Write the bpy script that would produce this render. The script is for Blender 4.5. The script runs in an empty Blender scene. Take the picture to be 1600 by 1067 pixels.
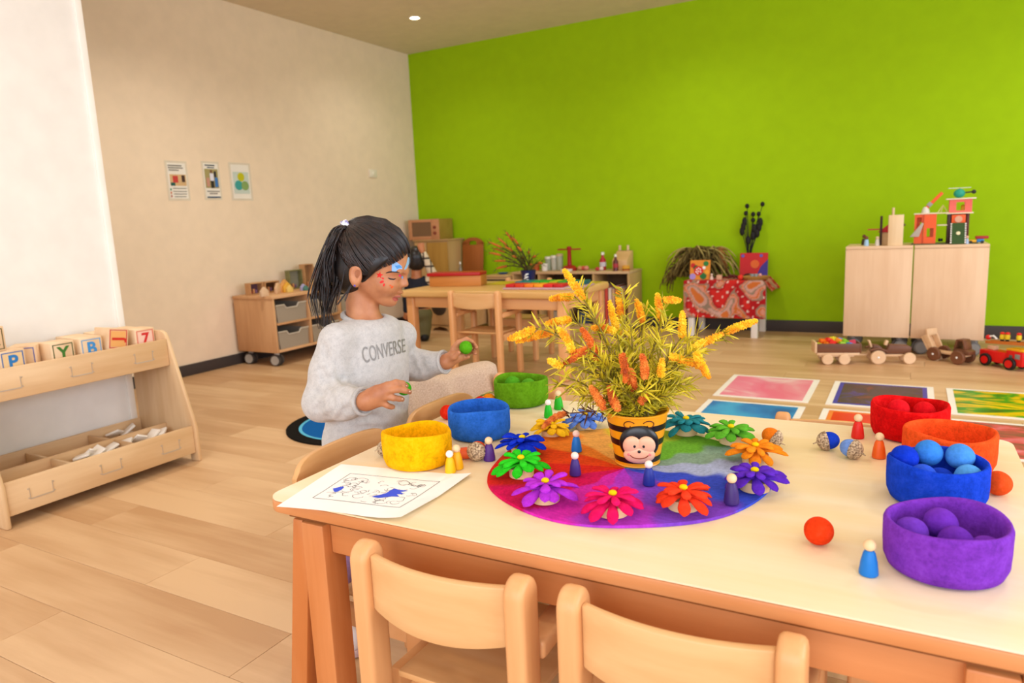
import bpy, bmesh, math, random
import numpy as np
from mathutils import Vector, Matrix

R_ = math.radians
rnd = random.Random(11)
scene = bpy.context.scene
COL = scene.collection

# ------------------------------------------------------------------ camera
CAM_H = 1.045
YAW, PITCH, ROLL, FPX = R_(29.44), R_(9.61), R_(-2.58), 1111.8
_F = np.array([-math.sin(YAW)*math.cos(PITCH), math.cos(YAW)*math.cos(PITCH), -math.sin(PITCH)])
_Rt = np.array([math.cos(YAW), math.sin(YAW), 0.0])
_U = np.cross(_Rt, _F)
_R2 = math.cos(ROLL)*_Rt + math.sin(ROLL)*_U
_U2 = -math.sin(ROLL)*_Rt + math.cos(ROLL)*_U
cam_d = bpy.data.cameras.new('camera')
cam_d.sensor_width = 36.0
cam_d.sensor_fit = 'HORIZONTAL'
cam_d.lens = FPX/1600*36
cam_d.clip_start = 0.02
cam_d.dof.use_dof = True
cam_d.dof.focus_distance = 1.5
cam_d.dof.aperture_fstop = 5.0
cam = bpy.data.objects.new('camera', cam_d)
COL.objects.link(cam)
cam.matrix_world = Matrix(((_R2[0], _U2[0], -_F[0], 0), (_R2[1], _U2[1], -_F[1], 0), (_R2[2], _U2[2], -_F[2], CAM_H), (0, 0, 0, 1)))
scene.camera = cam

# ------------------------------------------------------------------ world, lights, exposure
world = bpy.data.worlds.new('world'); scene.world = world
world.use_nodes = True
_bg = world.node_tree.nodes['Background']
_bg.inputs[0].default_value = (0.93, 1.0, 1.12, 1)
_bg.inputs[1].default_value = 0.6
scene.view_settings.view_transform = 'Standard'
scene.view_settings.look = 'None'
scene.view_settings.gamma = 1.0
scene.view_settings.use_curve_mapping = False
scene.view_settings.exposure = 0.5
def area(name, loc, target, sx, sy, power, col):
    l = bpy.data.lights.new(name, 'AREA'); l.shape = 'RECTANGLE'; l.size = sx; l.size_y = sy
    l.energy = power; l.color = col
    o = bpy.data.objects.new(name, l); COL.objects.link(o); o.location = loc
    o.rotation_euler = (Vector(target)-Vector(loc)).to_track_quat('-Z', 'Y').to_euler()
    return o
# added area lights for daylight assumed behind the camera and at right; windows unseen
area('assumed_daylight_rear', (0.3, -2.9, 1.7), (-0.8, 3.0, 0.9), 5.0, 2.0, 88, (0.92, 1.0, 1.14))
area('assumed_daylight_side', (3.6, 1.6, 1.7), (-1.0, 2.6, 0.8), 4.5, 1.9, 92, (0.92, 1.0, 1.14))

# first at the visible downlight, the rest added out of view: x, y, power
SEEN_AND_ADDED_LAMPS = [(-3.857, 5.372, 20), (-1.6, 5.37, 34), (0.9, 5.1, 46), (-3.45, 3.1, 70), (-1.6, 2.7, 34), (0.9, 2.9, 36), (-1.6, 0.2, 16), (0.7, 0.2, 16), (-2.5, 0.9, 18)]

# ------------------------------------------------------------------ where a picture point lies on a plane of the room
def ray(x, y):
    return _R2*((x-800)/FPX) + _U2*(-(y-533.5)/FPX) + _F
def onZ(x, y, z=0.0):
    d = ray(x, y); t = (z-CAM_H)/d[2]; return Vector((t*d[0], t*d[1], z))
def onX(x, y, X):
    d = ray(x, y); t = X/d[0]; return Vector((X, t*d[1], CAM_H+t*d[2]))
def onY(x, y, Y):
    d = ray(x, y); t = Y/d[1]; return Vector((t*d[0], Y, CAM_H+t*d[2]))
def onD(x, y, D):
    d = ray(x, y); return Vector((D*d[0], D*d[1], CAM_H+D*d[2]))

# ------------------------------------------------------------------ materials
def lin(h):
    h = h.lstrip('#'); o = []
    for i in (0, 2, 4):
        c = int(h[i:i+2], 16)/255
        o.append(c/12.92 if c <= 0.04045 else ((c+0.055)/1.055)**2.4)
    return (*o, 1.0)
_M = {}
def _new(name):
    m = bpy.data.materials.new(name); m.use_nodes = True
    nt = m.node_tree; b = nt.nodes['Principled BSDF']
    return m, nt, b
def _coord(nt, scale=(1, 1, 1), kind='Object'):
    t = nt.nodes.new('ShaderNodeTexCoord'); mp = nt.nodes.new('ShaderNodeMapping')
    mp.inputs['Scale'].default_value = scale
    nt.links.new(t.outputs[kind], mp.inputs[0]); return mp.outputs[0]
def _noise(nt, vec, scale, detail=4, rough=0.5):
    n = nt.nodes.new('ShaderNodeTexNoise'); n.inputs['Scale'].default_value = scale
    n.inputs['Detail'].default_value = detail; n.inputs['Roughness'].default_value = rough
    nt.links.new(vec, n.inputs['Vector']); return n.outputs['Fac']
def _ramp(nt, fac, stops):
    r = nt.nodes.new('ShaderNodeValToRGB'); e = r.color_ramp.elements
    while len(e) < len(stops): e.new(0.5)
    for q, (p, c) in zip(e, stops): q.position = p; q.color = c
    nt.links.new(fac, r.inputs[0]); return r.outputs[0]
def _bump(nt, b, fac, strength, dist):
    n = nt.nodes.new('ShaderNodeBump'); n.inputs['Strength'].default_value = strength
    n.inputs['Distance'].default_value = dist
    nt.links.new(fac, n.inputs['Height']); nt.links.new(n.outputs[0], b.inputs['Normal'])
def flat(hexc, rough=0.5, spec=0.4, name=None, bump=0.0, bscale=300, metal=0.0):
    k = ('flat', hexc, rough, spec, bump, metal)
    if k in _M: return _M[k]
    m, nt, b = _new(name or 'paint_'+hexc.strip('#'))
    c = lin(hexc)
    v = _coord(nt); f = _noise(nt, v, 9, 3)
    nt.links.new(_ramp(nt, f, [(0.3, tuple(x*0.94 for x in c[:3])+(1,)), (0.7, c)]), b.inputs['Base Color'])
    b.inputs['Roughness'].default_value = rough; b.inputs['Specular IOR Level'].default_value = spec
    b.inputs['Metallic'].default_value = metal
    if bump: _bump(nt, b, _noise(nt, v, bscale, 4), bump, 0.002)
    _M[k] = m; return m
def wood(c1, c2, axis='X', rough=0.45, scale=1.0, name=None, rand=0.0, spec=0.35):
    k = ('wood', c1, c2, axis, rough, scale, rand)
    if k in _M: return _M[k]
    m, nt, b = _new(name or 'wood')
    s = {'X': (1.6, 22, 22), 'Y': (22, 1.6, 22), 'Z': (22, 22, 1.6)}[axis]
    t = nt.nodes.new('ShaderNodeTexCoord'); src = t.outputs['Object']
    if rand:
        oi = nt.nodes.new('ShaderNodeObjectInfo')
        ad = nt.nodes.new('ShaderNodeVectorMath'); ad.operation = 'MULTIPLY_ADD'
        cb = nt.nodes.new('ShaderNodeCombineXYZ')
        for i in range(3): nt.links.new(oi.outputs['Random'], cb.inputs[i])
        nt.links.new(cb.outputs[0], ad.inputs[0]); ad.inputs[1].default_value = (37, 53, 11); nt.links.new(src, ad.inputs[2])
        src = ad.outputs[0]
    mp = nt.nodes.new('ShaderNodeMapping'); mp.inputs['Scale'].default_value = tuple(q*scale for q in s)
    nt.links.new(src, mp.inputs[0]); v = mp.outputs[0]
    f1 = _noise(nt, v, 1.0, 6, 0.6)
    mp2 = nt.nodes.new('ShaderNodeMapping'); mp2.inputs['Scale'].default_value = tuple((q*0.22 if q > 5 else q*0.8)*scale for q in s)
    nt.links.new(src, mp2.inputs[0])
    f2 = _noise(nt, mp2.outputs[0], 1.0, 3, 0.5)
    w = nt.nodes.new('ShaderNodeMath'); w.operation = 'MULTIPLY_ADD'; nt.links.new(f2, w.inputs[0]); w.inputs[1].default_value = 0.6
    mm = nt.nodes.new('ShaderNodeMath'); mm.operation = 'MULTIPLY'; nt.links.new(f1, mm.inputs[0]); mm.inputs[1].default_value = 0.4
    nt.links.new(mm.outputs[0], w.inputs[2])
    fac = w.outputs[0]
    if rand:
        a2 = nt.nodes.new('ShaderNodeMath'); a2.operation = 'MULTIPLY_ADD'
        nt.links.new(oi.outputs['Random'], a2.inputs[0]); a2.inputs[1].default_value = rand
        sb = nt.nodes.new('ShaderNodeMath'); sb.operation = 'SUBTRACT'; nt.links.new(fac, sb.inputs[0]); sb.inputs[1].default_value = rand*0.5
        nt.links.new(sb.outputs[0], a2.inputs[2]); fac = a2.outputs[0]
    nt.links.new(_ramp(nt, fac, [(0.38, lin(c2)), (0.5, tuple((a+c)/2 for a, c in zip(lin(c1), lin(c2)))), (0.61, lin(c1))]), b.inputs['Base Color'])
    b.inputs['Roughness'].default_value = rough; b.inputs['Specular IOR Level'].default_value = spec
    _bump(nt, b, f1, 0.06, 0.002)
    _M[k] = m; return m
def felt(hexc, var=0.35, name=None, fine=1.0):
    k = ('felt', hexc, var, fine)
    if k in _M: return _M[k]
    m, nt, b = _new(name or 'felt_'+hexc.strip('#')); c = lin(hexc)
    v = _coord(nt); f = _noise(nt, v, 160*fine, 6, 0.75); f0 = _noise(nt, v, 45*fine, 3, 0.6)
    mx = nt.nodes.new('ShaderNodeMath'); mx.operation = 'ADD'
    h1 = nt.nodes.new('ShaderNodeMath'); h1.operation = 'MULTIPLY'; nt.links.new(f, h1.inputs[0]); h1.inputs[1].default_value = 0.55
    h2 = nt.nodes.new('ShaderNodeMath'); h2.operation = 'MULTIPLY'; nt.links.new(f0, h2.inputs[0]); h2.inputs[1].default_value = 0.45
    nt.links.new(h1.outputs[0], mx.inputs[0]); nt.links.new(h2.outputs[0], mx.inputs[1])
    dk = tuple(x*(1-var) for x in c[:3])+(1,); lt = tuple(min(1, x*(1+var*0.5)+0.012) for x in c[:3])+(1,)
    nt.links.new(_ramp(nt, mx.outputs[0], [(0.36, dk), (0.52, c), (0.68, lt)]), b.inputs['Base Color'])
    b.inputs['Roughness'].default_value = 0.95; b.inputs['Specular IOR Level'].default_value = 0.1
    b.inputs['Sheen Weight'].default_value = 0.25; b.inputs['Sheen Roughness'].default_value = 0.5
    b.inputs['Sheen Tint'].default_value = c
    _bump(nt, b, f, 0.5, 0.004)
    _M[k] = m; return m
def noisy(stops, scale=8, rough=0.6, kind='Object', detail=4, name=None, stretch=(1, 1, 1), bump=0.0):
    m, nt, b = _new(name or 'mottled')
    v = _coord(nt, stretch, kind); f = _noise(nt, v, scale, detail)
    nt.links.new(_ramp(nt, f, [(p, lin(c)) for p, c in stops]), b.inputs['Base Color'])
    b.inputs['Roughness'].default_value = rough
    if bump: _bump(nt, b, f, bump, 0.003)
    return m
def vcol(name, rough=0.6, bump=0.0, bscale=200, sheen=0.0, spec=0.3, var=0.0):
    """material that reads the painted print stored on the mesh itself"""
    m, nt, b = _new(name)
    a = nt.nodes.new('ShaderNodeVertexColor'); a.layer_name = 'Col'
    out = a.outputs[0]
    v = _coord(nt)
    if var:
        f = _noise(nt, v, bscale, 5, 0.7)
        mx = nt.nodes.new('ShaderNodeMix'); mx.data_type = 'RGBA'; mx.blend_type = 'MULTIPLY'; mx.inputs['Factor'].default_value = 1.0
        nt.links.new(out, mx.inputs['A'])
        nt.links.new(_ramp(nt, f, [(0.3, (1-var, 1-var, 1-var, 1)), (0.7, (1, 1, 1, 1))]), mx.inputs['B'])
        out = mx.outputs['Result']
    nt.links.new(out, b.inputs['Base Color'])
    b.inputs['Roughness'].default_value = rough; b.inputs['Specular IOR Level'].default_value = spec
    b.inputs['Sheen Weight'].default_value = sheen
    if bump: _bump(nt, b, _noise(nt, v, bscale, 5, 0.7), bump, 0.003)
    return m
def glassy(name, hexc, alpha=0.5, rough=0.35):
    m, nt, b = _new(name); b.inputs['Base Color'].default_value = lin(hexc)
    b.inputs['Roughness'].default_value = rough; b.inputs['Alpha'].default_value = alpha
    return m
def emit(name, hexc, s):
    m, nt, b = _new(name); b.inputs['Base Color'].default_value = lin(hexc)
    b.inputs['Emission Color'].default_value = lin(hexc); b.inputs['Emission Strength'].default_value = s
    return m

# ------------------------------------------------------------------ mesh builder
def TR(loc=(0, 0, 0), rot=(0, 0, 0), sc=(1, 1, 1)):
    from mathutils import Euler
    return Matrix.Translation(loc) @ Euler(rot, 'XYZ').to_matrix().to_4x4() @ Matrix.Diagonal((*sc, 1))
class MB:
    def __init__(s): s.v = []; s.f = []; s.c = None
    def add(s, vs, fs, M=None):
        o = len(s.v)
        if M is not None: vs = [tuple(M @ Vector(p)) for p in vs]
        s.v += [tuple(p) for p in vs]; s.f += [tuple(i+o for i in f) for f in fs]; return s
    def box(s, c, d, M=None):
        x, y, z = c; a, b, h = d[0]/2, d[1]/2, d[2]/2
        vs = [(x+i*a, y+j*b, z+k*h) for k in (-1, 1) for j in (-1, 1) for i in (-1, 1)]
        return s.add(vs, [(0, 2, 3, 1), (4, 5, 7, 6), (0, 1, 5, 4), (2, 6, 7, 3), (0, 4, 6, 2), (1, 3, 7, 5)], M)
    def b2(s, lo, hi, M=None):
        return s.box([(a+b)/2 for a, b in zip(lo, hi)], [b-a for a, b in zip(lo, hi)], M)
    def prism(s, poly, z0, z1, M=None):
        n = len(poly)
        ar = sum(poly[i][0]*poly[(i+1) % n][1]-poly[(i+1) % n][0]*poly[i][1] for i in range(n))
        if ar < 0: poly = poly[::-1]
        vs = [(x, y, z0) for x, y in poly]+[(x, y, z1) for x, y in poly]
        fs = [tuple(range(n-1, -1, -1)), tuple(range(n, 2*n))]+[(i, (i+1) % n, n+(i+1) % n, n+i) for i in range(n)]
        return s.add(vs, fs, M)
    def lathe(s, prof, n=24, M=None, wob=None):
        vs = []; fs = []; idx = []
        for r, z in prof:
            if r < 1e-6: idx.append([len(vs)]); vs.append((0, 0, z))
            else:
                row = []
                for i in range(n):
                    a = 2*math.pi*i/n; q = r*(1+(wob(a, z) if wob else 0))
                    row.append(len(vs)); vs.append((q*math.cos(a), q*math.sin(a), z))
                idx.append(row)
        for A, B in zip(idx, idx[1:]):
            if len(A) == 1 and len(B) == 1: continue
            for i in range(n):
                j = (i+1) % n
                if len(A) == 1: fs.append((A[0], B[j], B[i]))
                elif len(B) == 1: fs.append((A[i], A[j], B[0]))
                else: fs.append((A[i], A[j], B[j], B[i]))
        return s.add(vs, fs, M)
    def cyl(s, c, r, h, n=20, M=None, r2=None):
        r2 = r if r2 is None else r2
        T = Matrix.Translation(c); T = M @ T if M is not None else T
        return s.lathe([(0, -h/2), (r, -h/2), (r2, h/2), (0, h/2)], n, T)
    def sph(s, c, r, nu=20, nv=12, M=None):
        rr = (r, r, r) if not hasattr(r, '__len__') else r
        T = Matrix.Translation(c) @ Matrix.Diagonal((*rr, 1)); T = M @ T if M is not None else T
        return s.lathe([(math.sin(math.pi*i/nv), -math.cos(math.pi*i/nv)) for i in range(nv+1)], nu, T)
    def tube(s, pts, rad, n=8, M=None, cap=True):
        P = [Vector(p) for p in pts]; k = len(P)
        rs = [rad]*k if not hasattr(rad, '__len__') else list(rad)
        vs = []; fs = []
        t = (P[1]-P[0]).normalized()
        u = t.cross(Vector((0.13, 0.31, 1))).normalized()
        for i in range(k):
            t = (P[min(i+1, k-1)]-P[max(i-1, 0)]).normalized()
            u = (u-t*u.dot(t))
            if u.length < 1e-6: u = t.cross(Vector((1, 0, 0.2)))
            u.normalize(); w = t.cross(u)
            for j in range(n):
                a = 2*math.pi*j/n; vs.append(tuple(P[i]+(u*math.cos(a)+w*math.sin(a))*rs[i]))
        for i in range(k-1):
            for j in range(n):
                q = (j+1) % n; fs.append((i*n+j, i*n+q, (i+1)*n+q, (i+1)*n+j))
        if cap:
            fs.append(tuple(range(n-1, -1, -1))); fs.append(tuple((k-1)*n+j for j in range(n)))
        return s.add(vs, fs, M)
    def grid(s, fn, nu, nv, M=None, loop=False):
        vs = [fn(i/(nu if loop else nu-1), j/(nv-1)) for j in range(nv) for i in range(nu)]
        fs = []
        for j in range(nv-1):
            for i in range(nu if loop else nu-1):
                q = (i+1) % nu; fs.append((j*nu+i, j*nu+q, (j+1)*nu+q, (j+1)*nu+i))
        return s.add(vs, fs, M)
    def mesh(s, name, bevel=0.0, seg=2, smooth=35, fix=True):
        me = bpy.data.meshes.new(name); me.from_pydata(s.v, [], s.f)
        if bevel or fix:
            bm = bmesh.new(); bm.from_mesh(me)
            if fix: bmesh.ops.recalc_face_normals(bm, faces=bm.faces)
            if bevel:
                es = [e for e in bm.edges if len(e.link_faces) == 2 and e.calc_face_angle(0) > R_(28)]
                bmesh.ops.bevel(bm, geom=es, offset=bevel, segments=seg, profile=0.5, affect='EDGES', clamp_overlap=True)
            bm.to_mesh(me); bm.free()
        if smooth:
            me.polygons.foreach_set('use_smooth', [True]*len(me.polygons))
            if smooth < 180: me.set_sharp_from_angle(angle=R_(smooth))
        return me
    def build(s, name, mat, parent=None, bevel=0.0, seg=2, smooth=35, loc=None, rot=None, fix=True):
        return put(name, s.mesh(name, bevel, seg, smooth, fix), mat, parent, loc, rot)
def put(name, me, mat, parent=None, loc=None, rot=None):
    o = bpy.data.objects.new(name, me); COL.objects.link(o)
    if mat is not None and not me.materials: me.materials.append(mat)
    if parent is not None: o.parent = parent
    if loc is not None: o.location = loc
    if rot is not None: o.rotation_euler = rot
    return o
def tag(o, label, cat, group=None, kind=None):
    if label: o['label'] = label
    if cat: o['category'] = cat
    if group: o['group'] = group
    if kind: o['kind'] = kind
    return o
def thing(name, label, cat, loc=(0, 0, 0), rz=0.0, group=None, rot=None):
    o = bpy.data.objects.new(name, None); COL.objects.link(o); o.empty_display_size = 0.05
    o.location = loc; o.rotation_euler = rot if rot is not None else (0, 0, rz)
    return tag(o, label, cat, group)
def struct(o): o['kind'] = 'structure'; return o
def dup(root, loc, rz=0.0, label=None, group=None):
    r = root.copy(); COL.objects.link(r); r.location = loc; r.rotation_euler = (0, 0, rz)
    if label: r['label'] = label
    if group: r['group'] = group
    for ch in list(root.children):
        c = ch.copy(); COL.objects.link(c); c.parent = r
        for g in list(ch.children):
            d = g.copy(); COL.objects.link(d); d.parent = c
    return r
def paint(me, fn):
    """store a printed / dyed colour per mesh point; fn(co) -> linear rgb"""
    ca = me.color_attributes.new('Col', 'FLOAT_COLOR', 'POINT')
    co = np.empty(len(me.vertices)*3, np.float32); me.vertices.foreach_get('co', co)
    co = co.reshape(-1, 3)
    ca.data.foreach_set('color', np.concatenate([fn(co), np.ones((len(co), 1))], 1).astype(np.float32).ravel())
def text_mesh(txt, size, depth=0.0008, font_bold=0.0, spacing=1.0):
    cu = bpy.data.curves.new('lettering', 'FONT'); cu.body = txt; cu.size = size; cu.extrude = depth
    cu.align_x = 'CENTER'; cu.align_y = 'CENTER'; cu.offset = font_bold; cu.space_character = spacing
    o = bpy.data.objects.new('lettering_tmp', cu); COL.objects.link(o)
    dg = bpy.context.evaluated_depsgraph_get()
    me = bpy.data.meshes.new_from_object(o.evaluated_get(dg)); bpy.data.objects.remove(o); bpy.data.curves.remove(cu)
    return me
def vnoise(p, seed=0):
    """cheap smooth pseudo noise for wobbling hand-made shapes"""
    x, y, z = p; s = seed*1.7
    return (math.sin(x*1.0+s+1.3*math.sin(y*0.8+s))+math.sin(y*1.1-s+1.2*math.sin(z*0.9+s*2))+math.sin(z*1.2+s+1.1*math.sin(x*0.7-s)))/3
# ================================================================== the room
WX, WY, CEIL = -4.735, 6.43, 2.824
RX, BY = 3.9, -3.2
m_floor = wood('#dab488', '#c09468', 'X', rough=0.42, scale=0.75, name='oak_vinyl', rand=0.15)
m_cream = flat('#f2dabc', 0.85, 0.2, 'cream_wall_paint', 0.05)
m_green = flat('#9cc400', 0.8, 0.2, 'lime_green_wall_paint', 0.05)
m_ceil = flat('#e6d6c0', 0.9, 0.1, 'ceiling_paint')
m_white = flat('#f6f0e6', 0.6, 0.3, 'white_panel_paint')
m_base = flat('#453c38', 0.6, 0.3, 'charcoal_skirting')
floor = struct(MB().b2((WX, BY, -0.06), (RX, WY, -0.012)).build('floor', flat('#7d5f42', 0.8, name='floor_seam'), smooth=0))
PW, PL = 0.20, 1.32
plank = MB().b2((0, 0, -0.012), (PL-0.0012, PW-0.0012, 0.0)).mesh('floor_plank', bevel=0.0008, seg=1, smooth=0)
row = 0; y = BY+0.6
plank_cut = {}
while y < WY-0.01:
    off = -((row*0.47*PL) % PL); x = WX+off
    wd = min(PW, WY-y)
    while x < RX-0.3:
        x0, x1 = max(x, WX), min(x+PL, RX)
        if y+wd > -1.0 and x1 > -4.8 and x0 < 2.2:
            if x1-x0 > PL-0.01 and wd > PW-0.001:
                put('floor_plank', plank, m_floor, floor, (x, y, 0))
            elif x1-x0 > 0.02:
                key = (round(x1-x0, 3), round(wd, 3))
                if key not in plank_cut:
                    plank_cut[key] = MB().b2((0, 0, -0.012), (x1-x0-0.0012, wd-0.0012, 0)).mesh('floor_plank', bevel=0.0008, seg=1, smooth=0)
                put('floor_plank', plank_cut[key], m_floor, floor, (x0, y, 0))
        x += PL
    y += PW; row += 1
struct(MB().b2((WX, BY, -0.011), (RX, -0.99, 0.0)).build('floor_rear', m_floor, smooth=0))
struct(MB().b2((2.21, -0.99, -0.011), (RX, WY, 0.0)).build('floor_side', m_floor, smooth=0))
struct(MB().b2((WX-0.1, BY, CEIL), (RX, WY+0.1, CEIL+0.08)).build('ceiling', m_ceil, smooth=0))
struct(MB().b2((WX-0.1, BY, 0), (WX, WY, CEIL)).build('wall_left', m_cream, smooth=0))
struct(MB().b2((WX-0.1, WY, 0), (RX, WY+0.1, CEIL)).build('wall_back', m_green, smooth=0))
struct(MB().b2((WX, BY, 0), (WX+0.012, WY-0.012, 0.085)).build('baseboard_left', m_base, bevel=0.003))
struct(MB().b2((WX, WY-0.012, 0), (RX, WY, 0.10)).build('baseboard_back', m_base, bevel=0.003))
# white partition ending beside the block shelf, with its pale edge strip
PXX = -3.315
struct(MB().b2((PXX-0.07, BY, 0.0), (PXX, 2.03, CEIL)).build('wall_partition', m_white, smooth=0))
struct(MB().b2((PXX-0.075, 2.0305, 0.0), (PXX+0.012, 2.062, CEIL)).build('trim_1', flat('#fff8ec', 0.5, name='partition_edge_strip'), bevel=0.004))
# the visible recessed downlight; spot lamps follow, all but its own added
m_lamp = emit('downlight_lens', '#ffe7c0', 14.0)
m_ring = flat('#efe6da', 0.5, name='downlight_ring')
dl = onZ(648, 28, CEIL)
t = thing('ceiling_downlight', 'round recessed ceiling downlight glowing near the corner of the green wall', 'ceiling light', (dl.x, dl.y, CEIL))
MB().lathe([(0.040, -0.002), (0.052, -0.006), (0.056, -0.003), (0.056, 0.0), (0.040, 0.0)], 32).build('trim_ring', m_ring, t)
MB().lathe([(0.0, -0.0015), (0.0405, -0.0015), (0.0405, 0.0), (0, 0)], 32).build('lens', m_lamp, t)
for lx, ly, pw in SEEN_AND_ADDED_LAMPS:
    l = bpy.data.lights.new('seen_or_added_lamp', 'SPOT'); l.energy = pw; l.color = (1.0, 0.97, 0.90)
    l.spot_size = R_(150); l.spot_blend = 0.9; l.shadow_soft_size = 0.06
    lo = bpy.data.objects.new('seen_or_added_lamp', l); COL.objects.link(lo); lo.location = (lx, ly, CEIL-0.02)
# thermostat / switch plate
p = onX(582, 271, WX)
t = thing('wall_switch', 'small cream wall switch plate near the corner on the cream wall', 'switch', (WX, p.y, p.z))
MB().box((0.006, 0, 0), (0.012, 0.115, 0.075)).build('plate', flat('#efe2cd', 0.5, name='switch_plastic'), t, bevel=0.003)
MB().box((0.014, 0.0, 0), (0.006, 0.03, 0.03)).build('rocker', flat('#fbf1e0', 0.4, name='switch_rocker'), t, bevel=0.002)
# three posters in clear sleeves
def poster(px, label, art):
    a = onX(px[0], px[1], WX); b = onX(px[2], px[3], WX)
    w, h = abs(b.y-a.y), abs(a.z-b.z)
    t = thing('wall_poster', label, 'poster', (WX, (a.y+b.y)/2, (a.z+b.z)/2), group=None)
    MB().box((0.0012, 0, 0), (0.0016, w*1.12, h*1.05)).build('clear_sleeve', flat('#e3d3bd', 0.25, 0.5, 'laminate_sleeve'), t)
    MB().box((0.0024, 0, 0), (0.0012, w*0.92, h*0.94)).build('sheet', flat('#f1e8da', 0.7, name='poster_paper'), t)
    for nm, cy, cz, sy, sz, colr, rnd_ in art:
        mb = MB(); x = 0.0032+0.0002*len(nm)
        if rnd_: mb.lathe([(0, 0), (sy*w/2, 0), (sy*w/2, 0.0004), (0, 0.0004)], 24, Matrix.Translation((x, cy*w, cz*h)) @ Matrix.Rotation(R_(90), 4, 'Y'))
        else: mb.box((x, cy*w, cz*h), (0.0005, sy*w, sz*h))
        mb.build(nm, flat(colr, 0.6), t, smooth=0)
L_ = '#8b8378'
poster((258, 252, 296, 312), 'poster with a photo of children and text lines, leftmost of three on the cream wall',
  [('text_line', -0.08, 0.40, 0.7, 0.03, L_, 0), ('text_line', -0.05, 0.34, 0.75, 0.03, L_, 0), ('text_line', -0.15, 0.28, 0.5, 0.03, L_, 0),
   ('picture', 0.02, 0.02, 0.82, 0.30, '#d8b27f', 0), ('picture_red_top', -0.12, 0.04, 0.26, 0.18, '#c93f3a', 0), ('picture_dark_hair', 0.28, 0.06, 0.16, 0.18, '#4a2f28', 0), ('picture_teal_corner', -0.27, -0.09, 0.22, 0.08, '#1c5a50', 0),
   ('text_line', 0.05, -0.2, 0.7, 0.02, L_, 0), ('text_line', 0.05, -0.28, 0.7, 0.02, L_, 0), ('text_line', 0.05, -0.35, 0.65, 0.02, L_, 0), ('text_line', 0.05, -0.42, 0.6, 0.02, L_, 0),
   ('colour_key', -0.4, -0.23, 0.06, 0.06, '#2f8a6a', 0), ('colour_key', -0.4, -0.32, 0.06, 0.06, '#c8641e', 0), ('colour_key', -0.4, -0.41, 0.06, 0.06, '#b8472a', 0)])
poster((315, 253, 346, 311), 'poster with a family photo and dark blue bottom line, middle of three',
  [('heading', -0.05, 0.42, 0.62, 0.03, '#3a4250', 0), ('heading', 0.0, 0.36, 0.45, 0.03, '#6d747c', 0), ('picture', 0, 0.06, 0.84, 0.52, '#a99a62', 0),
   ('picture_white_shirt', 0.0, 0.10, 0.24, 0.2, '#e6e2ea', 0), ('picture_head_shape', -0.01, 0.25, 0.12, 0.08, '#7a4a34', 0), ('picture_dark_trousers', 0.0, -0.10, 0.2, 0.2, '#2f2620', 0),
   ('picture_blue_dress_shape', 0.26, -0.04, 0.2, 0.26, '#3f77b8', 0), ('picture_long_dark_hair', 0.22, 0.18, 0.14, 0.16, '#2c2430', 0), ('picture_pink_child', -0.26, -0.04, 0.18, 0.24, '#c98f7c', 0),
   ('text_line', 0.02, -0.29, 0.8, 0.03, L_, 0), ('text_line', 0.02, -0.35, 0.5, 0.03, L_, 0), ('bottom_line', 0.02, -0.45, 0.86, 0.035, '#274b6c', 0)])
poster((358, 255, 394, 312), 'pale poster with yellow, teal and green overlapping circles, rightmost of three on the cream wall',
  [('pale_square', 0.0, -0.03, 0.8, 0.6, '#c9d3c6', 0), ('yellow_circle', 0.0, 0.13, 0.36, 0, '#c6be14', 1), ('teal_circle_shape', -0.15, -0.1, 0.4, 0, '#3f9e98', 1), ('green_circle_shape_on', 0.17, -0.11, 0.38, 0, '#86a35e', 1)])
# ================================================================== furniture along the walls
W_LIGHT = lambda ax: wood('#e6c497', '#d2a878', ax, name='birch_laminate_'+ax)
W_PALE = lambda ax: wood('#e8c6a0', '#dbb48c', ax, name='pale_beech_laminate_'+ax, rough=0.55)
W_TAN = lambda ax: wood('#d9a878', '#c48f60', ax, name='beech_laminate_'+ax, rough=0.5)
m_dark = flat('#2b211b', 0.8, name='dark_gap')
m_tyre = flat('#8d8a84', 0.5, name='grey_caster')
m_hub = flat('#b9b4aa', 0.45, name='pale_caster_hub')
m_black = flat('#191614', 0.5, name='black_rubber')

# ---- low tiered shelf with letter blocks, against the white partition
SX0, SX1 = -3.29, -2.872
sy0, sy1 = 1.235, 2.078
sh = thing('tiered_toy_shelf', 'low birch two-tier toy shelf against the white partition, holding letter blocks', 'shelf', (SX0, sy0, 0))
LY = sy1-sy0
sidep = [(0, 0), (0.06, 0), (0.06, 0.03), (0.36, 0.03), (0.36, 0), (0.418, 0), (0.418, 0.16), (0.29, 0.575), (0.275, 0.605), (0.25, 0.615), (0.0, 0.615)]
Mx = Matrix(((1, 0, 0, 0), (0, 0, 1, 0), (0, 1, 0, 0), (0, 0, 0, 1)))
for yy in (0.0, LY-0.02):
    MB().prism(sidep, yy, yy+0.02, Mx).build('side_panel', W_LIGHT('Z'), sh, bevel=0.006)
MB().b2((0.02, 0.021, 0.518), (0.275, LY-0.021, 0.533)).build('upper_shelf', W_LIGHT('Y'), sh, bevel=0.002)
MB().b2((0.0, 0.021, 0.085), (0.39, LY-0.021, 0.10)).build('lower_shelf', W_LIGHT('Y'), sh, bevel=0.002)
Mt = TR((0.0, 0, 0))
MB().box((0.287, LY/2, 0.515), (0.016, LY-0.042, 0.125), ).build('upper_front_board', W_LIGHT('Y'), sh, bevel=0.004)
MB().box((0.398, LY/2, 0.108), (0.016, LY-0.042, 0.13)).build('lower_front_board', W_LIGHT('Y'), sh, bevel=0.004)
MB().b2((0.002, 0.021, 0.1005), (0.016, LY-0.021, 0.175)).build('back_rail', W_LIGHT('Y'), sh, bevel=0.003)
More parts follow.
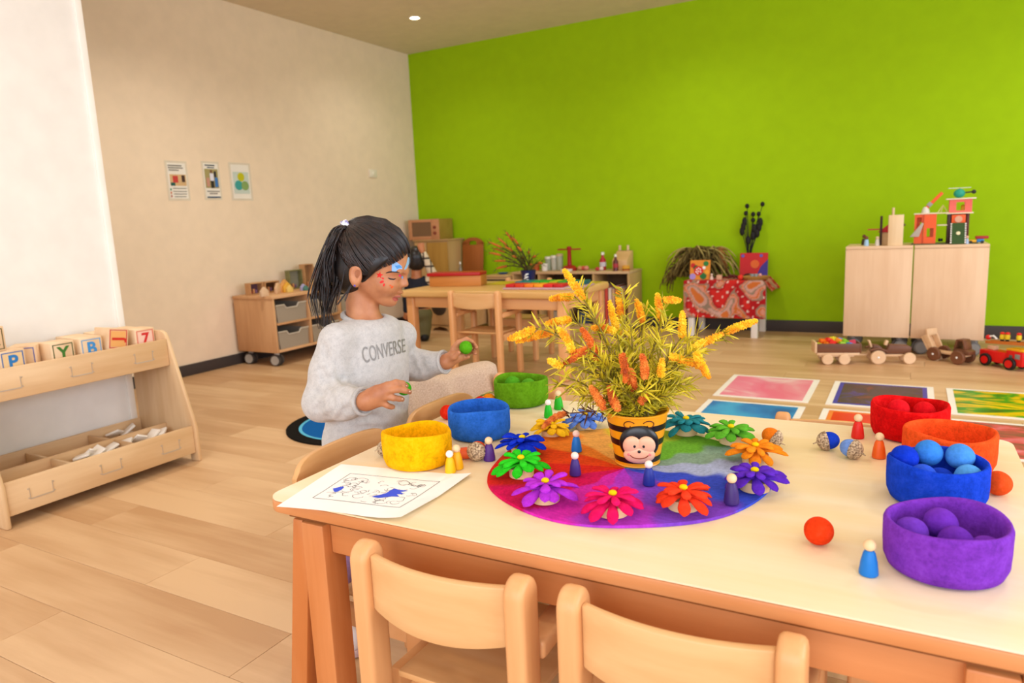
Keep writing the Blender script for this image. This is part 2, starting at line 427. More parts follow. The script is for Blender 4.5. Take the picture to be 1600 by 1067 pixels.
MB().b2((0.002, 0.021, 0.5335), (0.016, LY-0.021, 0.6)).build('back_rail', W_LIGHT('Y'), sh, bevel=0.003)
MB().b2((0.2, 0.021, 0.1005), (0.212, LY-0.021, 0.168)).build('long_divider', W_LIGHT('Y'), sh, bevel=0.003)
for k in (0.34, 0.66):
    MB().b2((0.017, LY*k, 0.1005), (0.199, LY*k+0.012, 0.16)).build('cross_divider', W_LIGHT('X'), sh, bevel=0.003)
    MB().b2((0.213, LY*k, 0.1005), (0.389, LY*k+0.012, 0.16)).build('cross_divider', W_LIGHT('X'), sh, bevel=0.003)
m_steel = flat('#c9b8a4', 0.3, 0.6, 'label_holder_plastic', metal=0.3)
for bx, bz in ((0.296, 0.515), (0.407, 0.108)):
    for k in (0.17, 0.5, 0.83):
        y0 = LY*k
        mb = MB()
        mb.box((bx, y0, bz-0.022), (0.004, 0.085, 0.004)); mb.box((bx, y0-0.042, bz), (0.003, 0.002, 0.045)); mb.box((bx, y0+0.042, bz), (0.003, 0.002, 0.045))
        for sy in (-1, 1):
            for sz in (-0.018, 0.018): mb.sph((bx, y0+sy*0.047, bz+sz), 0.0028, 8, 6)
        mb.build('label_holder', m_steel, sh)

# ---- wooden letter blocks in the upper tier
m_blk = wood('#f0d3ac', '#e3bd92', 'Z', name='block_wood', rough=0.6)
BS = 0.098
blk_mesh = MB().box((0, 0, BS/2), (BS, BS, BS)).mesh('block_body', bevel=0.004)
def frame_ring(s0, s1, x, M):
    mb = MB(); r = s1; q = s0
    mb.box((x, 0, r-(r-q)/2), (0.0012, 2*r, r-q), M); mb.box((x, 0, -r+(r-q)/2), (0.0012, 2*r, r-q), M)
    mb.box((x, r-(r-q)/2, 0), (0.0012, r-q, 2*q), M); mb.box((x, -r+(r-q)/2, 0), (0.0012, r-q, 2*q), M)
    return mb
def letter_block(ch, hexc, px, py, z, rz=0.0, roll=0.0, label='', tint=None, xx=-3.075, ring=None):
    p = onX(px, py, xx)
    t = thing('letter_block', label, 'toy block', (xx-BS/2, p.y, z), rot=(0, 0, rz), group='wooden letter blocks on the tiered shelf')
    b = put('block_body', blk_mesh, m_blk, t)
    Mr = Matrix.Translation((0, 0, BS/2)) @ Matrix.Rotation(roll, 4, 'X')
    if roll: b.matrix_local = Mr @ Matrix.Translation((0, 0, -BS/2))
    if tint: MB().box((BS/2+0.0003, 0, 0), (0.0008, 0.07, 0.07), Mr).build('tinted_panel', flat(tint, 0.6), t, smooth=0)
    frame_ring(0.0375, 0.041, BS/2+0.0006, Mr).build('printed_frame', flat(ring or hexc, 0.55), t, smooth=0)
    me = text_mesh(ch, 0.072, 0.0006, 0.0022)
    o = put('printed_letter', me, flat(hexc, 0.55), t)
    o.matrix_local = Mr @ Matrix.Translation((BS/2+0.0012, 0, 0)) @ Matrix(((0, 0, 1, 0), (1, 0, 0, 0), (0, 1, 0, 0), (0, 0, 0, 1)))
    return t
ZB = 0.534
letter_block('K', '#6a5a2a', -16, 520, ZB+BS+0.001, 0.05, 0, 'letter block with olive frame stacked above the blue P block, cut by the picture edge')
letter_block('P', '#2f7fc4', 21, 575, ZB, 0.06, 0, 'letter block with blue P at the left picture edge', '#f2cf9a', ring='#3f6fb0')
letter_block('I', '#5b63a8', 52, 560, ZB, -0.7, 0, 'turned letter block with a blue I stroke, between the P and Y blocks', xx=-3.13)
letter_block('Y', '#3f7a2a', 99, 552, ZB, 0.02, 0, 'letter block with dark green Y', ring='#4b5a2c')
letter_block('B', '#3f93d4', 143, 541, ZB, 0.0, 0, 'letter block with light blue B', ring='#6aa6d8')
letter_block('J', '#d8301e', 184, 530, ZB+0.021, 0.05, R_(80), 'tilted letter block with red J and orange panel', '#f3b468', ring='#d23a24')
letter_block('7', '#d82c28', 226, 520, ZB, 0.0, 0, 'number block with red 7 beside the shelf end panel', '#f6cdb6', ring='#e06a5a')
for (px, dz, lab) in [(120, 0, 'plain sided wooden block behind the Y block'), (163, 0.012, 'plain sided wooden block behind the B and J blocks'), (198, 0.0, 'plain sided wooden block behind the red 7 block')]:
    p = onX(px, 545, -3.2)
    o = put('wooden_block', blk_mesh, m_blk, None, (-3.205, p.y, ZB), (0, 0, 0.1-px*0.001)); tag(o, lab, 'toy block', 'wooden letter blocks on the tiered shelf')
    o.location.x = -3.218

# ---- white tiles in the lower bins
m_tile = flat('#fbf1e2', 0.5, name='white_tile')
tile = MB().box((0, 0, 0.004), (0.05, 0.036, 0.008)).mesh('game_tile', bevel=0.002)
tl = [(99, 705, .5, 'white game tile beside the cross divider in the front bin'), (127, 700, 1.0, 'white game tile leaning in the front middle bin'), (134, 708, .2, 'long white game tile at the front board'),
      (157, 695, .9, 'white game tile lying near the middle of the front bin'), (184, 689, .4, 'white game tile beside the right cross divider'),
      (208, 683, .1, 'white game tile at the left of the right front bin'), (228, 676, 1.1, 'upright white game tile in the right front bin'), (246, 674, .3, 'white game tile at the right end of the front bin'),
      (167, 674, .4, 'small white game tile in the right rear bin'), (188, 668, .7, 'large white game tile in the right rear bin')]
for i, (px, py, r, lab) in enumerate(tl):
    p = onZ(px, py, 0.145)
    front = py > 675.5 or i in (6, 7)
    cx = min(max(p.x, SX0+0.25), SX0+0.355) if front else min(max(p.x, SX0+0.05), SX0+0.16)
    # rests on a neighbouring tile heap, so every one is laid on the bin floor or leaned on the divider
    o = put('game_tile', tile, m_tile, None, (cx, p.y, 0.137), (0.5*math.sin(i*2.1), -0.45+0.2*math.cos(i*1.7), r*1.6))
    o.scale = (1.3, 1.35, 1.3)
    if i == 9: o.scale = (1.5, 1.5, 1.3)
    if i == 2: o.scale = (1.6, 0.9, 1.2)
    tag(o, lab, 'tile', 'white tiles in the lower bins')
for (x0, x1, k0, k1, lab) in [(0.215, 0.385, 0.35, 0.655, 'layer of white tiles covering the front middle bin floor'), (0.215, 0.385, 0.68, 0.96, 'layer of white tiles covering the front right bin floor'), (0.02, 0.195, 0.68, 0.96, 'layer of white tiles covering the rear right bin floor')]:
    mb = MB(); r2 = random.Random(int(x0*1000+k0*10))
    for i in range(16):
        mb.box((SX0+x0+0.03+(x1-x0-0.06)*r2.random(), sy0+LY*(k0+(k1-k0)*(0.12+0.76*r2.random())), 0.1045+0.0085*(i % 3)), (0.045, 0.035, 0.0075), None)
    tag(mb.build('tile_heap', m_tile, None, smooth=0), lab, 'tiles', None, 'stuff')

# ---- wheeled tray cabinet on the cream wall
cx0, cx1 = WX+0.035, -4.262
cy0 = 3.845; CL = 1.12; cz0, cz1 = 0.112, 0.555
tc = thing('tray_cabinet', 'wheeled birch tray cabinet with clear plastic trays against the cream wall', 'cabinet', (cx0, cy0, 0))
D = cx1-cx0
mt = W_TAN('Z'); ml = W_TAN('Y')
for yy in (0.0, CL-0.02): MB().b2((0, yy, cz0), (D, yy+0.02, cz1-0.022)).build('side_panel', mt, tc, bevel=0.002)
MB().b2((-0.004, -0.006, cz1-0.022), (D+0.006, CL+0.006, cz1)).build('top_board', ml, tc, bevel=0.003)
MB().b2((0, 0.021, cz0), (D, CL-0.021, cz0+0.02)).build('bottom_board', ml, tc, bevel=0.002)
MB().b2((0, 0.021, cz0+0.021), (0.01, CL-0.021, cz1-0.023)).build('back_board', mt, tc)
cols = 3; cw = (CL-0.04)/cols
for k in range(1, cols): MB().b2((0.011, 0.02+cw*k-0.009, cz0+0.021), (D, 0.02+cw*k+0.009, cz1-0.023)).build('divider', mt, tc, bevel=0.002)
zm = (cz0+cz1)/2
for k in range(cols): MB().b2((0.011, 0.03+cw*k, zm-0.008), (D, 0.01+cw*(k+1), zm+0.008)).build('shelf_board', ml, tc, bevel=0.002)
m_tray = glassy('clear_tray_plastic', '#b5a692', 0.72, 0.3)
m_rim = glassy('clear_tray_rim', '#d2c5b2', 0.9, 0.3)
for k in range(cols):
    for (zb, r) in ((cz0+0.022, 0), (zm+0.009, 1)):
        y0, y1 = 0.02+cw*k+0.02, 0.02+cw*(k+1)-0.02; hh = 0.135
        t2 = thing('plastic_tray', 'clear grey plastic tray in the %s row, %s column of the wheeled cabinet' % (('lower', 'upper')[r], ('first', 'second', 'last')[k]), 'tray', (cx0, cy0, zb), group='plastic trays in the wheeled cabinet')
        mb = MB(); w = y1-y0; c = (y0+y1)/2
        fr = [(y0+0.012, 0), (y1-0.012, 0), (y1, hh), (c+0.075, hh), (c+0.055, hh-0.028), (c-0.055, hh-0.028), (c-0.075, hh), (y0, hh)]
        Myz = Matrix(((0, 0, 1, 0), (1, 0, 0, 0), (0, 1, 0, 0), (0, 0, 0, 1)))
        mb.prism(fr, D-0.02, D-0.014, Myz)
        mb.b2((0.03, y0+0.012, 0), (D-0.021, y1-0.012, 0.004)); mb.b2((0.03, y0, 0.004), (D-0.021, y0+0.005, hh)); mb.b2((0.03, y1-0.005, 0.004), (D-0.021, y1, hh)); mb.b2((0.03, y0+0.006, 0.004), (0.035, y1-0.006, hh))
        mb.build('tray_body', m_tray, t2)
        mb = MB()
        mb.tube([(D-0.014, a, b) for a, b in fr[2:]], 0.006, 6); mb.build('tray_rim', m_rim, t2)
        r3 = random.Random(k*7+r)
        for q in range(3):
            o = MB().box((0.2+0.07*q, y0+0.09+0.06*q, 0.036), (0.05, 0.07, 0.06)).build('stored_block', flat(r3.choice(['#c98f6a', '#b8705a', '#d8b080', '#a88a70']), 0.6), t2, bevel=0.004)
for (fx, fy) in ((0.07, 0.06), (D-0.075, 0.06), (0.07, CL-0.06), (D-0.075, CL-0.06)):
    mb = MB(); Mw = TR((fx, fy, 0.046), (R_(90), 0, R_(12)))
    c_ = mb.cyl((0, 0, 0.022), 0.046, 0.022, 24, Mw).cyl((0, 0, -0.022), 0.046, 0.022, 24, Mw).build('caster_wheel', flat('#4b443e', 0.6, name='caster_tyre'), tc, bevel=0.004)
    MB().cyl((0, 0, 0.034), 0.036, 0.004, 20, Mw).cyl((0, 0, -0.034), 0.036, 0.004, 20, Mw).build('hub_cap', m_hub, c_)
    MB().cyl((fx, fy, 0.098), 0.02, 0.026, 14).box((fx, fy, 0.075), (0.02, 0.012, 0.045)).build('caster_stem', m_hub, tc)
# wooden toys on the tray cabinet
def toy(name, label, cat, build, px, py, z, X=None, rz=0.0, group=None):
    p = onZ(px, py, z) if X is None else onX(px, py, X)
    t = thing(name, label, cat, (p.x, p.y, z), rz, group); build(t); return t
def room_box(col_in, w=0.10, h=0.075, d=0.06, shell=('#cf9f6f', '#b98656')):
    def f(t):
        mb = MB(); m = wood(*shell, 'Y', name='toy_box_wood')
        mb.b2((-d/2, -w/2, 0), (d/2, w/2, 0.008)).b2((-d/2, -w/2, h-0.008), (d/2, w/2, h)).b2((-d/2, -w/2, 0.009), (d/2, -w/2+0.008, h-0.009)).b2((-d/2, w/2-0.008, 0.009), (d/2, w/2, h-0.009))
        mb.build('box_shell', m, t)
        MB().b2((-d/2, -w/2+0.009, 0.009), (-d/2+0.004, w/2-0.009, h-0.009)).build('back_panel', flat(col_in, 0.6), t, smooth=0)
        for i in range(3):
            MB().b2((-0.01, -w/2+0.02+i*0.024, 0.009), (0.014, -w/2+0.034+i*0.024, 0.028+0.009*((i*2) % 3))).build('small_furniture', flat(['#a0342f', '#c98c5c', '#7d5b7a'][i], 0.6), t, bevel=0.002)
    return f
def wedge(hexes, s=0.05):
    def f(t):
        for i, c in enumerate(hexes):
            q = s*(1-0.22*i)
            MB().prism([(-q/2, 0), (q/2, 0), (q/2, q*0.55), (0, q), (-q/2, q*0.55)], -0.012+0.026*i, 0.012+0.026*i, Matrix(((0, 0, 1, 0), (1, 0, 0, 0), (0, 1, 0, 0), (0, 0, 0, 1)))).build('house_piece', wood(c, c, 'Z', name='toy_wood_'+c.strip('#')), t, bevel=0.002)
    return f
gT = 'wooden toys on the tray cabinet'
zc = cz1+0.0005
def onc(px, X): return onX(px, 440, X).y
def ctoy(name, label, build, px, dx, rz=0.0):
    X = cx0+dx; t = thing(name, label, 'toy', (X, onc(px, X), zc), rz, gT); build(t); return t
ctoy('dolls_room_box', 'open wooden toy room with dark red furniture, leftmost on the tray cabinet', room_box('#5f3f4c', 0.13, 0.095), 396, 0.12)
ctoy('dolls_room_box', 'low open wooden toy room with dark back, second on the tray cabinet', room_box('#5a3418', 0.15, 0.09), 421, 0.10)
ctoy('wooden_house_block', 'pale wooden house shaped block in front of the toy rooms', wedge(['#dcb894'], 0.075), 411, 0.36)
ctoy('nesting_house_blocks', 'amber nested wooden house blocks in the middle of the tray cabinet', wedge(['#d79a54', '#e0a83c', '#e8c36a'], 0.105), 444, 0.26)
ctoy('tall_toy_block', 'slim upright pale wooden block left of the amber houses', wedge(['#d8ae84'], 0.085), 433, 0.27, 0.4)
ctoy('dolls_room_box', 'tall open wooden toy room with grey green roof and back', room_box('#8a8672', 0.15, 0.16, 0.05, ('#8f8a5a', '#6f6c40')), 460, 0.09)
ctoy('upright_wooden_box', 'upright brown wooden box rising above the toy rooms', room_box('#9c7448', 0.11, 0.20, 0.06), 480.5, 0.11)
ctoy('dolls_room_box', 'open wooden toy room with red back beside the child hair', room_box('#b0584a', 0.15, 0.165, 0.05), 494, 0.09)
ctoy('arched_wooden_blocks', 'slanted pair of honey coloured wooden arches near the front', wedge(['#dca765', '#e2b070'], 0.08), 488, 0.27, 0.5)
ctoy('small_figure_block', 'small lilac and teal toy figure in front of the grey toy room', wedge(['#a7a0c4', '#4f7d70'], 0.055), 473, 0.33)

# ---- play kitchen in the corner
m_k = wood('#c9a36c', '#b98f58', 'Z', name='kitchen_wood', rough=0.5)
m_k2 = wood('#b58a3c', '#a67a30', 'Z', name='kitchen_door_wood', rough=0.5)
def boxy(lo, hi, name, mat, parent, bevel=0.004): return MB().b2(lo, hi).build(name, mat, parent, bevel=bevel)
fr = thing('play_fridge_cupboard', 'tall wooden play kitchen cupboard with ochre door under the toy microwave', 'cupboard', (-4.585, 6.12, 0))
boxy((0, 0, 0), (0.43, 0.30, 0.875), 'body', m_k, fr); boxy((-0.005, -0.02, 0.876), (0.44, 0.305, 0.89), 'top_board', m_k, fr)
boxy((0.17, -0.016, 0.06), (0.425, -0.001, 0.86), 'door', m_k2, fr); d_ = boxy((0.01, -0.014, 0.06), (0.16, -0.001, 0.86), 'side_door', m_k, fr)
MB().sph((0.19, -0.024, 0.6), 0.01, 10, 8).build('knob', flat('#7a4a2a', 0.5), fr)
mw = thing('toy_microwave', 'wooden toy microwave with dark window and two knobs on the cupboard', 'toy microwave', (-4.655, 6.13, 0.8905))
for nm, lo, hi in (('face_left', (0, 0, 0), (0.045, 0.012, 0.21)), ('face_right', (0.29, 0, 0), (0.39, 0.012, 0.21)), ('face_bottom', (0.046, 0, 0), (0.289, 0.012, 0.035)), ('face_top', (0.046, 0, 0.18), (0.289, 0.012, 0.21))):
    boxy(lo, hi, nm, wood('#cf9468', '#bd8054', 'X', name='microwave_wood'), mw, 0.003)
boxy((0.0, 0.013, 0), (0.39, 0.26, 0.21), 'case', wood('#a98a3c', '#97782c', 'X', name='microwave_case_wood'), mw)
boxy((0.047, 0.004, 0.036), (0.288, 0.0125, 0.179), 'window_pane', flat('#7b5a3c', 0.25, 0.5, 'microwave_window'), mw, 0)
for zz in (0.065, 0.125): MB().cyl((0, 0, 0), 0.016, 0.016, 16, TR((0.34, -0.008, zz), (R_(90), 0, 0))).build('knob', flat('#8a3f2a', 0.5), mw)
st = thing('play_stove_unit', 'wooden play stove with knobs and round washer door in front of the cupboard', 'play stove', (-4.25, 5.74, 0))
m_s = wood('#d3ad78', '#c39a64', 'X', name='stove_wood')
boxy((0, 0.015, 0.05), (0.58, 0.335, 0.49), 'body', m_s, st); boxy((-0.01, -0.01, 0.491), (0.59, 0.34, 0.515), 'worktop', m_s, st)
boxy((0.01, 0.0, 0.40), (0.57, 0.014, 0.485), 'control_panel', m_s, st, 0.003)
Mxz = Matrix(((1, 0, 0, 0), (0, 0, 1, 0), (0, 1, 0, 0), (0, 0, 0, 1)))
MB().prism([(0.01, 0.05), (0.01, 0.0), (0.1, 0.0), (0.13, 0.03), (0.2, 0.045), (0.27, 0.03), (0.3, 0.0), (0.57, 0.0), (0.57, 0.05)], 0.0, 0.0149, Mxz).build('plinth', m_s, st)
boxy((0.02, 0.004, 0.06), (0.36, 0.0149, 0.39), 'washer_door', wood('#dcb684', '#caa06c', 'X', name='washer_wood'), st)
MB().cyl((0, 0, 0), 0.085, 0.012, 28, TR((0.2, 0.0, 0.24), (R_(90), 0, 0))).build('washer_window', flat('#4a4038', 0.3), st, bevel=0.003)
for kx in (0.16, 0.31, 0.46): MB().cyl((0, 0, 0), 0.02, 0.02, 16, TR((kx, -0.01, 0.445), (R_(90), 0, 0))).build('knob', flat('#7d3b28', 0.5), st, bevel=0.003)
# things on the worktop
zt = 0.516
o = MB(); o.lathe([(0.0, 0), (0.05, 0), (0.058, 0.012), (0.0, 0.03)], 20); tag(o.build('toy_dish', flat('#d8cbb6', 0.3), None, loc=(-4.02, 5.95, zt)), 'small shiny round dish on the play stove worktop', 'dish')
cb = thing('chopping_board', 'tall brown wooden chopping board with handle slot leaning on the green wall', 'chopping board', (-4.008, 6.33, 0.54), rot=(R_(-6), 0, 0))
m_cb = wood('#b0662c', '#97521e', 'Z', name='chopping_board_wood')
bp = [(-0.125, 0), (0.125, 0), (0.128, 0.28)]+[(0.128*math.cos(R_(a)), 0.28+0.075*math.sin(R_(a))) for a in range(15, 180, 15)]+[(-0.128, 0.28)]
mb = MB(); n = len(bp)
MB().prism([(-0.125, 0), (0.125, 0), (0.128, 0.28), (-0.128, 0.28)], 0, 0.016, Mxz).build('board', m_cb, cb, bevel=0.004)
arc = [(0.128*math.cos(R_(a)), 0.281+0.075*math.sin(R_(a))) for a in range(0, 181, 12)]
ho = [(0.045*math.cos(R_(a)), 0.305+0.016*math.sin(R_(a))) for a in range(0, 181, 12)]
mb = MB()
for q in range(len(arc)-1):
    mb.prism([ho[q], arc[q], arc[q+1], ho[q+1]], 0, 0.016, Mxz)
mb.build('rounded_top', m_cb, cb)
MB().b2((-0.128, 0, 0.281), (-0.046, 0.016, 0.3045)).b2((0.046, 0, 0.281), (0.128, 0.016, 0.3045)).build('handle_shoulder', m_cb, cb)
sk = thing('play_sink_unit', 'low wooden play sink unit between stove and open shelf', 'play sink', (-3.645, 5.98, 0))
boxy((0, 0.012, 0.0), (0.25, 0.38, 0.51), 'body', m_s, sk); boxy((-0.005, 0, 0.511), (0.255, 0.385, 0.53), 'worktop', m_s, sk); boxy((0.015, 0.0, 0.40), (0.235, 0.0115, 0.49), 'dark_drawer_front', flat('#3a2a1e', 0.7), sk)
def bottle(name, label, px, py, Y, z, r, h, body, cap, lab=None):
    p = onY(px, py, Y); t = thing(name, label, 'toy bottle', (p.x, Y, z), group='toy food bottles')
    MB().lathe([(0, 0), (r, 0), (r, h*0.55), (r*0.45, h*0.72), (r*0.42, h*0.85), (0, h*0.85)], 18).build('bottle_body', flat(body, 0.3, 0.5), t, bevel=0)
    MB().lathe([(0, h*0.851), (r*0.52, h*0.851), (r*0.46, h), (0, h)], 14).build('cap', flat(cap, 0.4), t)
    if lab: MB().lathe([(r*1.01, h*0.2), (r*1.03, h*0.2), (r*1.03, h*0.45), (r*1.01, h*0.45)], 18).build('paper_label', flat(lab, 0.5), t)
    return t
bottle('toy_bottle', 'slim white topped toy bottle on the play stove worktop left of the chopping board', 720, 430, 5.98, 0.516, 0.016, 0.15, '#8a7a6a', '#f2efe8')
for (px, X, Y, c, lab) in [(735, -3.94, 6.02, '#3b3f8a', 'blue toy plate on the stove worktop before the chopping board'), (762, -3.52, 6.12, '#22489a', 'dark blue toy dish on the play sink')]:
    t = MB(); t.lathe([(0, 0), (0.035, 0), (0.055, 0.014), (0.05, 0.014), (0.032, 0.005), (0, 0.005)], 20)
    tag(t.build('toy_plate', flat(c, 0.4), None, loc=(X, Y, 0.5155 if X < -3.7 else 0.5305)), lab, 'toy plate')

# ---- long open shelf along the green wall
s0, s1 = -3.385, -2.185; SY0, SY1 = 6.05, 6.40; SZ = 0.555
os_ = thing('open_toy_shelf', 'long low open toy shelf along the green wall with play food on top', 'shelf', (s0, SY0, 0))
m_o = wood('#cdaa80', '#bd966a', 'X', name='shelf_laminate'); m_oz = wood('#c4a06a', '#b38d58', 'Z', name='shelf_side_laminate')
W = s1-s0; Dp = SY1-SY0
boxy((0, 0, SZ-0.022), (W, Dp, SZ), 'top_board', m_o, os_, 0.002); boxy((0, 0.004, 0.04), (W, Dp, 0.06), 'bottom_board', m_o, os_, 0.002)
boxy((0, 0, 0), (W, 0.003, 0.039), 'plinth', m_o, os_, 0); boxy((0.021, Dp-0.012, 0.061), (W-0.021, Dp-0.001, SZ-0.023), 'back_board', flat('#6e5138', 0.8), os_, 0)
for xx in (0.0, 0.28, 0.56, 0.84, W-0.02): boxy((xx, 0.0 if xx in (0, W-0.02) else 0.005, 0.061), (xx+0.02, Dp-0.013, SZ-0.023), 'upright', m_oz, os_, 0.002)
for xx in (0.021, 0.301, 0.581): boxy((xx, 0.01, 0.3), (xx+0.258, Dp-0.013, 0.315), 'inner_shelf', m_o, os_, 0.002)
bk = ['#e9ddca', '#d8b088', '#c8453a', '#e8d8c2', '#caa07c', '#c2503c', '#efe6d4', '#b98a68']
for i in range(8):
    x = s0+0.875+0.034*i; h = 0.33+0.03*((i*3) % 4)/3
    t = thing('picture_book', '%s picture book standing in the open shelf end, %s from its divider' % (['cream', 'tan', 'red', 'pale', 'brown', 'brick red', 'white', 'coffee'][i], ['first', 'second', 'third', 'fourth', 'fifth', 'sixth', 'seventh', 'eighth'][i]), 'book', (x, SY0+0.05, 0.0605), group='books standing in the open shelf')
    boxy((0, 0, 0), (0.026, 0.2, h), 'cover', flat(bk[i], 0.5), t, 0.002); boxy((0.003, 0.004, h+0.0003), (0.023, 0.198, h+0.001), 'pages', flat('#f4ecdc', 0.8), t, 0)
for (xx, zz, c, lab) in [(0.06, 0.3155, '#8f6f52', 'brown basket in the left upper compartment of the open shelf'), (0.33, 0.3155, '#a98f73', 'tan basket in the middle upper compartment of the open shelf'), (0.62, 0.3155, '#70604f', 'grey basket in the right upper compartment of the open shelf'), (0.33, 0.0605, '#b5aa9a', 'pale basket in the middle lower compartment of the open shelf'), (0.62, 0.0605, '#4a5a78', 'blue tub in the lower compartment of the open shelf')]:
    t = thing('storage_basket', lab, 'basket', (s0+xx+0.09, SY0+0.17, zz), group='baskets in the open shelf')
    MB().lathe([(0, 0), (0.085, 0), (0.095, 0.11), (0.088, 0.11), (0.078, 0.006), (0, 0.006)], 20).build('basket_wall', flat(c, 0.8), t)
    for i in range(3): MB().sph((0.03*(i-1), 0.02*(i % 2), 0.06), 0.03, 12, 8).build('stored_toy', flat(['#e4e0d8', '#b8a890', '#d8d2c8'][i], 0.6), t)
# play food and kitchen things on the open shelf
ZS = SZ+0.0005; YS = SY0+0.15
def sx_(px, Y=YS, py=415): return onY(px, py, Y).x
gF = 'play food on the open shelf'
def cupish(label, px, r, h, c, Y=YS, name='toy_cup', cat='toy cup', alpha=None):
    t = thing(name, label, cat, (sx_(px, Y), Y, ZS), group=gF)
    m = glassy('toy_glass_'+c.strip('#'), c, alpha, 0.2) if alpha else flat(c, 0.4)
    MB().lathe([(0, 0), (r*0.85, 0), (r, h), (r*0.9, h), (r*0.76, 0.006), (0, 0.006)], 18).build('cup_wall', m, t)
    return t
cupish('white toy cup on the open shelf beside the orange jug', 851, 0.032, 0.07, '#efe9dd')
cupish('orange red toy jug on the open shelf', 838, 0.036, 0.065, '#cf5a2c', Y=YS+0.05, name='toy_jug', cat='toy jug')
cupish('brown wooden toy bowl at the left end of the open shelf', 826, 0.045, 0.05, '#a8683a', Y=YS-0.03, name='toy_bowl', cat='toy bowl')
for (px, h, c, lab) in [(857, 0.11, '#b9c0a8', 'grey glass jar left of the white lidded jar'), (866, 0.12, '#d8d4c4', 'glass jar with white lid left of the red balance'), (875, 0.135, '#c9ccb8', 'tall glass jar next to the red balance')]:
    t = cupish(lab, px, 0.033, h, c, Y=YS+0.08*((px*7) % 3-1)*0.6, name='glass_jar', cat='jar', alpha=0.55)
    MB().lathe([(0, h+0.0005), (0.032, h+0.0005), (0.032, h+0.022), (0, h+0.022)], 16).build('lid', flat('#e9e2d4' if px != 875 else '#d8b890', 0.4), t)
tb = thing('red_toy_balance', 'dark red toy balance scale with crossbar on the open shelf', 'toy scale', (sx_(890), YS, ZS), group=None)
m_r = flat('#a51c1c', 0.4, name='red_toy_paint')
MB().lathe([(0, 0), (0.07, 0), (0.075, 0.02), (0.05, 0.045), (0.03, 0.05), (0, 0.05)], 20).build('base', m_r, tb); MB().lathe([(0, 0.051), (0.022, 0.051), (0.018, 0.19), (0.022, 0.2), (0.022, 0.225), (0, 0.23)], 14).build('post', m_r, tb)
MB().box((0, 0, 0.2), (0.24, 0.014, 0.014)).build('crossbar', m_r, tb, bevel=0.003)
MB().lathe([(0, 0), (0.055, 0.0), (0.06, 0.02), (0, 0.02)], 18, TR((0.0, -0.075, 0.0))).build('white_dial', flat('#eee8de', 0.4), tb)
def blocks(label, px, cs, name='toy_food', Y=YS, s=0.035):
    t = thing(name, label, 'toy food', (sx_(px, Y), Y, ZS), group=gF)
    for i, c in enumerate(cs): MB().sph((0.034*(i-len(cs)/2+0.5), 0.012*(i % 2), s*0.62), (s*0.72, s*0.7, s*0.62), 14, 9).build('food_piece', flat(c, 0.5), t)
    return t
blocks('cluster of red and pink toy fruit on the open shelf', 911, ['#c8925a', '#cf5040', '#d88a78'])
blocks('low red and white toy food piece before the ketchup bottle', 936, ['#b8323a', '#e8d2c8'], Y=YS-0.06, s=0.03)
bottle('toy_bottle', 'red toy sauce bottle with white cap on the open shelf', 942, 415, YS+0.04, ZS, 0.03, 0.165, '#b3202c', '#f0ebe2', '#d8d0dc')
bottle('toy_bottle', 'dark brown toy sauce bottle with white cap before the toy till', 962, 415, YS-0.08, ZS, 0.024, 0.15, '#5a1c1c', '#efe9e0', '#a83038')
tr = thing('toy_cash_register', 'pale wooden toy cash register with two pegs on the open shelf', 'toy till', (sx_(974, YS+0.1), YS+0.1, ZS))
MB().prism([(-0.1, 0), (0.075, 0), (0.075, 0.17), (0.03, 0.17), (-0.1, 0.09)], -0.07, 0.07, Matrix(((0, 0, 1, 0), (1, 0, 0, 0), (0, 1, 0, 0), (0, 0, 0, 1))) @ Matrix.Rotation(0, 4, 'Z')).build('case', wood('#dcb27c', '#cda06a', 'X', name='till_wood'), tr, bevel=0.003)
for q in (-0.05, 0.03): MB().cyl((q, 0.05, 0.195), 0.012, 0.05, 12).build('peg', wood('#e6c8a0', '#d8b78c', 'Z', name='till_peg'), tr)
MB().box((0, 0.052, 0.1705), (0.13, 0.04, 0.002)).build('dark_strip', flat('#6a3a26', 0.6), tr)
bg = thing('toy_burger', 'small toy burger with yellow cheese in front of the toy till', 'toy burger', (sx_(978, YS-0.09), YS-0.09, ZS), group=gF)
for (c, z0, z1) in (('#c07834', 0, 0.012), ('#8a2f20', 0.0125, 0.022), ('#f0c020', 0.0225, 0.03), ('#d89a3a', 0.0305, 0.05)):
    MB().lathe([(0, z0), (0.034, z0), (0.036, (z0+z1)/2), (0.028 if z1 > 0.04 else 0.034, z1), (0, z1)], 18).build('burger_layer', flat(c, 0.6), bg)
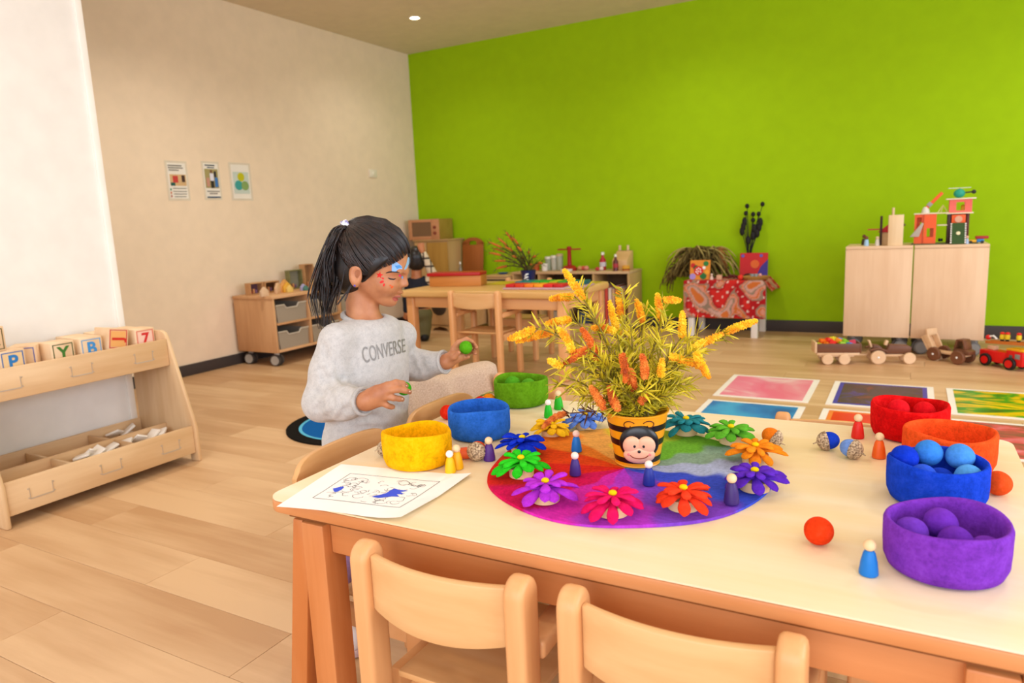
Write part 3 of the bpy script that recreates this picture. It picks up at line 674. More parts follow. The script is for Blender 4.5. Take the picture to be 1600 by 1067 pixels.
# ================================================================== tables and chairs
m_beech = wood('#e4a970', '#d2935a', 'Z', name='beech_upright', rough=0.4)
m_beechx = wood('#e8b078', '#dca066', 'X', name='beech_rail', rough=0.4)
m_ply = wood('#e8bc84', '#d5a066', 'X', name='beech_plywood', rough=0.4)
def make_chair(W=0.285, Hb=0.545, hs=0.30, Dp=0.33, label='', group=None, wide=False):
    """child's beech armchair, origin on the floor under the seat, front towards +y"""
    t = thing('child_chair', label, 'chair', group=group)
    hw = W/2; yb = -Dp/2; Ht = Hb; Hb = Hb-0.045 if wide else Hb
    for s in (-1, 1):
        # rear post with rounded head
        prof = [(-0.022, 0), (0.022, 0), (0.026, hs), (0.027, Hb-0.03)]+[(0.027*math.cos(R_(a))-0.0, Hb-0.03+0.03*math.sin(R_(a))) for a in range(15, 180, 15)]+[(-0.027, Hb-0.03), (-0.026, hs)]
        Myz = Matrix(((0, 0, 1, s*hw), (1, 0, 0, yb), (0, 1, 0, 0), (0, 0, 0, 1)))
        MB().prism(prof, -0.017, 0.017, Myz).build('rear_leg', m_beech, t, bevel=0.009, seg=3)
        MB().box((s*hw, Dp/2-0.03, (hs+0.105)/2), (0.034, 0.045, hs+0.105)).build('front_leg', m_beech, t, bevel=0.008, seg=3)
        arm = [(yb+0.028, hs+0.098), (yb+0.03, hs+0.128), (Dp/2-0.01, hs+0.14), (Dp/2+0.005, hs+0.13), (Dp/2+0.005, hs+0.112), (0.05, hs+0.106)]
        MB().prism(arm, -0.02, 0.02, Matrix(((0, 0, 1, s*hw), (1, 0, 0, 0), (0, 1, 0, 0), (0, 0, 0, 1)))).build('armrest', m_beech, t, bevel=0.007, seg=3)
        MB().box((s*hw, 0, hs-0.035), (0.02, Dp-0.095, 0.045)).build('side_rail', m_beechx, t, bevel=0.004)
    MB().box((0, Dp/2-0.03, hs-0.035), (W-0.036, 0.02, 0.045)).build('front_rail', m_beechx, t, bevel=0.004)
    # curved plywood back
    z0, z1 = (Ht-0.125, Ht) if wide else (Hb-0.125, Hb-0.018)
    def bk(u, v):
        x = (u-0.5)*((W+0.03) if wide else (W-0.034)); c = 1-(2*u-1)**2
        z = z0+0.012*(1-c)*1.2+(z1-z0-0.012*(1-c)*1.2)*v
        if wide: z = min(z, z1-0.035*abs(2*u-1)**7)
        return (x, yb-0.012-0.022*c-(0.031 if wide else 0), z)
    def bk2(u, v):
        p = bk(u, v); return (p[0], p[1]+0.014, p[2])
    mb = MB(); nu, nv = 29, 5
    mb.grid(bk, nu, nv); mb.grid(bk2, nu, nv); o = nu*nv
    ring = [i for i in range(nu)]+[j*nu+nu-1 for j in range(1, nv)]+[(nv-1)*nu+i for i in range(nu-2, -1, -1)]+[j*nu for j in range(nv-2, 0, -1)]
    for a, b in zip(ring, ring[1:]+ring[:1]): mb.f.append((a, b, b+o, a+o))
    mb.build('backrest', m_ply, t, bevel=0.003)
    def st(u, v):
        x = (u-0.5)*(W-0.042); y = yb+0.03+v*(Dp-0.035); return (x, y, hs-0.008*math.sin(math.pi*u)*math.sin(math.pi*min(1, v*1.1)))
    mb = MB(); mb.grid(st, 11, 9); mb.grid(lambda u, v: (lambda p: (p[0], p[1], p[2]-0.012))(st(u, v)), 11, 9); o = 99; nu, nv = 11, 9
    ring = [i for i in range(nu)]+[j*nu+nu-1 for j in range(1, nv)]+[(nv-1)*nu+i for i in range(nu-2, -1, -1)]+[j*nu for j in range(nv-2, 0, -1)]
    for a, b in zip(ring, ring[1:]+ring[:1]): mb.f.append((a, b, b+o, a+o))
    mb.build('seat', m_ply, t, bevel=0.003)
    return t
gC = 'small beech chairs around the play table'
chA = make_chair(label='small beech chair in the foreground under the paper corner, left of the two nearest', group=gC)
a = onZ(572, 850, 0.545); b = onZ(815, 905, 0.545)
YC = 0.835
chA.location = (-0.612, YC+0.165-0.012, 0)
chB = dup(chA, (-0.247, YC+0.17-0.012, 0), R_(0.5), 'small beech chair in the foreground, right of the two nearest')
chC = make_chair(Hb=0.578, Dp=0.275, wide=True, group=gC, label='small beech chair tucked under the table end beside the colouring sheet')
chC.location = (-0.91, 1.145, 0); chC.rotation_euler = (0, 0, R_(-90))
chE = dup(chA, (-1.122, 1.807, 0), R_(156), 'small beech chair behind the green felt bowl on the far side of the play table')
chF = dup(chA, (-0.12, 1.66, 0), R_(180), 'small beech chair tucked under the far side of the table, seen only below its edge')
chD = dup(chC, (-0.905, 1.515, 0), R_(-90), 'small beech chair tucked under the table end beside the red orange ball')
chH = dup(chA, (-1.35-0.894*0.165, 1.90+0.447*0.165, 0), R_(63.4), 'small beech chair turned away behind the child, a beige cloth over its back')
chG = dup(chA, (0.10, 1.25, 0), R_(90), 'small beech chair tucked under the right table end, seen only below the table edge')

# ---- the play table
TX0, TX1, TY0, TY1, TZ = -1.035, 0.20, 0.868, 1.70, 0.56
tb = thing('play_table', 'rectangular beech play table with pale maple top covered in felt toys', 'table', ((TX0+TX1)/2, (TY0+TY1)/2, 0), R_(0.5))
hw, hd = (TX1-TX0)/2, (TY1-TY0)/2
m_top = wood('#fbeed6', '#f0d6a6', 'X', name='maple_table_top', rough=0.38, scale=0.5)
m_edge = wood('#dd9a62', '#c97f48', 'X', name='beech_table_edge', rough=0.4)
def rrect(a, b, r, n=5):
    o = []
    for cx, cy, s in ((a-r, b-r, 0), (-a+r, b-r, 90), (-a+r, -b+r, 180), (a-r, -b+r, 270)):
        for i in range(n+1):
            q = R_(s+90*i/n); o.append((cx+r*math.cos(q), cy+r*math.sin(q)))
    return o
MB().prism(rrect(hw-0.0012, hd-0.0012, 0.035), TZ-0.003, TZ).build('maple_surface', m_top, tb, smooth=0)
MB().prism(rrect(hw, hd, 0.036), TZ-0.026, TZ-0.0031).build('edge_band', m_edge, tb, bevel=0.004)
m_apr = wood('#d98f58', '#c67a42', 'X', name='beech_apron', rough=0.42)
az0, az1 = 0.462, TZ-0.034
MB().b2((-hw+0.13, -hd+0.03, az0), (hw-0.10, -hd+0.05, az1)).build('apron', m_apr, tb, bevel=0.003)
MB().b2((-hw+0.13, hd-0.05, az0), (hw-0.10, hd-0.03, az1)).build('apron', m_apr, tb, bevel=0.003)
for s in (-1, 1): MB().b2((s*(hw-0.10)-0.01, -hd+0.055, az0), (s*(hw-0.10)+0.01, hd-0.055, az1)).build('end_apron', m_apr, tb, bevel=0.003)
MB().b2((-hw+0.05, -hd+0.055, TZ-0.034), (hw-0.05, hd-0.055, TZ-0.0262)).build('under_panel', m_apr, tb)
m_leg = wood('#dc9258', '#c4743a', 'Z', name='beech_table_leg', rough=0.42)
for sx in (-1, 1):
    for sy in (-1, 1):
        x0 = sx*(hw-0.102); y0 = sy*(hd-0.04)
        # each leg is an inverted V in the plane of the table side: one upright post, one splayed outwards
        MB().prism([(x0-0.027, 0), (x0+0.027, 0), (x0+0.027, az1-0.006), (x0-0.027, az1-0.006)] if True else [], y0-0.028, y0+0.028, Mxz).build('leg', m_leg, tb, bevel=0.005)
        xo = x0+sx*0.105
        MB().prism([(xo-0.022, 0), (xo+0.022, 0), (x0+sx*0.028+0.0, 0.40), (x0+sx*0.028, az1-0.006), (x0+sx*0.052, az1-0.006)][::1] if sx > 0 else [(xo+0.022, 0), (xo-0.022, 0), (x0-0.052, az1-0.006), (x0-0.028, az1-0.006), (x0-0.028, 0.40)], y0-0.022, y0+0.022, Mxz).build('splayed_leg', m_leg, tb, bevel=0.004)
MB().b2((-hw+0.05, -hd+0.012, TZ-0.0335), (hw-0.05, -hd+0.0545, TZ-0.0265)).build('painted_gap_shade', wood('#8f5224', '#7a4218', 'X', name='gap_shade_wood'), tb)  # strip closing the reveal, coloured dark brown for the shade in that groove

# ---- beige cloth over the chair back
cD = chH.location
def cloth_over(u, v):
    # u along the back, v from the front hem over the rail to the rear hem
    x = (u-0.5)*0.36; s = (v-0.40)*0.36
    fold = 0.013*math.sin(u*17+v*2)+0.007*math.sin(u*31)
    if abs(s) < 0.035: y = s*1.25; z = 0.562-0.25*s*s/0.035
    else:
        q = abs(s)-0.035; y = math.copysign(0.044+0.05*q/0.2+(0.016+fold)*(0.25+q*9), s); z = 0.553-q
    return (x*(1+0.05*v)+0.01*math.sin(v*7), y-0.165, z+0.006*math.sin(u*9)+0.05*max(0, u-0.8)*(1-v))
mb = MB(); mb.grid(cloth_over, 40, 40)
cl = mb.build('draped_cloth', noisy([(0.3, '#b89c84'), (0.7, '#d3bba2')], 240, 0.95, name='beige_linen', bump=0.3), None, smooth=180)
cl.location = chH.location; cl.rotation_euler = chH.rotation_euler
sm = cl.modifiers.new('thickness', 'SOLIDIFY'); sm.thickness = 0.003
tag(cl, 'beige linen cloth draped over the chair back beside the child', 'cloth')

# ---- second table behind, with chairs
T2X0, T2X1, T2Y0, T2Y1, T2Z = -3.20, -1.87, 4.05, 4.78, 0.59
t2 = thing('activity_table', 'beech activity table in the background with a box, pot and coloured tray', 'table', ((T2X0+T2X1)/2, (T2Y0+T2Y1)/2, 0))
a2, b2_ = (T2X1-T2X0)/2, (T2Y1-T2Y0)/2
m_top2 = wood('#dcb070', '#cf9f5c', 'X', name='warm_table_top', rough=0.4)
MB().prism(rrect(a2, b2_, 0.04), T2Z-0.05, T2Z).build('table_top', m_top2, t2, bevel=0.016, seg=4)
for s in (-1, 1):
    MB().box((0, s*(b2_-0.06), T2Z-0.09), (2*a2-0.2, 0.02, 0.07)).build('apron', m_beechx, t2, bevel=0.003)
    MB().box((s*(a2-0.06), 0, T2Z-0.09), (0.02, 2*b2_-0.2, 0.07)).build('apron', m_beechx, t2, bevel=0.003)
    for s2 in (-1, 1): MB().box((s*(a2-0.065), s2*(b2_-0.065), (T2Z-0.052)/2), (0.065, 0.065, T2Z-0.052)).build('leg', m_beech, t2, bevel=0.012, seg=3)
gC2 = 'beech chairs around the background table'
c1 = make_chair(W=0.365, Hb=0.60, hs=0.315, Dp=0.30, label='beech chair in front of the background table', group=gC2)
c1.location = (-2.535, 4.005+0.15, 0)
dup(c1, (-2.62, 4.80, 0), R_(180), 'beech chair on the far side of the background table')
# box with red lid
p = onZ(700, 452, T2Z); q = onZ(728, 455, T2Z)
bx = thing('lidded_wooden_box', 'long orange wooden box with slanting red lid on the background table', 'box', (-2.93, 4.42, T2Z+0.0005), R_(14))
m_bx = wood('#c9813c', '#b36c2a', 'X', name='orange_box_wood')
MB().b2((-0.20, -0.075, 0), (0.20, 0.075, 0.075)).build('box_body', m_bx, bx, bevel=0.003)
MB().b2((-0.215, -0.085, 0.0755), (0.20, 0.085, 0.1)).build('red_lid', flat('#b01515', 0.4), bx, bevel=0.006)
# yellow placemat sheets and coloured tray
for (X, Y, r, lab) in [(-2.63, 4.60, 0.0, 'square yellow green mat on the background table behind the chair'), (-2.02, 4.60, 0.0, 'square yellow green mat at the right end of the background table')]:
    t = thing('table_mat', lab, 'mat', (X, Y, T2Z+0.0003), r, 'mats on the background table')
    MB().prism(rrect(0.11, 0.13, 0.02), 0, 0.003).build('mat_sheet', flat('#b8a018', 0.5), t); MB().prism(rrect(0.09, 0.11, 0.02), 0.0032, 0.0042).build('mat_centre', flat('#c8b020', 0.5), t)
ry = thing('rainbow_tray', 'flat tray with rows of red, orange, green and blue pieces on the background table', 'toy tray', (-2.14, 4.33, T2Z+0.0005), R_(3))
MB().b2((-0.27, -0.16, 0), (0.27, 0.17, 0.012)).build('tray_base', flat('#c9a0a8', 0.5), ry, bevel=0.004)
rowA = ['#c81414', '#d63a10', '#ee7a10', '#f09a18', '#d81c14', '#c21818']; rowB = ['#1f6f74', '#1c7f6a', '#159a3c', '#2aa81e', '#a8b818', '#2a9a28', '#13705a', '#0f5f62']
for i, c in enumerate(rowA): MB().b2((-0.255+i*0.07, -0.145, 0.0125), (-0.19+i*0.07, -0.03, 0.034)).build('coloured_piece', flat(c, 0.5), ry, bevel=0.004)
for i, c in enumerate(rowB): MB().b2((-0.255+i*0.064, 0.0, 0.0125), (-0.197+i*0.064, 0.15, 0.038)).build('coloured_piece', flat(c, 0.5), ry, bevel=0.004)

# ---- round rug
rg = thing('round_rug', 'round black rug with blue and pale blue rings on the floor behind the child', 'rug', (-2.56, 2.85, 0.0004))
def ringdisc(r0, r1, z): return [(max(r0, 0.0), 0.0), (r1, 0.0), (r1, z), (max(r0, 0.0), z)] if r0 > 0 else [(0, 0), (r1, 0), (r1, z), (0, z)]
for nm, r0, r1, c in (('outer_ring', 0.335, 0.40, '#15120f'), ('pale_ring', 0.318, 0.3345, '#5fb8d8'), ('blue_ring', 0.13, 0.3175, '#0c5aa0'), ('centre_disc', 0.0, 0.1295, '#4fb4d0')):
    MB().lathe(ringdisc(r0, r1, 0.008), 64).build(nm, flat(c, 0.95, 0.1, bump=0.4), rg)

# ---- floor pictures
def art_mat(stops, scale, detail=3, dist=1.0, stretch=(1, 1, 1), off=0):
    m, nt, b = _new('painted_sheet')
    t = nt.nodes.new('ShaderNodeTexCoord'); mp = nt.nodes.new('ShaderNodeMapping'); mp.inputs['Scale'].default_value = stretch; mp.inputs['Location'].default_value = (off, off*0.7, 0)
    nt.links.new(t.outputs['Object'], mp.inputs[0])
    n = nt.nodes.new('ShaderNodeTexNoise'); n.inputs['Scale'].default_value = scale; n.inputs['Detail'].default_value = detail; n.inputs['Distortion'].default_value = dist
    nt.links.new(mp.outputs[0], n.inputs['Vector'])
    nt.links.new(_ramp(nt, n.outputs['Fac'], [(p, lin(c)) for p, c in stops]), b.inputs['Base Color'])
    b.inputs['Roughness'].default_value = 0.35; return m
sheet = MB().box((0, 0, 0.0015), (0.512, 0.575, 0.003)).mesh('sheet', bevel=0)
panel = MB().box((0, 0, 0.0034), (0.448, 0.52, 0.0006)).mesh('painted_area', bevel=0)
PX_ = [-0.71, -0.112, 0.462]; PY_ = [4.325, 3.655]
arts = [('floor picture sheet washed in pink, far row, behind the yellow flowers', art_mat([(0.35, '#ef6f92'), (0.5, '#f08aa4'), (0.62, '#f3c4c8'), (0.75, '#f2dcd8')], 3.2, off=4)),
        ('floor picture sheet in dark purple brown with violet edge, far row middle', art_mat([(0.3, '#3c2f86'), (0.42, '#3d2a3a'), (0.55, '#33232a'), (0.66, '#6a2a22')], 5, 6, 1.5, off=2)),
        ('floor picture sheet in green and yellow, far row right', art_mat([(0.32, '#2e5a10'), (0.46, '#149a0c'), (0.56, '#e6b400'), (0.68, '#e8d400')], 3.4, 5, 1.8, (1, 2.2, 1), off=1)),
        ('floor picture sheet in bright blue, near row left beyond the table edge', art_mat([(0.3, '#0a4f9c'), (0.5, '#0f7cc4'), (0.7, '#35a8dc')], 3, off=7)),
        ('floor picture sheet in red and orange beyond the table edge', art_mat([(0.35, '#e01a08'), (0.5, '#e83408'), (0.66, '#f08a50')], 3, off=3)),
        ('floor picture sheet in crimson and black, near row right behind the orange bowl', art_mat([(0.34, '#4a4236'), (0.45, '#a83a48'), (0.55, '#d63a52'), (0.72, '#e58aa0')], 4, 5, 1.6, (1, 2, 1), off=9))]
m_sheet = flat('#f4ece2', 0.5, name='white_sheet')
for k, (lab, m) in enumerate(arts):
    t = thing('floor_picture', lab, 'picture', (PX_[k % 3], PY_[k//3], 0.0002), group='picture sheets laid on the floor')
    put('sheet', sheet, m_sheet, t); pm = panel.copy(); pm.materials.clear(); ob = put('painted_area', pm, m, t)
    if k in (1, 4):
        ob.scale = (0.9, 0.9, 1); ob.location = (0, 0, 0.0004)
        pb2 = panel.copy(); pb2.materials.clear(); put('painted_border', pb2, flat('#3a34a6' if k == 1 else '#f08236', 0.4), t)

# ---- cloth covered table at the green wall
ct = thing('small_white_table', 'small white table under the patterned red cloth at the green wall', 'table', (-1.365, 6.235, 0))
m_wt = flat('#efe8dc', 0.5, name='white_table_paint')
MB().box((0, 0, 0.46), (0.60, 0.40, 0.03)).build('table_top', m_wt, ct, bevel=0.003)
for sx in (-1, 1):
    for sy in (-1, 1): MB().box((sx*0.262, sy*0.17-0.02*(sy < 0), 0.222), (0.052, 0.052, 0.444)).build('leg', m_wt, ct, bevel=0.004)
def cl2(u, v):
    # u across the table, v from front hem over the top to the back
    W_ = 0.78; L_2 = 0.86
    x = (u-0.43)*W_; s = v*L_2
    drop = 0.315
    z = 0.4785; y = -0.215
    if s < drop: z = 0.4785-(drop-s); y = -0.222-0.012*math.sin(u*22)*(drop-s)*2.4-0.01*(drop-s)
    else: y = -0.215+(s-drop)
    if x > 0.315 and s >= drop: 
        e = x-0.315; z = 0.4785-0.72*e-0.05*e*math.sin(v*9); x = 0.315+0.62*e
    if x > 0.315 and s < drop:
        e = x-0.315; x = 0.315+0.25*e; y += 0.10*e*4*0.3; 
    if x < -0.315:
        e = -0.315-x; x = -0.315-0.3*e; 
        if s >= drop: z -= 0.9*e
    if s > drop+0.41: y = 0.195+0.02; z = 0.4785-(s-drop-0.41)
    return (x, y, z)
mb = MB(); mb.grid(cl2, 90, 90)
me = mb.mesh('patterned_cloth', smooth=180)
def cl_print(co):
    x = co[:, 0]*11+0.6; z = (co[:, 2]+co[:, 1]*0.9)*11
    w = x+0.8*np.sin(z*1.3)+0.4*np.sin(z*2.9+1); q = z+0.9*np.sin(x*1.2+2)+0.4*np.sin(x*2.6)
    f = np.sin(w*1.5)*np.cos(q*1.4)+0.5*np.sin(w*0.8+q*1.7)
    b = np.abs(((f*2.2) % 1.0)-0.5)
    cols = np.array([lin(c)[:3] for c in ('#a81418', '#c4241e', '#cf8a74', '#c4998a', '#8f7a66', '#c66a2c')])
    i = np.where(f < -0.75, 1, np.where(f < -0.3, 0, np.where(f < -0.15, 4, np.where(f < 0.35, 2, np.where(f < 0.55, 4, np.where(f < 0.9, 3, 5))))))
    i = np.where((np.abs(f) < 0.06), 5, i)
    c = cols[i]
    d = ((np.sin(x*7)*np.sin(z*7)) > 0.8) & ((i < 2))
    c[d] = lin('#e6c8b8')[:3]
    return c
paint(me, cl_print)
clo = put('patterned_cloth', me, vcol('patterned_cotton', 0.9, 0.2, 300), None, (-1.365, 6.235, 0))
sm = clo.modifiers.new('thickness', 'SOLIDIFY'); sm.thickness = 0.002; sm.offset = 1
tag(clo, 'red, pink and brown patterned cloth hanging over the small white table', 'tablecloth')
ZT = 0.482
def cp(px, Y, py=430): return onY(px, py, Y).x
# stood-up picture panels
pb = thing('art_picture', 'small picture panel with red spotted ladybird and leaves on the cloth table', 'picture', (cp(1093, 6.07), 6.07, ZT), rot=(R_(-10), 0, 0))
MB().b2((-0.085, 0, 0), (0.085, 0.008, 0.165)).build('panel_board', flat('#e08a20', 0.5), pb)
for (x, z, r, c, nm) in [(-0.06, 0.12, 0.02, '#c41a1a', 'red_shape'), (0.05, 0.135, 0.022, '#1f7a34', 'green_leaf'), (-0.01, 0.075, 0.04, '#d01818', 'ladybird'), (0.035, 0.10, 0.013, '#f4f0ec', 'white_spot'), (0.03, 0.03, 0.028, '#186a30', 'green_leaf'), (-0.06, 0.025, 0.026, '#a88ad0', 'lilac_shape'), (-0.035, 0.1, 0.022, '#135c2c', 'green_leaf'), (0.06, 0.06, 0.02, '#e8a020', 'yellow_shape')]:
    MB().cyl((0, 0, 0), r, 0.003, 18, TR((x, -0.002-0.0005*(nm == 'ladybird')-0.001*(nm == 'white_spot'), z), (R_(90), 0, 0))).build(nm, flat(c, 0.5), pb)
for (x, z) in [(-0.025, 0.085), (-0.01, 0.095), (0.005, 0.085), (-0.03, 0.065), (-0.012, 0.07), (0.008, 0.065), (-0.018, 0.052)]:
    MB().cyl((0, 0, 0), 0.006, 0.002, 10, TR((x, -0.0062, z), (R_(90), 0, 0))).build('white_spot', flat('#f6f2ee', 0.5), pb)
rp = thing('art_picture', 'square red and violet picture panel leaning on the green wall behind the cloth table', 'picture', (cp(1177, 6.30), 6.30, ZT), rot=(R_(-6), 0, 0))
MB().b2((-0.115, 0, 0), (0.115, 0.01, 0.205)).build('panel_board', flat('#c8141a', 0.5), rp)
MB().prism([(0.02, 0.0), (0.115, 0.0), (0.115, 0.15), (0.06, 0.09)], -0.002, -0.0004, Mxz).build('violet_corner', flat('#3b2a8c', 0.5), rp)
MB().cyl((0, 0, 0), 0.035, 0.003, 20, TR((0.01, -0.002, 0.11), (R_(90), 0, 0))).build('orange_disc', flat('#e0641c', 0.5), rp)
for x in (-0.09, 0.06): MB().cyl((0, 0, 0), 0.014, 0.003, 12, TR((x, -0.002, 0.18), (R_(90), 0, 0))).build('violet_dot', flat('#6a5ab0', 0.5), rp)
# dried hanging foliage heap
r5 = random.Random(5)
def foliage(mb, n, c, spread, length, droop, rr, r, w=0.004):
    for i in range(n):
        a = r.uniform(0, 2*math.pi); s = Vector(c)+Vector((r.uniform(-1, 1)*spread, r.uniform(-0.5, 0.5)*spread*0.5, r.uniform(-0.2, 0.8)*spread))
        d = Vector((math.cos(a), math.sin(a)*0.4, r.uniform(0.1, 0.8))).normalized(); L = length*r.uniform(0.5, 1.2)
        pts = []; p_ = s.copy()
        for k in range(7):
            pts.append(p_.copy()); d = (d+Vector((r.uniform(-.3, .3), r.uniform(-.15, .15), -droop*r.uniform(0.5, 1.2)))).normalized(); p_ = p_+d*L/6
        pts = [Vector((q.x, max(-0.13, min(q.y, 0.125)), max(q.z, -0.2 if q.x < -0.27 else 0.012))) for q in pts]
        mb.tube(pts, [w*(1-abs(k/6-0.4)) for k in range(7)], 5)
dp = thing('dried_foliage', 'bushy dried olive brown foliage drooping over the left of the cloth table', 'dried plant', (cp(1098, 6.27), 6.27, ZT))
for nm, cs, n in (('dark_strands', [(0.3, '#4a3a14'), (0.7, '#7a6526')], 230), ('pale_strands', [(0.3, '#8f7a3a'), (0.7, '#b8a660')], 90)):
    mb = MB(); foliage(mb, n, (-0.02, 0, 0.15), 0.13, 0.28, 0.5, None, r5, 0.0075)
    if nm == 'dark_strands': foliage(mb, 110, (-0.16, 0.02, 0.05), 0.06, 0.24, 0.5, None, r5, 0.008)
    o = mb.build(nm, noisy(cs, 30, 0.8), dp, smooth=180); o['kind'] = 'stuff'
MB().lathe([(0, 0), (0.05, 0), (0.06, 0.09), (0.052, 0.09), (0.045, 0.006), (0, 0.006)], 18).build('pot', flat('#5a4426', 0.7), dp)
for i in range(5):
    mb = MB(); q = Vector((0.1, -0.02, 0.22)); pts = [q, q+Vector((0.06, 0, 0.03-0.02*i)), q+Vector((0.12, 0, 0.01-0.045*i))]
    mb.tube(pts, [0.004, 0.016, 0.002], 6); mb.build('dry_leaf', flat(['#8a5a24', '#9a6a2c', '#7a4f20', '#a8702c', '#86501e'][i], 0.7), dp, smooth=180)
# black pod stems
bs = thing('black_pod_stems', 'black stems with round seed pods standing before the green wall in a dark vase', 'dried plant', (cp(1170, 6.36), 6.36, ZT))
MB().lathe([(0, 0), (0.03, 0), (0.034, 0.12), (0.022, 0.16), (0.018, 0.16), (0.02, 0.01), (0, 0.01)], 16).build('vase', flat('#2a2320', 0.5), bs)
m_pod = flat('#14100e', 0.7, name='black_pod')
for i, (dx, dz) in enumerate([(-0.02, 0.59), (0.105, 0.60), (-0.03, 0.53), (0.03, 0.52), (0.075, 0.52), (0.03, 0.47), (-0.04, 0.46), (0.09, 0.45), (-0.05, 0.42), (0.04, 0.4), (0.08, 0.41), (0.065, 0.36), (-0.06, 0.38), (0.03, 0.34), (-0.01, 0.30)]):
    mb = MB(); mb.tube([(0, 0, 0.1), (dx*0.35, 0, 0.1+(dz-0.1)*0.5), (dx, 0, dz)], 0.003, 5); s_ = mb.build('stem', m_pod, bs, smooth=180)
    MB().sph((dx, 0, dz+0.008), (0.018, 0.018, 0.021) if i < 6 else (0.021, 0.016, 0.04), 10, 8).build('seed_pod', m_pod, s_)
# bowl / tray and small pieces
wt = thing('woven_tray', 'shallow tan woven tray with small pieces on the right of the cloth table', 'tray', (cp(1180, 6.12), 6.12, ZT))
MB().lathe([(0, 0), (0.10, 0), (0.12, 0.022), (0.112, 0.022), (0.095, 0.006), (0, 0.006)], 26).build('tray_wall', flat('#b07f3c', 0.8, bump=0.4), wt)
for (lab, nm, px, Y, c, r, h) in [('small orange red felt ball before the woven tray', 'felt_ball', 1157, 6.04, '#e0301c', 0.022, 0), ('pale figure block beside the ladybird picture', 'toy_figure', 1112, 6.06, '#e6c9b8', 0.016, 0.05), ('pale wooden cube beside the figure block', 'wooden_cube', 1124, 6.05, '#d9a384', 0.02, 0.04), ('dark red berries heap behind the orange ball', 'berry_heap', 1145, 6.16, '#5a1410', 0.04, 0), ('small brown basket of berries in front of the red picture', 'berry_heap', 1170, 6.27, '#4a120e', 0.04, 0)]:
    p = (cp(px, Y), Y, ZT)
    mb = MB()
    if nm == 'felt_ball': mb.sph((0, 0, r), r, 18, 12)
    elif nm == 'toy_figure': mb.lathe([(0, 0), (r, 0), (r*0.7, h*0.55), (r*0.35, h*0.62), (r*0.7, h*0.8), (r*0.4, h), (0, h)], 14)
    elif nm == 'wooden_cube': mb.box((0, 0, r), (2*r, 2*r, 2*r))
    else:
        for i in range(14):
            a = i*2.4; rr_ = r*math.sqrt((i+0.5)/14); mb.sph((rr_*math.cos(a), rr_*math.sin(a)*0.6, 0.012+0.012*(1-(i/14))), 0.012, 8, 6)
    tag(mb.build(nm, flat(c, 0.7), None, loc=p, bevel=0.002 if nm == 'wooden_cube' else 0), lab, {'felt_ball': 'ball', 'toy_figure': 'toy', 'wooden_cube': 'toy block'}.get(nm, 'berries'))
tf = MB()
for s in range(2): tf.lathe([(0, 0), (0.012, 0), (0.022, 0.02), (0, 0.02)], 12, TR((0.03*s-0.02, -0.02, 0.023)))
wtc = tf.build('small_cup', flat('#a9b8c0', 0.4), wt); MB().sph((0.045, -0.03, 0.035), 0.014, 10, 8).build('pink_pebble', flat('#e6a0a0', 0.6), wt)

# ---- pair of wheeled cabinets at the green wall
KY = 5.60; KZ0, KZ1 = 0.118, 0.758
def wheeled_cabinet(x0, x1, label):
    t = thing('wheeled_cabinet', label, 'cabinet', (x0, KY, 0), group='pair of wheeled cabinets at the green wall')
    w = x1-x0
    boxy((0, 0.0, KZ0), (w, 0.018, KZ1-0.021), 'back_panel', W_PALE('Z'), t, 0.002)
    boxy((0, 0.0185, KZ0), (0.018, 0.40, KZ1-0.021), 'side_panel', W_PALE('Z'), t, 0.002); boxy((w-0.018, 0.0185, KZ0), (w, 0.40, KZ1-0.021), 'side_panel', W_PALE('Z'), t, 0.002)
    boxy((0, -0.002, KZ1-0.02), (w, 0.402, KZ1), 'top_board', W_PALE('X'), t, 0.002); boxy((0.019, 0.019, KZ0), (w-0.019, 0.40, KZ0+0.02), 'bottom_board', W_PALE('X'), t, 0.002)
    for (fx, fy) in ((0.06, 0.07), (w-0.06, 0.07), (0.06, 0.34), (w-0.06, 0.34)):
        Mw = TR((fx, fy, 0.048), (R_(90), 0, R_(20)))
        c_ = MB().cyl((0, 0, 0.02), 0.048, 0.022, 24, Mw).cyl((0, 0, -0.02), 0.048, 0.022, 24, Mw).build('caster_wheel', flat('#6d6a66', 0.5, name='grey_tyre'), t, bevel=0.004)
        MB().cyl((0, 0, 0.032), 0.038, 0.004, 20, Mw).build('hub_cap', m_tyre, c_)
        MB().cyl((fx, fy, 0.105), 0.02, 0.025, 14).box((fx, fy, 0.075), (0.02, 0.012, 0.05)).build('caster_stem', m_tyre, t)
    return t
wheeled_cabinet(-0.406, 0.012, 'pale beech wheeled cabinet under the tall wooden block, left of the pair')
wheeled_cabinet(0.02, 0.448, 'pale beech wheeled cabinet under the toy rescue tower, right of the pair')

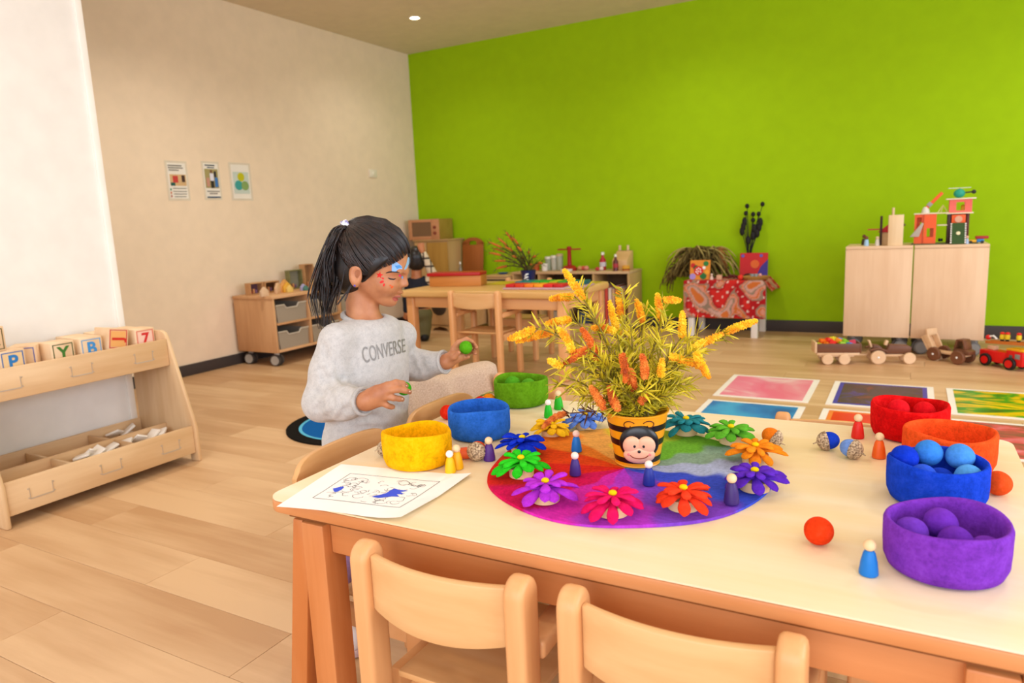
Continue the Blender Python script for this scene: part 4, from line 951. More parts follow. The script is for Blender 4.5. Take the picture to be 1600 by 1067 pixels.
# ---- toys on the cabinets
KT = KZ1+0.0005
def kx(px, Y=KY+0.15, py=375): return onY(px, py, Y).x
t = thing('tall_wooden_block', 'tall pale wooden block standing on the left wheeled cabinet', 'toy block', (kx(1399, KY+0.04), KY+0.04, KT))
boxy((-0.046, -0.02, 0), (0.046, 0.02, 0.21), 'block_body', wood('#ecd0a4', '#dfbe8e', 'Z', name='tall_block_wood'), t, 0.003)
MB().cyl((-0.02, 0.0, 0.235), 0.008, 0.05, 10).build('peg', wood('#e6c8a0', '#d8b78c', 'Z', name='till_peg'), t); MB().sph((0.05, 0, 0.14), 0.008, 8, 6).build('side_knob', flat('#5a3a24', 0.6), t)
t = thing('toy_barn', 'little toy barn with red roof behind the tall wooden block', 'toy house', (kx(1383, KY+0.16), KY+0.16, KT))
boxy((-0.03, -0.03, 0), (0.04, 0.03, 0.09), 'barn_wall', wood('#d8b07c', '#c89e68', 'X', name='barn_wood'), t); MB().prism([(-0.05, 0.0905), (0.05, 0.0905), (0.05, 0.17)], -0.035, 0.035, Mxz).build('red_roof', flat('#c4141c', 0.5), t, bevel=0.002)
t = thing('toy_signpost', 'slim dark brown toy post on the left wheeled cabinet', 'toy post', (kx(1376, KY+0.1), KY+0.1, KT))
boxy((-0.008, -0.008, 0.0), (0.008, 0.008, 0.205), 'post', flat('#3a1c12', 0.6), t, 0.002); boxy((-0.085, -0.004, 0.108), (-0.0085, 0.004, 0.118), 'red_arm', flat('#b0542a', 0.6), t, 0.001)
for (px, c1_, c2_, Y, lab, s) in [(1354, '#9ec4e0', '#7a4030', KY+0.07, 'little toy figure in pale blue on the left wheeled cabinet', 1.0), (1350, '#3a3020', '#6a3a24', KY+0.2, 'little dark toy figure behind the pale blue one', 1.1), (1371, '#d8cfc0', '#e8c8a8', KY+0.07, 'little cream toy figure beside the dark post', 0.95)]:
    t = thing('toy_figure', lab, 'toy figure', (kx(px, Y), Y, KT), group='little toy figures on the wheeled cabinet')
    MB().lathe([(0, 0), (0.016*s, 0), (0.015*s, 0.02), (0.011*s, 0.045), (0, 0.047)], 14).build('figure_body', flat(c1_, 0.5), t); MB().sph((0, 0, 0.057*s), 0.012*s, 12, 8).build('figure_head', flat(c2_, 0.5), t)
# rescue tower play set
m_or = flat('#ec5a14', 0.45, name='orange_toy_paint'); m_pk = flat('#ee6a58', 0.45, name='coral_toy_paint'); m_cr = flat('#ead9b8', 0.5, name='cream_toy_board')
rt = thing('toy_rescue_tower', 'orange and red toy rescue tower with crane and ramp on the right wheeled cabinet', 'toy tower', (kx(1447, KY+0.14), KY+0.14, KT))
def pwin(x0, x1, z0, z1, y, holes, name, mat):
    mb = MB()
    hx0, hx1, hz0, hz1 = holes
    mb.b2((x0, y, z0), (hx0, y+0.008, z1)); mb.b2((hx1, y, z0), (x1, y+0.008, z1)); mb.b2((hx0, y, z0), (hx1, y+0.008, hz0)); mb.b2((hx0, y, hz1), (hx1, y+0.008, z1))
    return mb.build(name, mat, rt, smooth=0)
boxy((-0.09, -0.08, 0), (0.30, 0.09, 0.006), 'base_board', flat('#5a5a3a', 0.6), rt, 0)
pwin(-0.075, -0.02, 0.0065, 0.205, -0.04, (-0.062, -0.032, 0.10, 0.185), 'orange_front_panel', m_or)
pwin(-0.019, 0.055, 0.0065, 0.205, -0.05, (0.0, 0.04, 0.05, 0.11), 'orange_side_panel', m_or)
pwin(-0.075, 0.055, 0.0065, 0.205, 0.05, (-0.04, 0.02, 0.05, 0.15), 'orange_rear_panel', m_or)
boxy((-0.08, -0.055, 0.2055), (0.06, 0.06, 0.213), 'tower_deck', m_cr, rt, 0.001)
MB().prism([(-0.10, 0.055), (-0.045, 0.055), (-0.02, 0.145), (-0.03, 0.15)], -0.075, -0.052, Mxz).build('grey_slide', flat('#b3a89a', 0.5), rt, bevel=0.002)
MB().lathe([(0, 0.2135), (0.026, 0.2135), (0.022, 0.235), (0.012, 0.255), (0, 0.255)], 16, TR((-0.012, 0, 0))).build('crane_base', flat('#d8d0c2', 0.5), rt)
MB().box((0, 0, 0.06), (0.022, 0.02, 0.14), TR((-0.005, 0, 0.25), (0, R_(42), 0))).build('crane_arm', m_or, rt, bevel=0.003)
MB().box((0, 0, 0.02), (0.028, 0.026, 0.03), TR((-0.003, 0, 0.255), (0, R_(42), 0))).build('crane_collar', flat('#9a9490', 0.5), rt, bevel=0.002)
boxy((0.061, -0.05, 0.125), (0.125, 0.05, 0.132), 'bridge_deck', m_cr, rt, 0.001); boxy((0.061, -0.045, 0.2055), (0.13, 0.05, 0.2125), 'upper_bridge', m_cr, rt, 0.001)
mb = MB(); mb.tube([(0.062, 0, 0.214), (0.09, 0, 0.262), (0.118, 0, 0.214)], 0.004, 6); mb.tube([(0.08, 0, 0.214), (0.09, 0, 0.26)], 0.003, 6); mb.build('rope_frame', flat('#e6d890', 0.6), rt)
boxy((0.118, -0.05, 0.0065), (0.136, 0.06, 0.2), 'dark_tower_post', flat('#3a1a14', 0.5), rt, 0.001); boxy((0.228, -0.05, 0.0065), (0.244, 0.06, 0.2), 'dark_tower_post', flat('#5a1c16', 0.5), rt, 0.001)
boxy((0.137, 0.03, 0.0065), (0.227, 0.05, 0.2), 'tower_back', flat('#7a241c', 0.5), rt, 0)
boxy((0.11, -0.055, 0.2005), (0.265, 0.065, 0.2085), 'upper_floor', m_cr, rt, 0.001)
pwin(0.125, 0.255, 0.209, 0.295, -0.045, (0.165, 0.215, 0.222, 0.278), 'coral_front_panel', m_pk)
pwin(0.125, 0.255, 0.209, 0.295, 0.05, (0.165, 0.215, 0.222, 0.278), 'coral_rear_panel', m_pk)
boxy((0.105, -0.06, 0.2955), (0.275, 0.07, 0.304), 'roof_pad', m_cr, rt, 0.001)
MB().sph((0.18, 0, 0.335), (0.034, 0.026, 0.03), 16, 10).build('helicopter_body', flat('#1f9a80', 0.4), rt); MB().tube([(0.205, 0, 0.338), (0.255, 0, 0.342)], 0.005, 6).sph((0.262, 0, 0.342), 0.014, 10, 8).build('helicopter_tail', flat('#2a2a28', 0.4), rt)
boxy((0.115, -0.006, 0.369), (0.245, 0.006, 0.373), 'rotor_blade', flat('#d8d8d0', 0.4), rt, 0); MB().cyl((0.18, 0, 0.367), 0.004, 0.012, 8).build('rotor_mast', flat('#555550', 0.5), rt)
boxy((0.142, -0.052, 0.125), (0.222, -0.046, 0.195), 'orange_badge', m_or, rt, 0.002); MB().cyl((0, 0, 0), 0.022, 0.004, 18, TR((0.182, -0.055, 0.165), (R_(90), 0, 0))).build('badge_disc', flat('#d8a484', 0.5), rt)
MB().box((0, 0, 0), (0.075, 0.004, 0.15), TR((0.183, -0.085, 0.072), (R_(-24), 0, 0))).build('green_ramp', flat('#2a4a16', 0.5), rt)
mb = MB()
for s in (-1, 1):
    for k in range(9): mb.box((s*0.041, -0.003, -0.066+0.0165*k), (0.008, 0.006, 0.01), TR((0.183, -0.085, 0.072), (R_(-24), 0, 0)))
mb.build('ramp_marks', flat('#e8e4d8', 0.5), rt, smooth=0)
MB().cyl((0, 0, 0), 0.012, 0.004, 16, TR((0.183, -0.09, 0.073), (R_(66), 0, 0))).build('ramp_disc', flat('#e6dcae', 0.5), rt)
MB().lathe([(0, 0.2095), (0.014, 0.2095), (0.01, 0.24), (0.013, 0.25), (0, 0.262)], 12, TR((0.205, 0.0, 0))).build('yellow_figure', flat('#f0b41c', 0.5), rt)
MB().cyl((0.085, 0, 0.027), 0.014, 0.02, 12).build('black_wheel', m_black, rt)
t = thing('toy_truck', 'tiny yellow, blue and red toy truck right of the toy rescue tower', 'toy truck', (kx(1529, KY+0.1), KY+0.1, KT))
boxy((-0.06, -0.02, 0.008), (-0.012, 0.02, 0.026), 'yellow_bed', flat('#e8a818', 0.5), t); boxy((-0.011, -0.02, 0.008), (0.03, 0.02, 0.03), 'blue_bed', flat('#2f7fc0', 0.5), t); boxy((-0.02, -0.018, 0.0305), (0.055, 0.018, 0.05), 'red_cab', flat('#a8231e', 0.5), t)
for q in (-0.045, 0.02): MB().cyl((0, 0, 0), 0.01, 0.045, 12, TR((q, 0, 0.0105), (R_(90), 0, 0))).build('wheel', m_black, t)
t = thing('toy_figure', 'tiny pale blue toy figure beside the rescue tower ramp', 'toy figure', (kx(1511, KY+0.06), KY+0.06, KT), group='little toy figures on the wheeled cabinet')
MB().lathe([(0, 0), (0.012, 0), (0.008, 0.035), (0, 0.037)], 12).build('figure_body', flat('#a8bcd8', 0.5), t); MB().sph((0, 0, 0.045), 0.01, 10, 8).build('figure_head', flat('#e0a890', 0.5), t)

# ---- wooden vehicles on the floor
m_wl = wood('#e8c39a', '#d8ad80', 'X', name='pale_toy_wood'); m_wd = wood('#7d4f34', '#643c26', 'X', name='walnut_toy_wood')
m_bolt = flat('#f4f0e8', 0.25, 0.6, 'white_bolt')
def wheel(t, x, y, r, w, m, hub=True, nm='wheel', sgn=None):
    o = MB().lathe([(0, -w/2), (r*0.9, -w/2), (r, -w/2+0.004), (r, w/2-0.004), (r*0.9, w/2), (0, w/2)], 26, TR((x, y, r), (R_(90), 0, 0))).build(nm, m, t)
    if hub: MB().sph((x, y+(-1 if y < 0 else 1)*(w/2+0.001), r), (r*0.16, 0.004, r*0.16), 10, 8).build('hub_pin', m_bolt, o)
    return o
A = onZ(1290, 569); Bq = onZ(1402, 569)
ang = math.atan2(Bq.y-A.y, Bq.x-A.x)
tl_ = thing('wooden_trailer', 'walnut toy trailer heaped with coloured blocks behind the wooden tractor', 'toy trailer', (A.x+0.04, A.y+0.07, 0), ang)
boxy((-0.10, -0.055, 0.05), (0.12, 0.055, 0.062), 'chassis', m_wl, tl_); boxy((-0.115, -0.062, 0.0785), (0.15, -0.052, 0.14), 'side_board', m_wd, tl_, 0.002); boxy((-0.115, 0.052, 0.0785), (0.15, 0.062, 0.14), 'side_board', m_wd, tl_, 0.002)
boxy((-0.13, -0.062, 0.075), (-0.1155, 0.062, 0.15), 'tail_board', m_wl, tl_, 0.003); boxy((0.1505, -0.062, 0.075), (0.16, 0.062, 0.14), 'head_board', m_wd, tl_, 0.002); boxy((-0.115, -0.062, 0.0625), (0.15, 0.062, 0.078), 'bed_board', m_wl, tl_, 0.001)
MB().b2((0.121, -0.01, 0.05), (0.21, 0.01, 0.06)).build('draw_bar', m_wl, tl_, bevel=0.002)
for x in (-0.05, 0.055):
    for s in (-1, 1): wheel(tl_, x, s*0.07, 0.036, 0.02, m_wl, False)
tk = thing('wooden_tractor', 'walnut and beech toy tractor with round wooden wheels before the left wheeled cabinet', 'toy tractor', (A.x+0.04+0.31*math.cos(ang), A.y+0.07+0.31*math.sin(ang), 0), ang)
boxy((-0.07, -0.025, 0.045), (0.15, 0.025, 0.062), 'frame_bar', m_wl, tk)
MB().prism([(0.0, 0.0625), (0.16, 0.0625), (0.165, 0.105), (0.15, 0.118), (0.03, 0.125), (0.02, 0.1)], -0.028, 0.028, Mxz).build('bonnet', m_wd, tk, bevel=0.006)
MB().prism([(-0.075, 0.0625), (0.018, 0.0625), (0.0, 0.085), (-0.03, 0.12), (-0.07, 0.125)], -0.03, 0.03, Mxz).build('seat_block', m_wd, tk, bevel=0.006)
MB().box((0, 0, 0), (0.012, 0.04, 0.05), TR((-0.085, 0, 0.13), (0, R_(-20), 0))).build('seat_back', m_wl, tk, bevel=0.003); MB().box((0, 0, 0), (0.02, 0.03, 0.035), TR((0.014, 0, 0.135), (0, R_(20), 0))).build('steering_block', m_wl, tk, bevel=0.006)
for s in (-1, 1):
    wheel(tk, -0.045, s*0.055, 0.047, 0.024, m_wl); wheel(tk, 0.145, s*0.05, 0.038, 0.022, m_wl, False)
    MB().prism([(-0.1, 0.09), (-0.045, 0.101), (0.01, 0.085), (0.005, 0.095), (-0.045, 0.112), (-0.095, 0.1)], s*0.055-0.014, s*0.055+0.014, Mxz).build('mudguard', m_wd, tk, bevel=0.002)
r6 = random.Random(6)
bc = ['#e01c10', '#9ac81c', '#f07a18', '#3f86d0', '#b8c010', '#f0941c', '#e0301c', '#88c020', '#c02840', '#f06a10', '#d8d020', '#5a90d8']
bl = ['bright red', 'lime', 'orange', 'blue', 'olive yellow', 'amber', 'scarlet', 'leaf green', 'crimson', 'deep orange', 'yellow', 'pale blue']
pos = [(-0.01, -0.03), (0.045, -0.032), (-0.055, -0.03), (0.095, -0.03), (-0.095, -0.025), (0.03, 0.0), (-0.03, 0.012), (0.075, 0.01), (0.115, 0.01), (-0.07, 0.015), (0.0, 0.03), (0.05, 0.03)]
for i, ((x, y), c) in enumerate(zip(pos, bc)):
    s = 0.021
    v = Matrix.Rotation(ang, 4, 'Z') @ Vector((x, y, 0)); z = 0.079+0.033+0.03*(1-abs(x)/0.16)+(0.014 if i > 4 else 0)
    mb = MB()
    if i % 3 == 2: mb.prism([(-s, -s*0.8), (s, -s*0.8), (0, s)], -s*0.8, s*0.8)
    else: mb.box((0, 0, 0), (1.7*s, 1.7*s, 1.5*s))
    o = mb.build('toy_brick', flat(c, 0.45), None, bevel=0.002, loc=(tl_.location.x+v.x, tl_.location.y+v.y, z), rot=(0.5*r6.random(), 0.6*r6.random(), r6.random()*3))
    tag(o, '%s toy brick in the heap on the wooden trailer' % bl[i], 'toy block', 'coloured bricks on the trailer')
A2 = onZ(1467, 564); B2 = onZ(1508, 571); an2 = math.atan2(B2.y-A2.y, B2.x-A2.x)
dt = thing('wooden_dump_truck', 'beech and walnut toy tipper truck with raised bed before the right wheeled cabinet', 'toy truck', (A2.x, A2.y+0.05, 0), an2)
boxy((-0.05, -0.03, 0.05), (0.20, 0.03, 0.064), 'chassis', m_wl, dt, 0.003)
mb = MB(); mb.b2((-0.02, -0.04, 0), (0.0, 0.04, 0.02))
Mb = TR((-0.055, 0, 0.07), (0, R_(58), 0))
MB().b2((-0.09, -0.05, 0.0), (0.1, 0.05, 0.012), Mb).build('bed_floor', m_wl, dt, bevel=0.003)
for s in (-1, 1): MB().prism([(-0.09, 0.0125), (0.1, 0.0125), (0.1, 0.04), (-0.09, 0.055)], s*0.045-0.005, s*0.045+0.005, Mb @ Mxz).build('bed_side', m_wl, dt, bevel=0.003)
MB().b2((-0.135, -0.05, 0.0), (-0.0905, 0.05, 0.014), Mb @ TR((0, 0, 0.0), (0, R_(25), 0))).build('bed_lip', m_wl, dt, bevel=0.004)
cab = [(0.115, 0.0645), (0.225, 0.0645), (0.225, 0.09), (0.2, 0.105), (0.185, 0.15), (0.135, 0.16)]
MB().prism([(0.115, 0.0645), (0.225, 0.0645), (0.225, 0.09), (0.2, 0.1), (0.12, 0.1)], -0.035, 0.035, Mxz).build('cab_body', m_wd, dt, bevel=0.005)
mb = MB(); mb.prism([(0.12, 0.1005), (0.134, 0.1005), (0.146, 0.15), (0.135, 0.16)], -0.035, 0.035, Mxz); mb.prism([(0.189, 0.1005), (0.2, 0.1005), (0.188, 0.15), (0.176, 0.15)], -0.035, 0.035, Mxz); mb.prism([(0.136, 0.1605), (0.147, 0.1505), (0.187, 0.1505), (0.18, 0.162)], -0.035, 0.035, Mxz)
mb.build('cab_frame', m_wd, dt, bevel=0.003)
for x, y in ((0.0, 0.05), (0.165, 0.05)):
    for s in (-1, 1): wheel(dt, x, s*y, 0.046, 0.024, m_wd)
A3 = onZ(1544, 572); B3 = onZ(1584, 580); an3 = math.atan2(B3.y-A3.y, B3.x-A3.x)
m_fr = flat('#dc1410', 0.4, name='fire_engine_red')
ft = thing('red_toy_fire_engine', 'red wooden toy fire engine with ladder and little figures, cut by the right picture edge', 'toy truck', (A3.x+0.02, A3.y+0.055, 0), an3)
boxy((-0.05, -0.045, 0.03), (0.13, 0.045, 0.10), 'body', m_fr, ft, 0.004); boxy((0.131, -0.045, 0.03), (0.24, 0.045, 0.12), 'cab', m_fr, ft, 0.004)
boxy((0.155, -0.0475, 0.075), (0.175, -0.0455, 0.095), 'window_mark', flat('#5a5a58', 0.3), ft, 0.001); boxy((0.192, -0.0475, 0.075), (0.225, -0.0455, 0.105), 'window_mark', flat('#8a8a86', 0.3), ft, 0.001)
MB().prism([(0.12, 0.1205), (0.25, 0.1205), (0.23, 0.135), (0.13, 0.132)], -0.04, 0.04, Mxz).build('yellow_roof', flat('#f0a818', 0.4), ft, bevel=0.003)
boxy((-0.02, -0.018, 0.1005), (0.03, 0.018, 0.128), 'ladder_block', m_wl, ft, 0.003)
Ml = TR((0.0, 0, 0.14), (0, R_(-5), 0))
mb = MB(); mb.b2((-0.03, -0.025, 0.0), (0.30, -0.017, 0.018), Ml); mb.b2((-0.03, 0.017, 0.0), (0.30, 0.025, 0.018), Ml)
for k in range(9): mb.b2((-0.01+0.034*k, -0.0168, 0.004), (-0.002+0.034*k, 0.0168, 0.012), Ml)
mb.build('ladder', wood('#d8803a', '#c46c28', 'X', name='ladder_wood'), ft, smooth=0)
MB().sph((-0.015, -0.02, 0.178), 0.016, 12, 8).build('red_knob', m_fr, ft); MB().tube([(-0.005, -0.02, 0.185), (0.02, -0.02, 0.192), (0.045, -0.02, 0.175)], 0.006, 8).build('white_hose', flat('#f0ece6', 0.5), ft)
for x, y in ((0.0, 0.05), (0.165, 0.05)):
    for s in (-1, 1):
        w_ = MB().lathe([(0, -0.01), (0.036, -0.01), (0.04, -0.006), (0.04, 0.006), (0.036, 0.01), (0, 0.01)], 26, TR((x, s*y, 0.04), (R_(90), 0, 0))).build('wheel', m_black, ft)
        MB().cyl((0, 0, 0), 0.024, 0.004, 20, TR((x, s*(y+0.012), 0.04), (R_(90), 0, 0))).build('red_hub', m_fr, w_)
for i, x in enumerate((0.065, 0.10, 0.175)):
    t = MB(); f_ = Ml @ Vector((x, 0, 0.0185))
    fg = thing('toy_firefighter', 'yellow toy firefighter with red helmet on the fire engine ladder, %s from left' % ('first', 'second', 'third')[i], 'toy figure', tuple(ft.matrix_basis @ f_), group='toy firefighters')
    MB().lathe([(0, 0), (0.01, 0), (0.011, 0.012), (0, 0.012)], 12).build('dark_trousers', flat('#1c2a1c', 0.5), fg); MB().lathe([(0, 0.0122), (0.013, 0.0122), (0.015, 0.03), (0.012, 0.042), (0, 0.043)], 12).build('yellow_coat', flat('#e8c818', 0.5), fg)
    MB().sph((0, 0, 0.048), (0.014, 0.014, 0.009), 12, 8).build('red_helmet', m_fr, fg)
# ================================================================== things on the play table
def tz(px, py): return onZ(px, py, TZ)
ZE = TZ+0.0004
# ---- rainbow felt mat
MC = Vector((-0.466, 1.245, TZ)); MR = 0.265
keys = [((1095, 690), '#74b834'), ((1120, 716), '#8fae96'), ((1135, 733), '#b2bee0'), ((1110, 760), '#3f55d8'), ((1060, 790), '#8446cc'), ((960, 800), '#bc3cd2'), ((880, 790), '#dc2cb0'),
        ((832, 782), '#d81258'), ((810, 742), '#e62a1e'), ((830, 705), '#ee4a14'), ((872, 688), '#f38226'), ((915, 672), '#f4ac52'), ((975, 655), '#e8c838'), ((1045, 665), '#b2c636')]
kang = []
for (x, y), c in keys:
    p = tz(x, y); kang.append((math.atan2(p.y-MC.y, p.x-MC.x) % (2*math.pi), np.array(lin(c)[:3])))
kang.sort(key=lambda k: k[0])
KA = np.array([k[0] for k in kang]); KC = np.array([k[1] for k in kang])
def mat_print(co):
    a = np.arctan2(co[:, 1], co[:, 0]) % (2*math.pi); r = np.hypot(co[:, 0], co[:, 1])
    a = a+0.05*np.sin(r*60+co[:, 0]*40)+0.03*np.sin(co[:, 1]*90)
    d = np.abs((a[:, None]-KA[None]+math.pi) % (2*math.pi)-math.pi)
    w = 1/(d+0.04)**10; w /= w.sum(1, keepdims=True)
    c = w@KC
    n = (np.sin(co[:, 0]*310+np.sin(co[:, 1]*170)*2)*np.sin(co[:, 1]*290+np.sin(co[:, 0]*210)*2))
    return np.clip(c*(1+0.16*n[:, None]), 0, 1)
mb = MB()
def matf(u, v):
    a = 2*math.pi*u; r = MR*v*(1+0.012*math.sin(3*a+1)+0.008*math.sin(7*a))
    return (r*math.cos(a), r*math.sin(a), 0.0045+0.0012*math.sin(5*a)*v*v)
mb.grid(lambda u, v: matf(u, 0.003+0.997*v), 200, 50, loop=True)
o = len(mb.v); mb.grid(lambda u, v: (lambda p: (p[0]*1.002, p[1]*1.002, 0.0))(matf(u, 1.0)), 200, 2, loop=True)
mb.v[o:o+200] = [(x*1.0, y*1.0, z) for x, y, z in mb.v[49*200:50*200]]
me = mb.mesh('rainbow_felt_mat', smooth=180, fix=True); paint(me, mat_print)
tag(put('rainbow_felt_mat', me, vcol('rainbow_felt', 0.95, 0.6, 220, 0.0, 0.1, 0.25), None, (MC.x, MC.y, ZE)), 'round rainbow felt mat in coloured wedges under the bee bucket', 'mat')
ZM = ZE+0.0062

# ---- felt bowls
def felt_bowl(px, py, hexc, label, R=0.073, h=0.07, seed=1, tilt=0.0, inner=None):
    p = tz(px, py)
    t = thing('felt_bowl', label, 'felt bowl', (p.x, p.y, ZE), seed*1.3, 'coloured felt bowls')
    prof = [(0.0, 0.0), (R*0.80, 0.0), (R*0.92, 0.004), (R*0.985, 0.016), (R, 0.035), (R*1.0, h-0.006), (R*0.975, h-0.001), (R*0.94, h), (R*0.90, h-0.002), (R*0.875, h-0.008), (R*0.86, 0.03), (R*0.80, 0.013), (0.0, 0.010)]
    # refine the profile
    fine = []
    for (r0, z0), (r1, z1) in zip(prof, prof[1:]):
        k = max(1, int(math.hypot(r1-r0, z1-z0)/0.008))
        fine += [(r0+(r1-r0)*i/k, z0+(z1-z0)*i/k) for i in range(k)]
    fine.append(prof[-1])
    mb = MB(); mb.lathe(fine, 64)
    vs = []
    for x, y, z in mb.v:
        r = math.hypot(x, y); a = math.atan2(y, x)
        k = 1+0.016*math.sin(2*a+seed)+0.008*math.sin(3*a+seed*2.3)+0.006*vnoise((x*90, y*90, z*90), seed)
        dz = (0.0025*math.sin(2*a+seed*1.7)+0.0015*math.sin(3*a-seed)+tilt*math.cos(a-seed*1.1))*min(1, z/h)*(1 if r > R*0.84 or z > 0.02 else 0)
        vs.append((x*k, y*k, z+dz))
    mb.v = vs
    mb.build('bowl_wall', felt(hexc), t, smooth=180)
    return t
gB = 'felt balls'
def felt_ball(loc, r, hexc, label, seed=0, group=gB):
    mb = MB(); mb.sph((0, 0, 0), r, 26, 18)
    mb.v = [tuple(Vector(v)*(1+0.035*vnoise((v[0]*120, v[1]*120, v[2]*120), seed))) for v in mb.v]
    o = mb.build('felt_ball', felt(hexc, 0.2), None, smooth=180, loc=loc); return tag(o, label, 'ball', group)
bw = {}
bw['yellow'] = felt_bowl(654, 722, '#f7b400', 'yellow felt bowl beside the colouring sheet', seed=2, tilt=0.004)
bw['blue'] = felt_bowl(750, 680, '#2a68c8', 'medium blue felt bowl between the yellow and green bowls', seed=3, R=0.071)
bw['green'] = felt_bowl(815, 630, '#5f9410', 'olive green felt bowl at the far left of the play table', seed=4, R=0.072)
bw['red'] = felt_bowl(1420, 680, '#d80a0c', 'bright red felt bowl at the far right of the play table', seed=5, R=0.075)
bw['orange'] = felt_bowl(1480, 727, '#f0541c', 'empty orange felt bowl behind the blue bowl heaped with balls', seed=6, R=0.076)
bw['royal'] = felt_bowl(1461, 780, '#123fc4', 'royal blue felt bowl heaped with blue balls', seed=7, R=0.073)
bw['purple'] = felt_bowl(1475, 886, '#7a34b4', 'purple felt bowl with purple balls nearest the camera', seed=8, R=0.0755, tilt=0.003)
def inbowl(k, items):
    b = bw[k].location
    for i, (dx, dy, z, c, lab) in enumerate(items):
        felt_ball((b.x+dx, b.y+dy, TZ+z), 0.0215, c, lab, i+3)
# bowl frame: camera right is about (.9,.35), away is (-.3,.95)
def cr(a, b): return (0.87*a-0.49*b, 0.49*a+0.87*b)
def lay(k, L): inbowl(k, [(*cr(a, b), z, c, lab) for a, b, z, c, lab in L])
lay('royal', [(-0.043, 0.020, 0.066, '#0d35c0', 'dark blue felt ball on top of the royal blue bowl'), (0.003, 0.030, 0.070, '#3a86dc', 'sky blue felt ball in the middle on top of the royal blue bowl'), (0.045, 0.012, 0.068, '#4a92e0', 'sky blue felt ball at the right on top of the royal blue bowl'),
              (-0.036, -0.024, 0.048, '#2c55d0', 'blue felt ball low at the left in the royal blue bowl'), (0.0, -0.010, 0.036, '#1438b0', 'deep blue felt ball low in the middle of the royal blue bowl'), (-0.003, -0.043, 0.036, '#2548c4', 'blue felt ball at the near rim inside the royal blue bowl'), (0.034, -0.030, 0.047, '#55a0e4', 'pale blue felt ball at the right near rim of the royal blue bowl')])
lay('purple', [(-0.040, 0.012, 0.045, '#6f36b6', 'purple felt ball at the left inside the purple bowl'), (0.008, 0.026, 0.050, '#7030b4', 'purple felt ball at the back inside the purple bowl'), (0.002, -0.018, 0.044, '#6a2cae', 'purple felt ball in the middle of the purple bowl'), (-0.030, -0.036, 0.034, '#7a3cc0', 'purple felt ball at the near left rim of the purple bowl'), (0.038, -0.026, 0.032, '#7634bc', 'purple felt ball at the near right inside the purple bowl')])
lay('green', [(-0.022, 0.008, 0.052, '#4f9a1c', 'green felt ball at the left inside the green bowl'), (0.020, -0.010, 0.048, '#559c20', 'green felt ball at the right inside the green bowl')])
lay('yellow', [(0.012, -0.01, 0.034, '#f4c000', 'yellow felt ball inside the yellow bowl')])
lay('red', [(-0.018, 0.012, 0.054, '#de1420', 'red felt ball at the left inside the red bowl'), (0.030, 0.0, 0.050, '#d8101a', 'red felt ball at the right inside the red bowl')])
lay('blue', [(-0.016, -0.02, 0.034, '#c8205a', 'crimson felt ball low inside the medium blue bowl')])
def ball_on(px, py, r, c, lab, seed):
    p = onZ(px, py, TZ+r); felt_ball((p.x, p.y, ZE+r*0.985), r, c, lab, seed)
ball_on(1279, 830, 0.0205, '#e63c10', 'orange felt ball alone on the table near the blue peg doll', 11)
ball_on(1560, 755, 0.0205, '#e4501c', 'orange felt ball right of the royal blue bowl', 12)
ball_on(699, 644, 0.0185, '#e02c10', 'red orange felt ball at the table edge left of the medium blue bowl', 13)
ball_on(764, 625, 0.0175, '#ee8a10', 'amber felt ball between the medium blue and green bowls', 14)
ball_on(750, 629, 0.0165, '#d02418', 'red felt ball mostly hidden behind the medium blue bowl', 15)

# ---- peg dolls
m_head = wood('#f0cfa2', '#e2ba8a', 'Z', name='peg_head_wood')
m_headw = flat('#f6ece0', 0.5, name='white_peg_head')
def peg(px, py, top, hexc, label, head=None, onmat=False):
    z = ZM if onmat else ZE
    p = onZ(px, py, z); q = onY(px, top, p.y); h = max(0.045, min(0.07, q.z-z))
    t = thing('peg_doll', label, 'peg doll', (p.x, p.y, z), group='wooden peg dolls'); s = h/0.056
    MB().lathe([(0, 0), (0.0125*s, 0), (0.0138*s, 0.0015*s), (0.0138*s, 0.006*s), (0.0118*s, 0.022*s), (0.0088*s, 0.035*s), (0.0062*s, 0.0395*s), (0, 0.0395*s)], 28).build('painted_body', wood(hexc, hexc, 'Z', name='peg_paint_'+hexc.strip('#')), t)
    MB().sph((0, 0, 0.0472*s), 0.0092*s, 22, 14).build('round_head', head or m_head, t)
peg(704, 738, 706, '#f2b500', 'yellow peg doll with white head in front of the yellow bowl', m_headw)
peg(715, 732, 695, '#eaa800', 'yellow peg doll with wooden head behind the white headed one')
peg(765, 719, 683, '#4c2272', 'purple peg doll before the medium blue bowl')
peg(857, 652, 627, '#18b814', 'short bright green peg doll with white head', m_headw)
peg(873, 639, 610, '#1cae12', 'bright green peg doll with wooden head beside the green bowl')
peg(901, 705, 676, '#1470c0', 'blue peg doll on the orange wedge of the mat', flat('#f2cdb6', 0.5, name='pink_peg_head'), True)
peg(899, 742, 707, '#3c2074', 'indigo peg doll on the red wedge of the mat', flat('#f6dccc', 0.5, name='pale_pink_peg_head'), True)
peg(1014, 757, 720, '#1c2c8c', 'navy peg doll in front of the bee bucket', flat('#f8e4d2', 0.5, name='pale_peg_head'), True)
peg(1143, 786, 740, '#3a2268', 'dark violet peg doll beside the purple felt flower', None, True)
peg(1340, 684, 647, '#d81e0e', 'red peg doll before the red bowl')
peg(1373, 715, 676, '#ec6016', 'orange peg doll before the orange bowl')
peg(1357, 897, 843, '#0e72c4', 'bright blue peg doll left of the purple bowl')

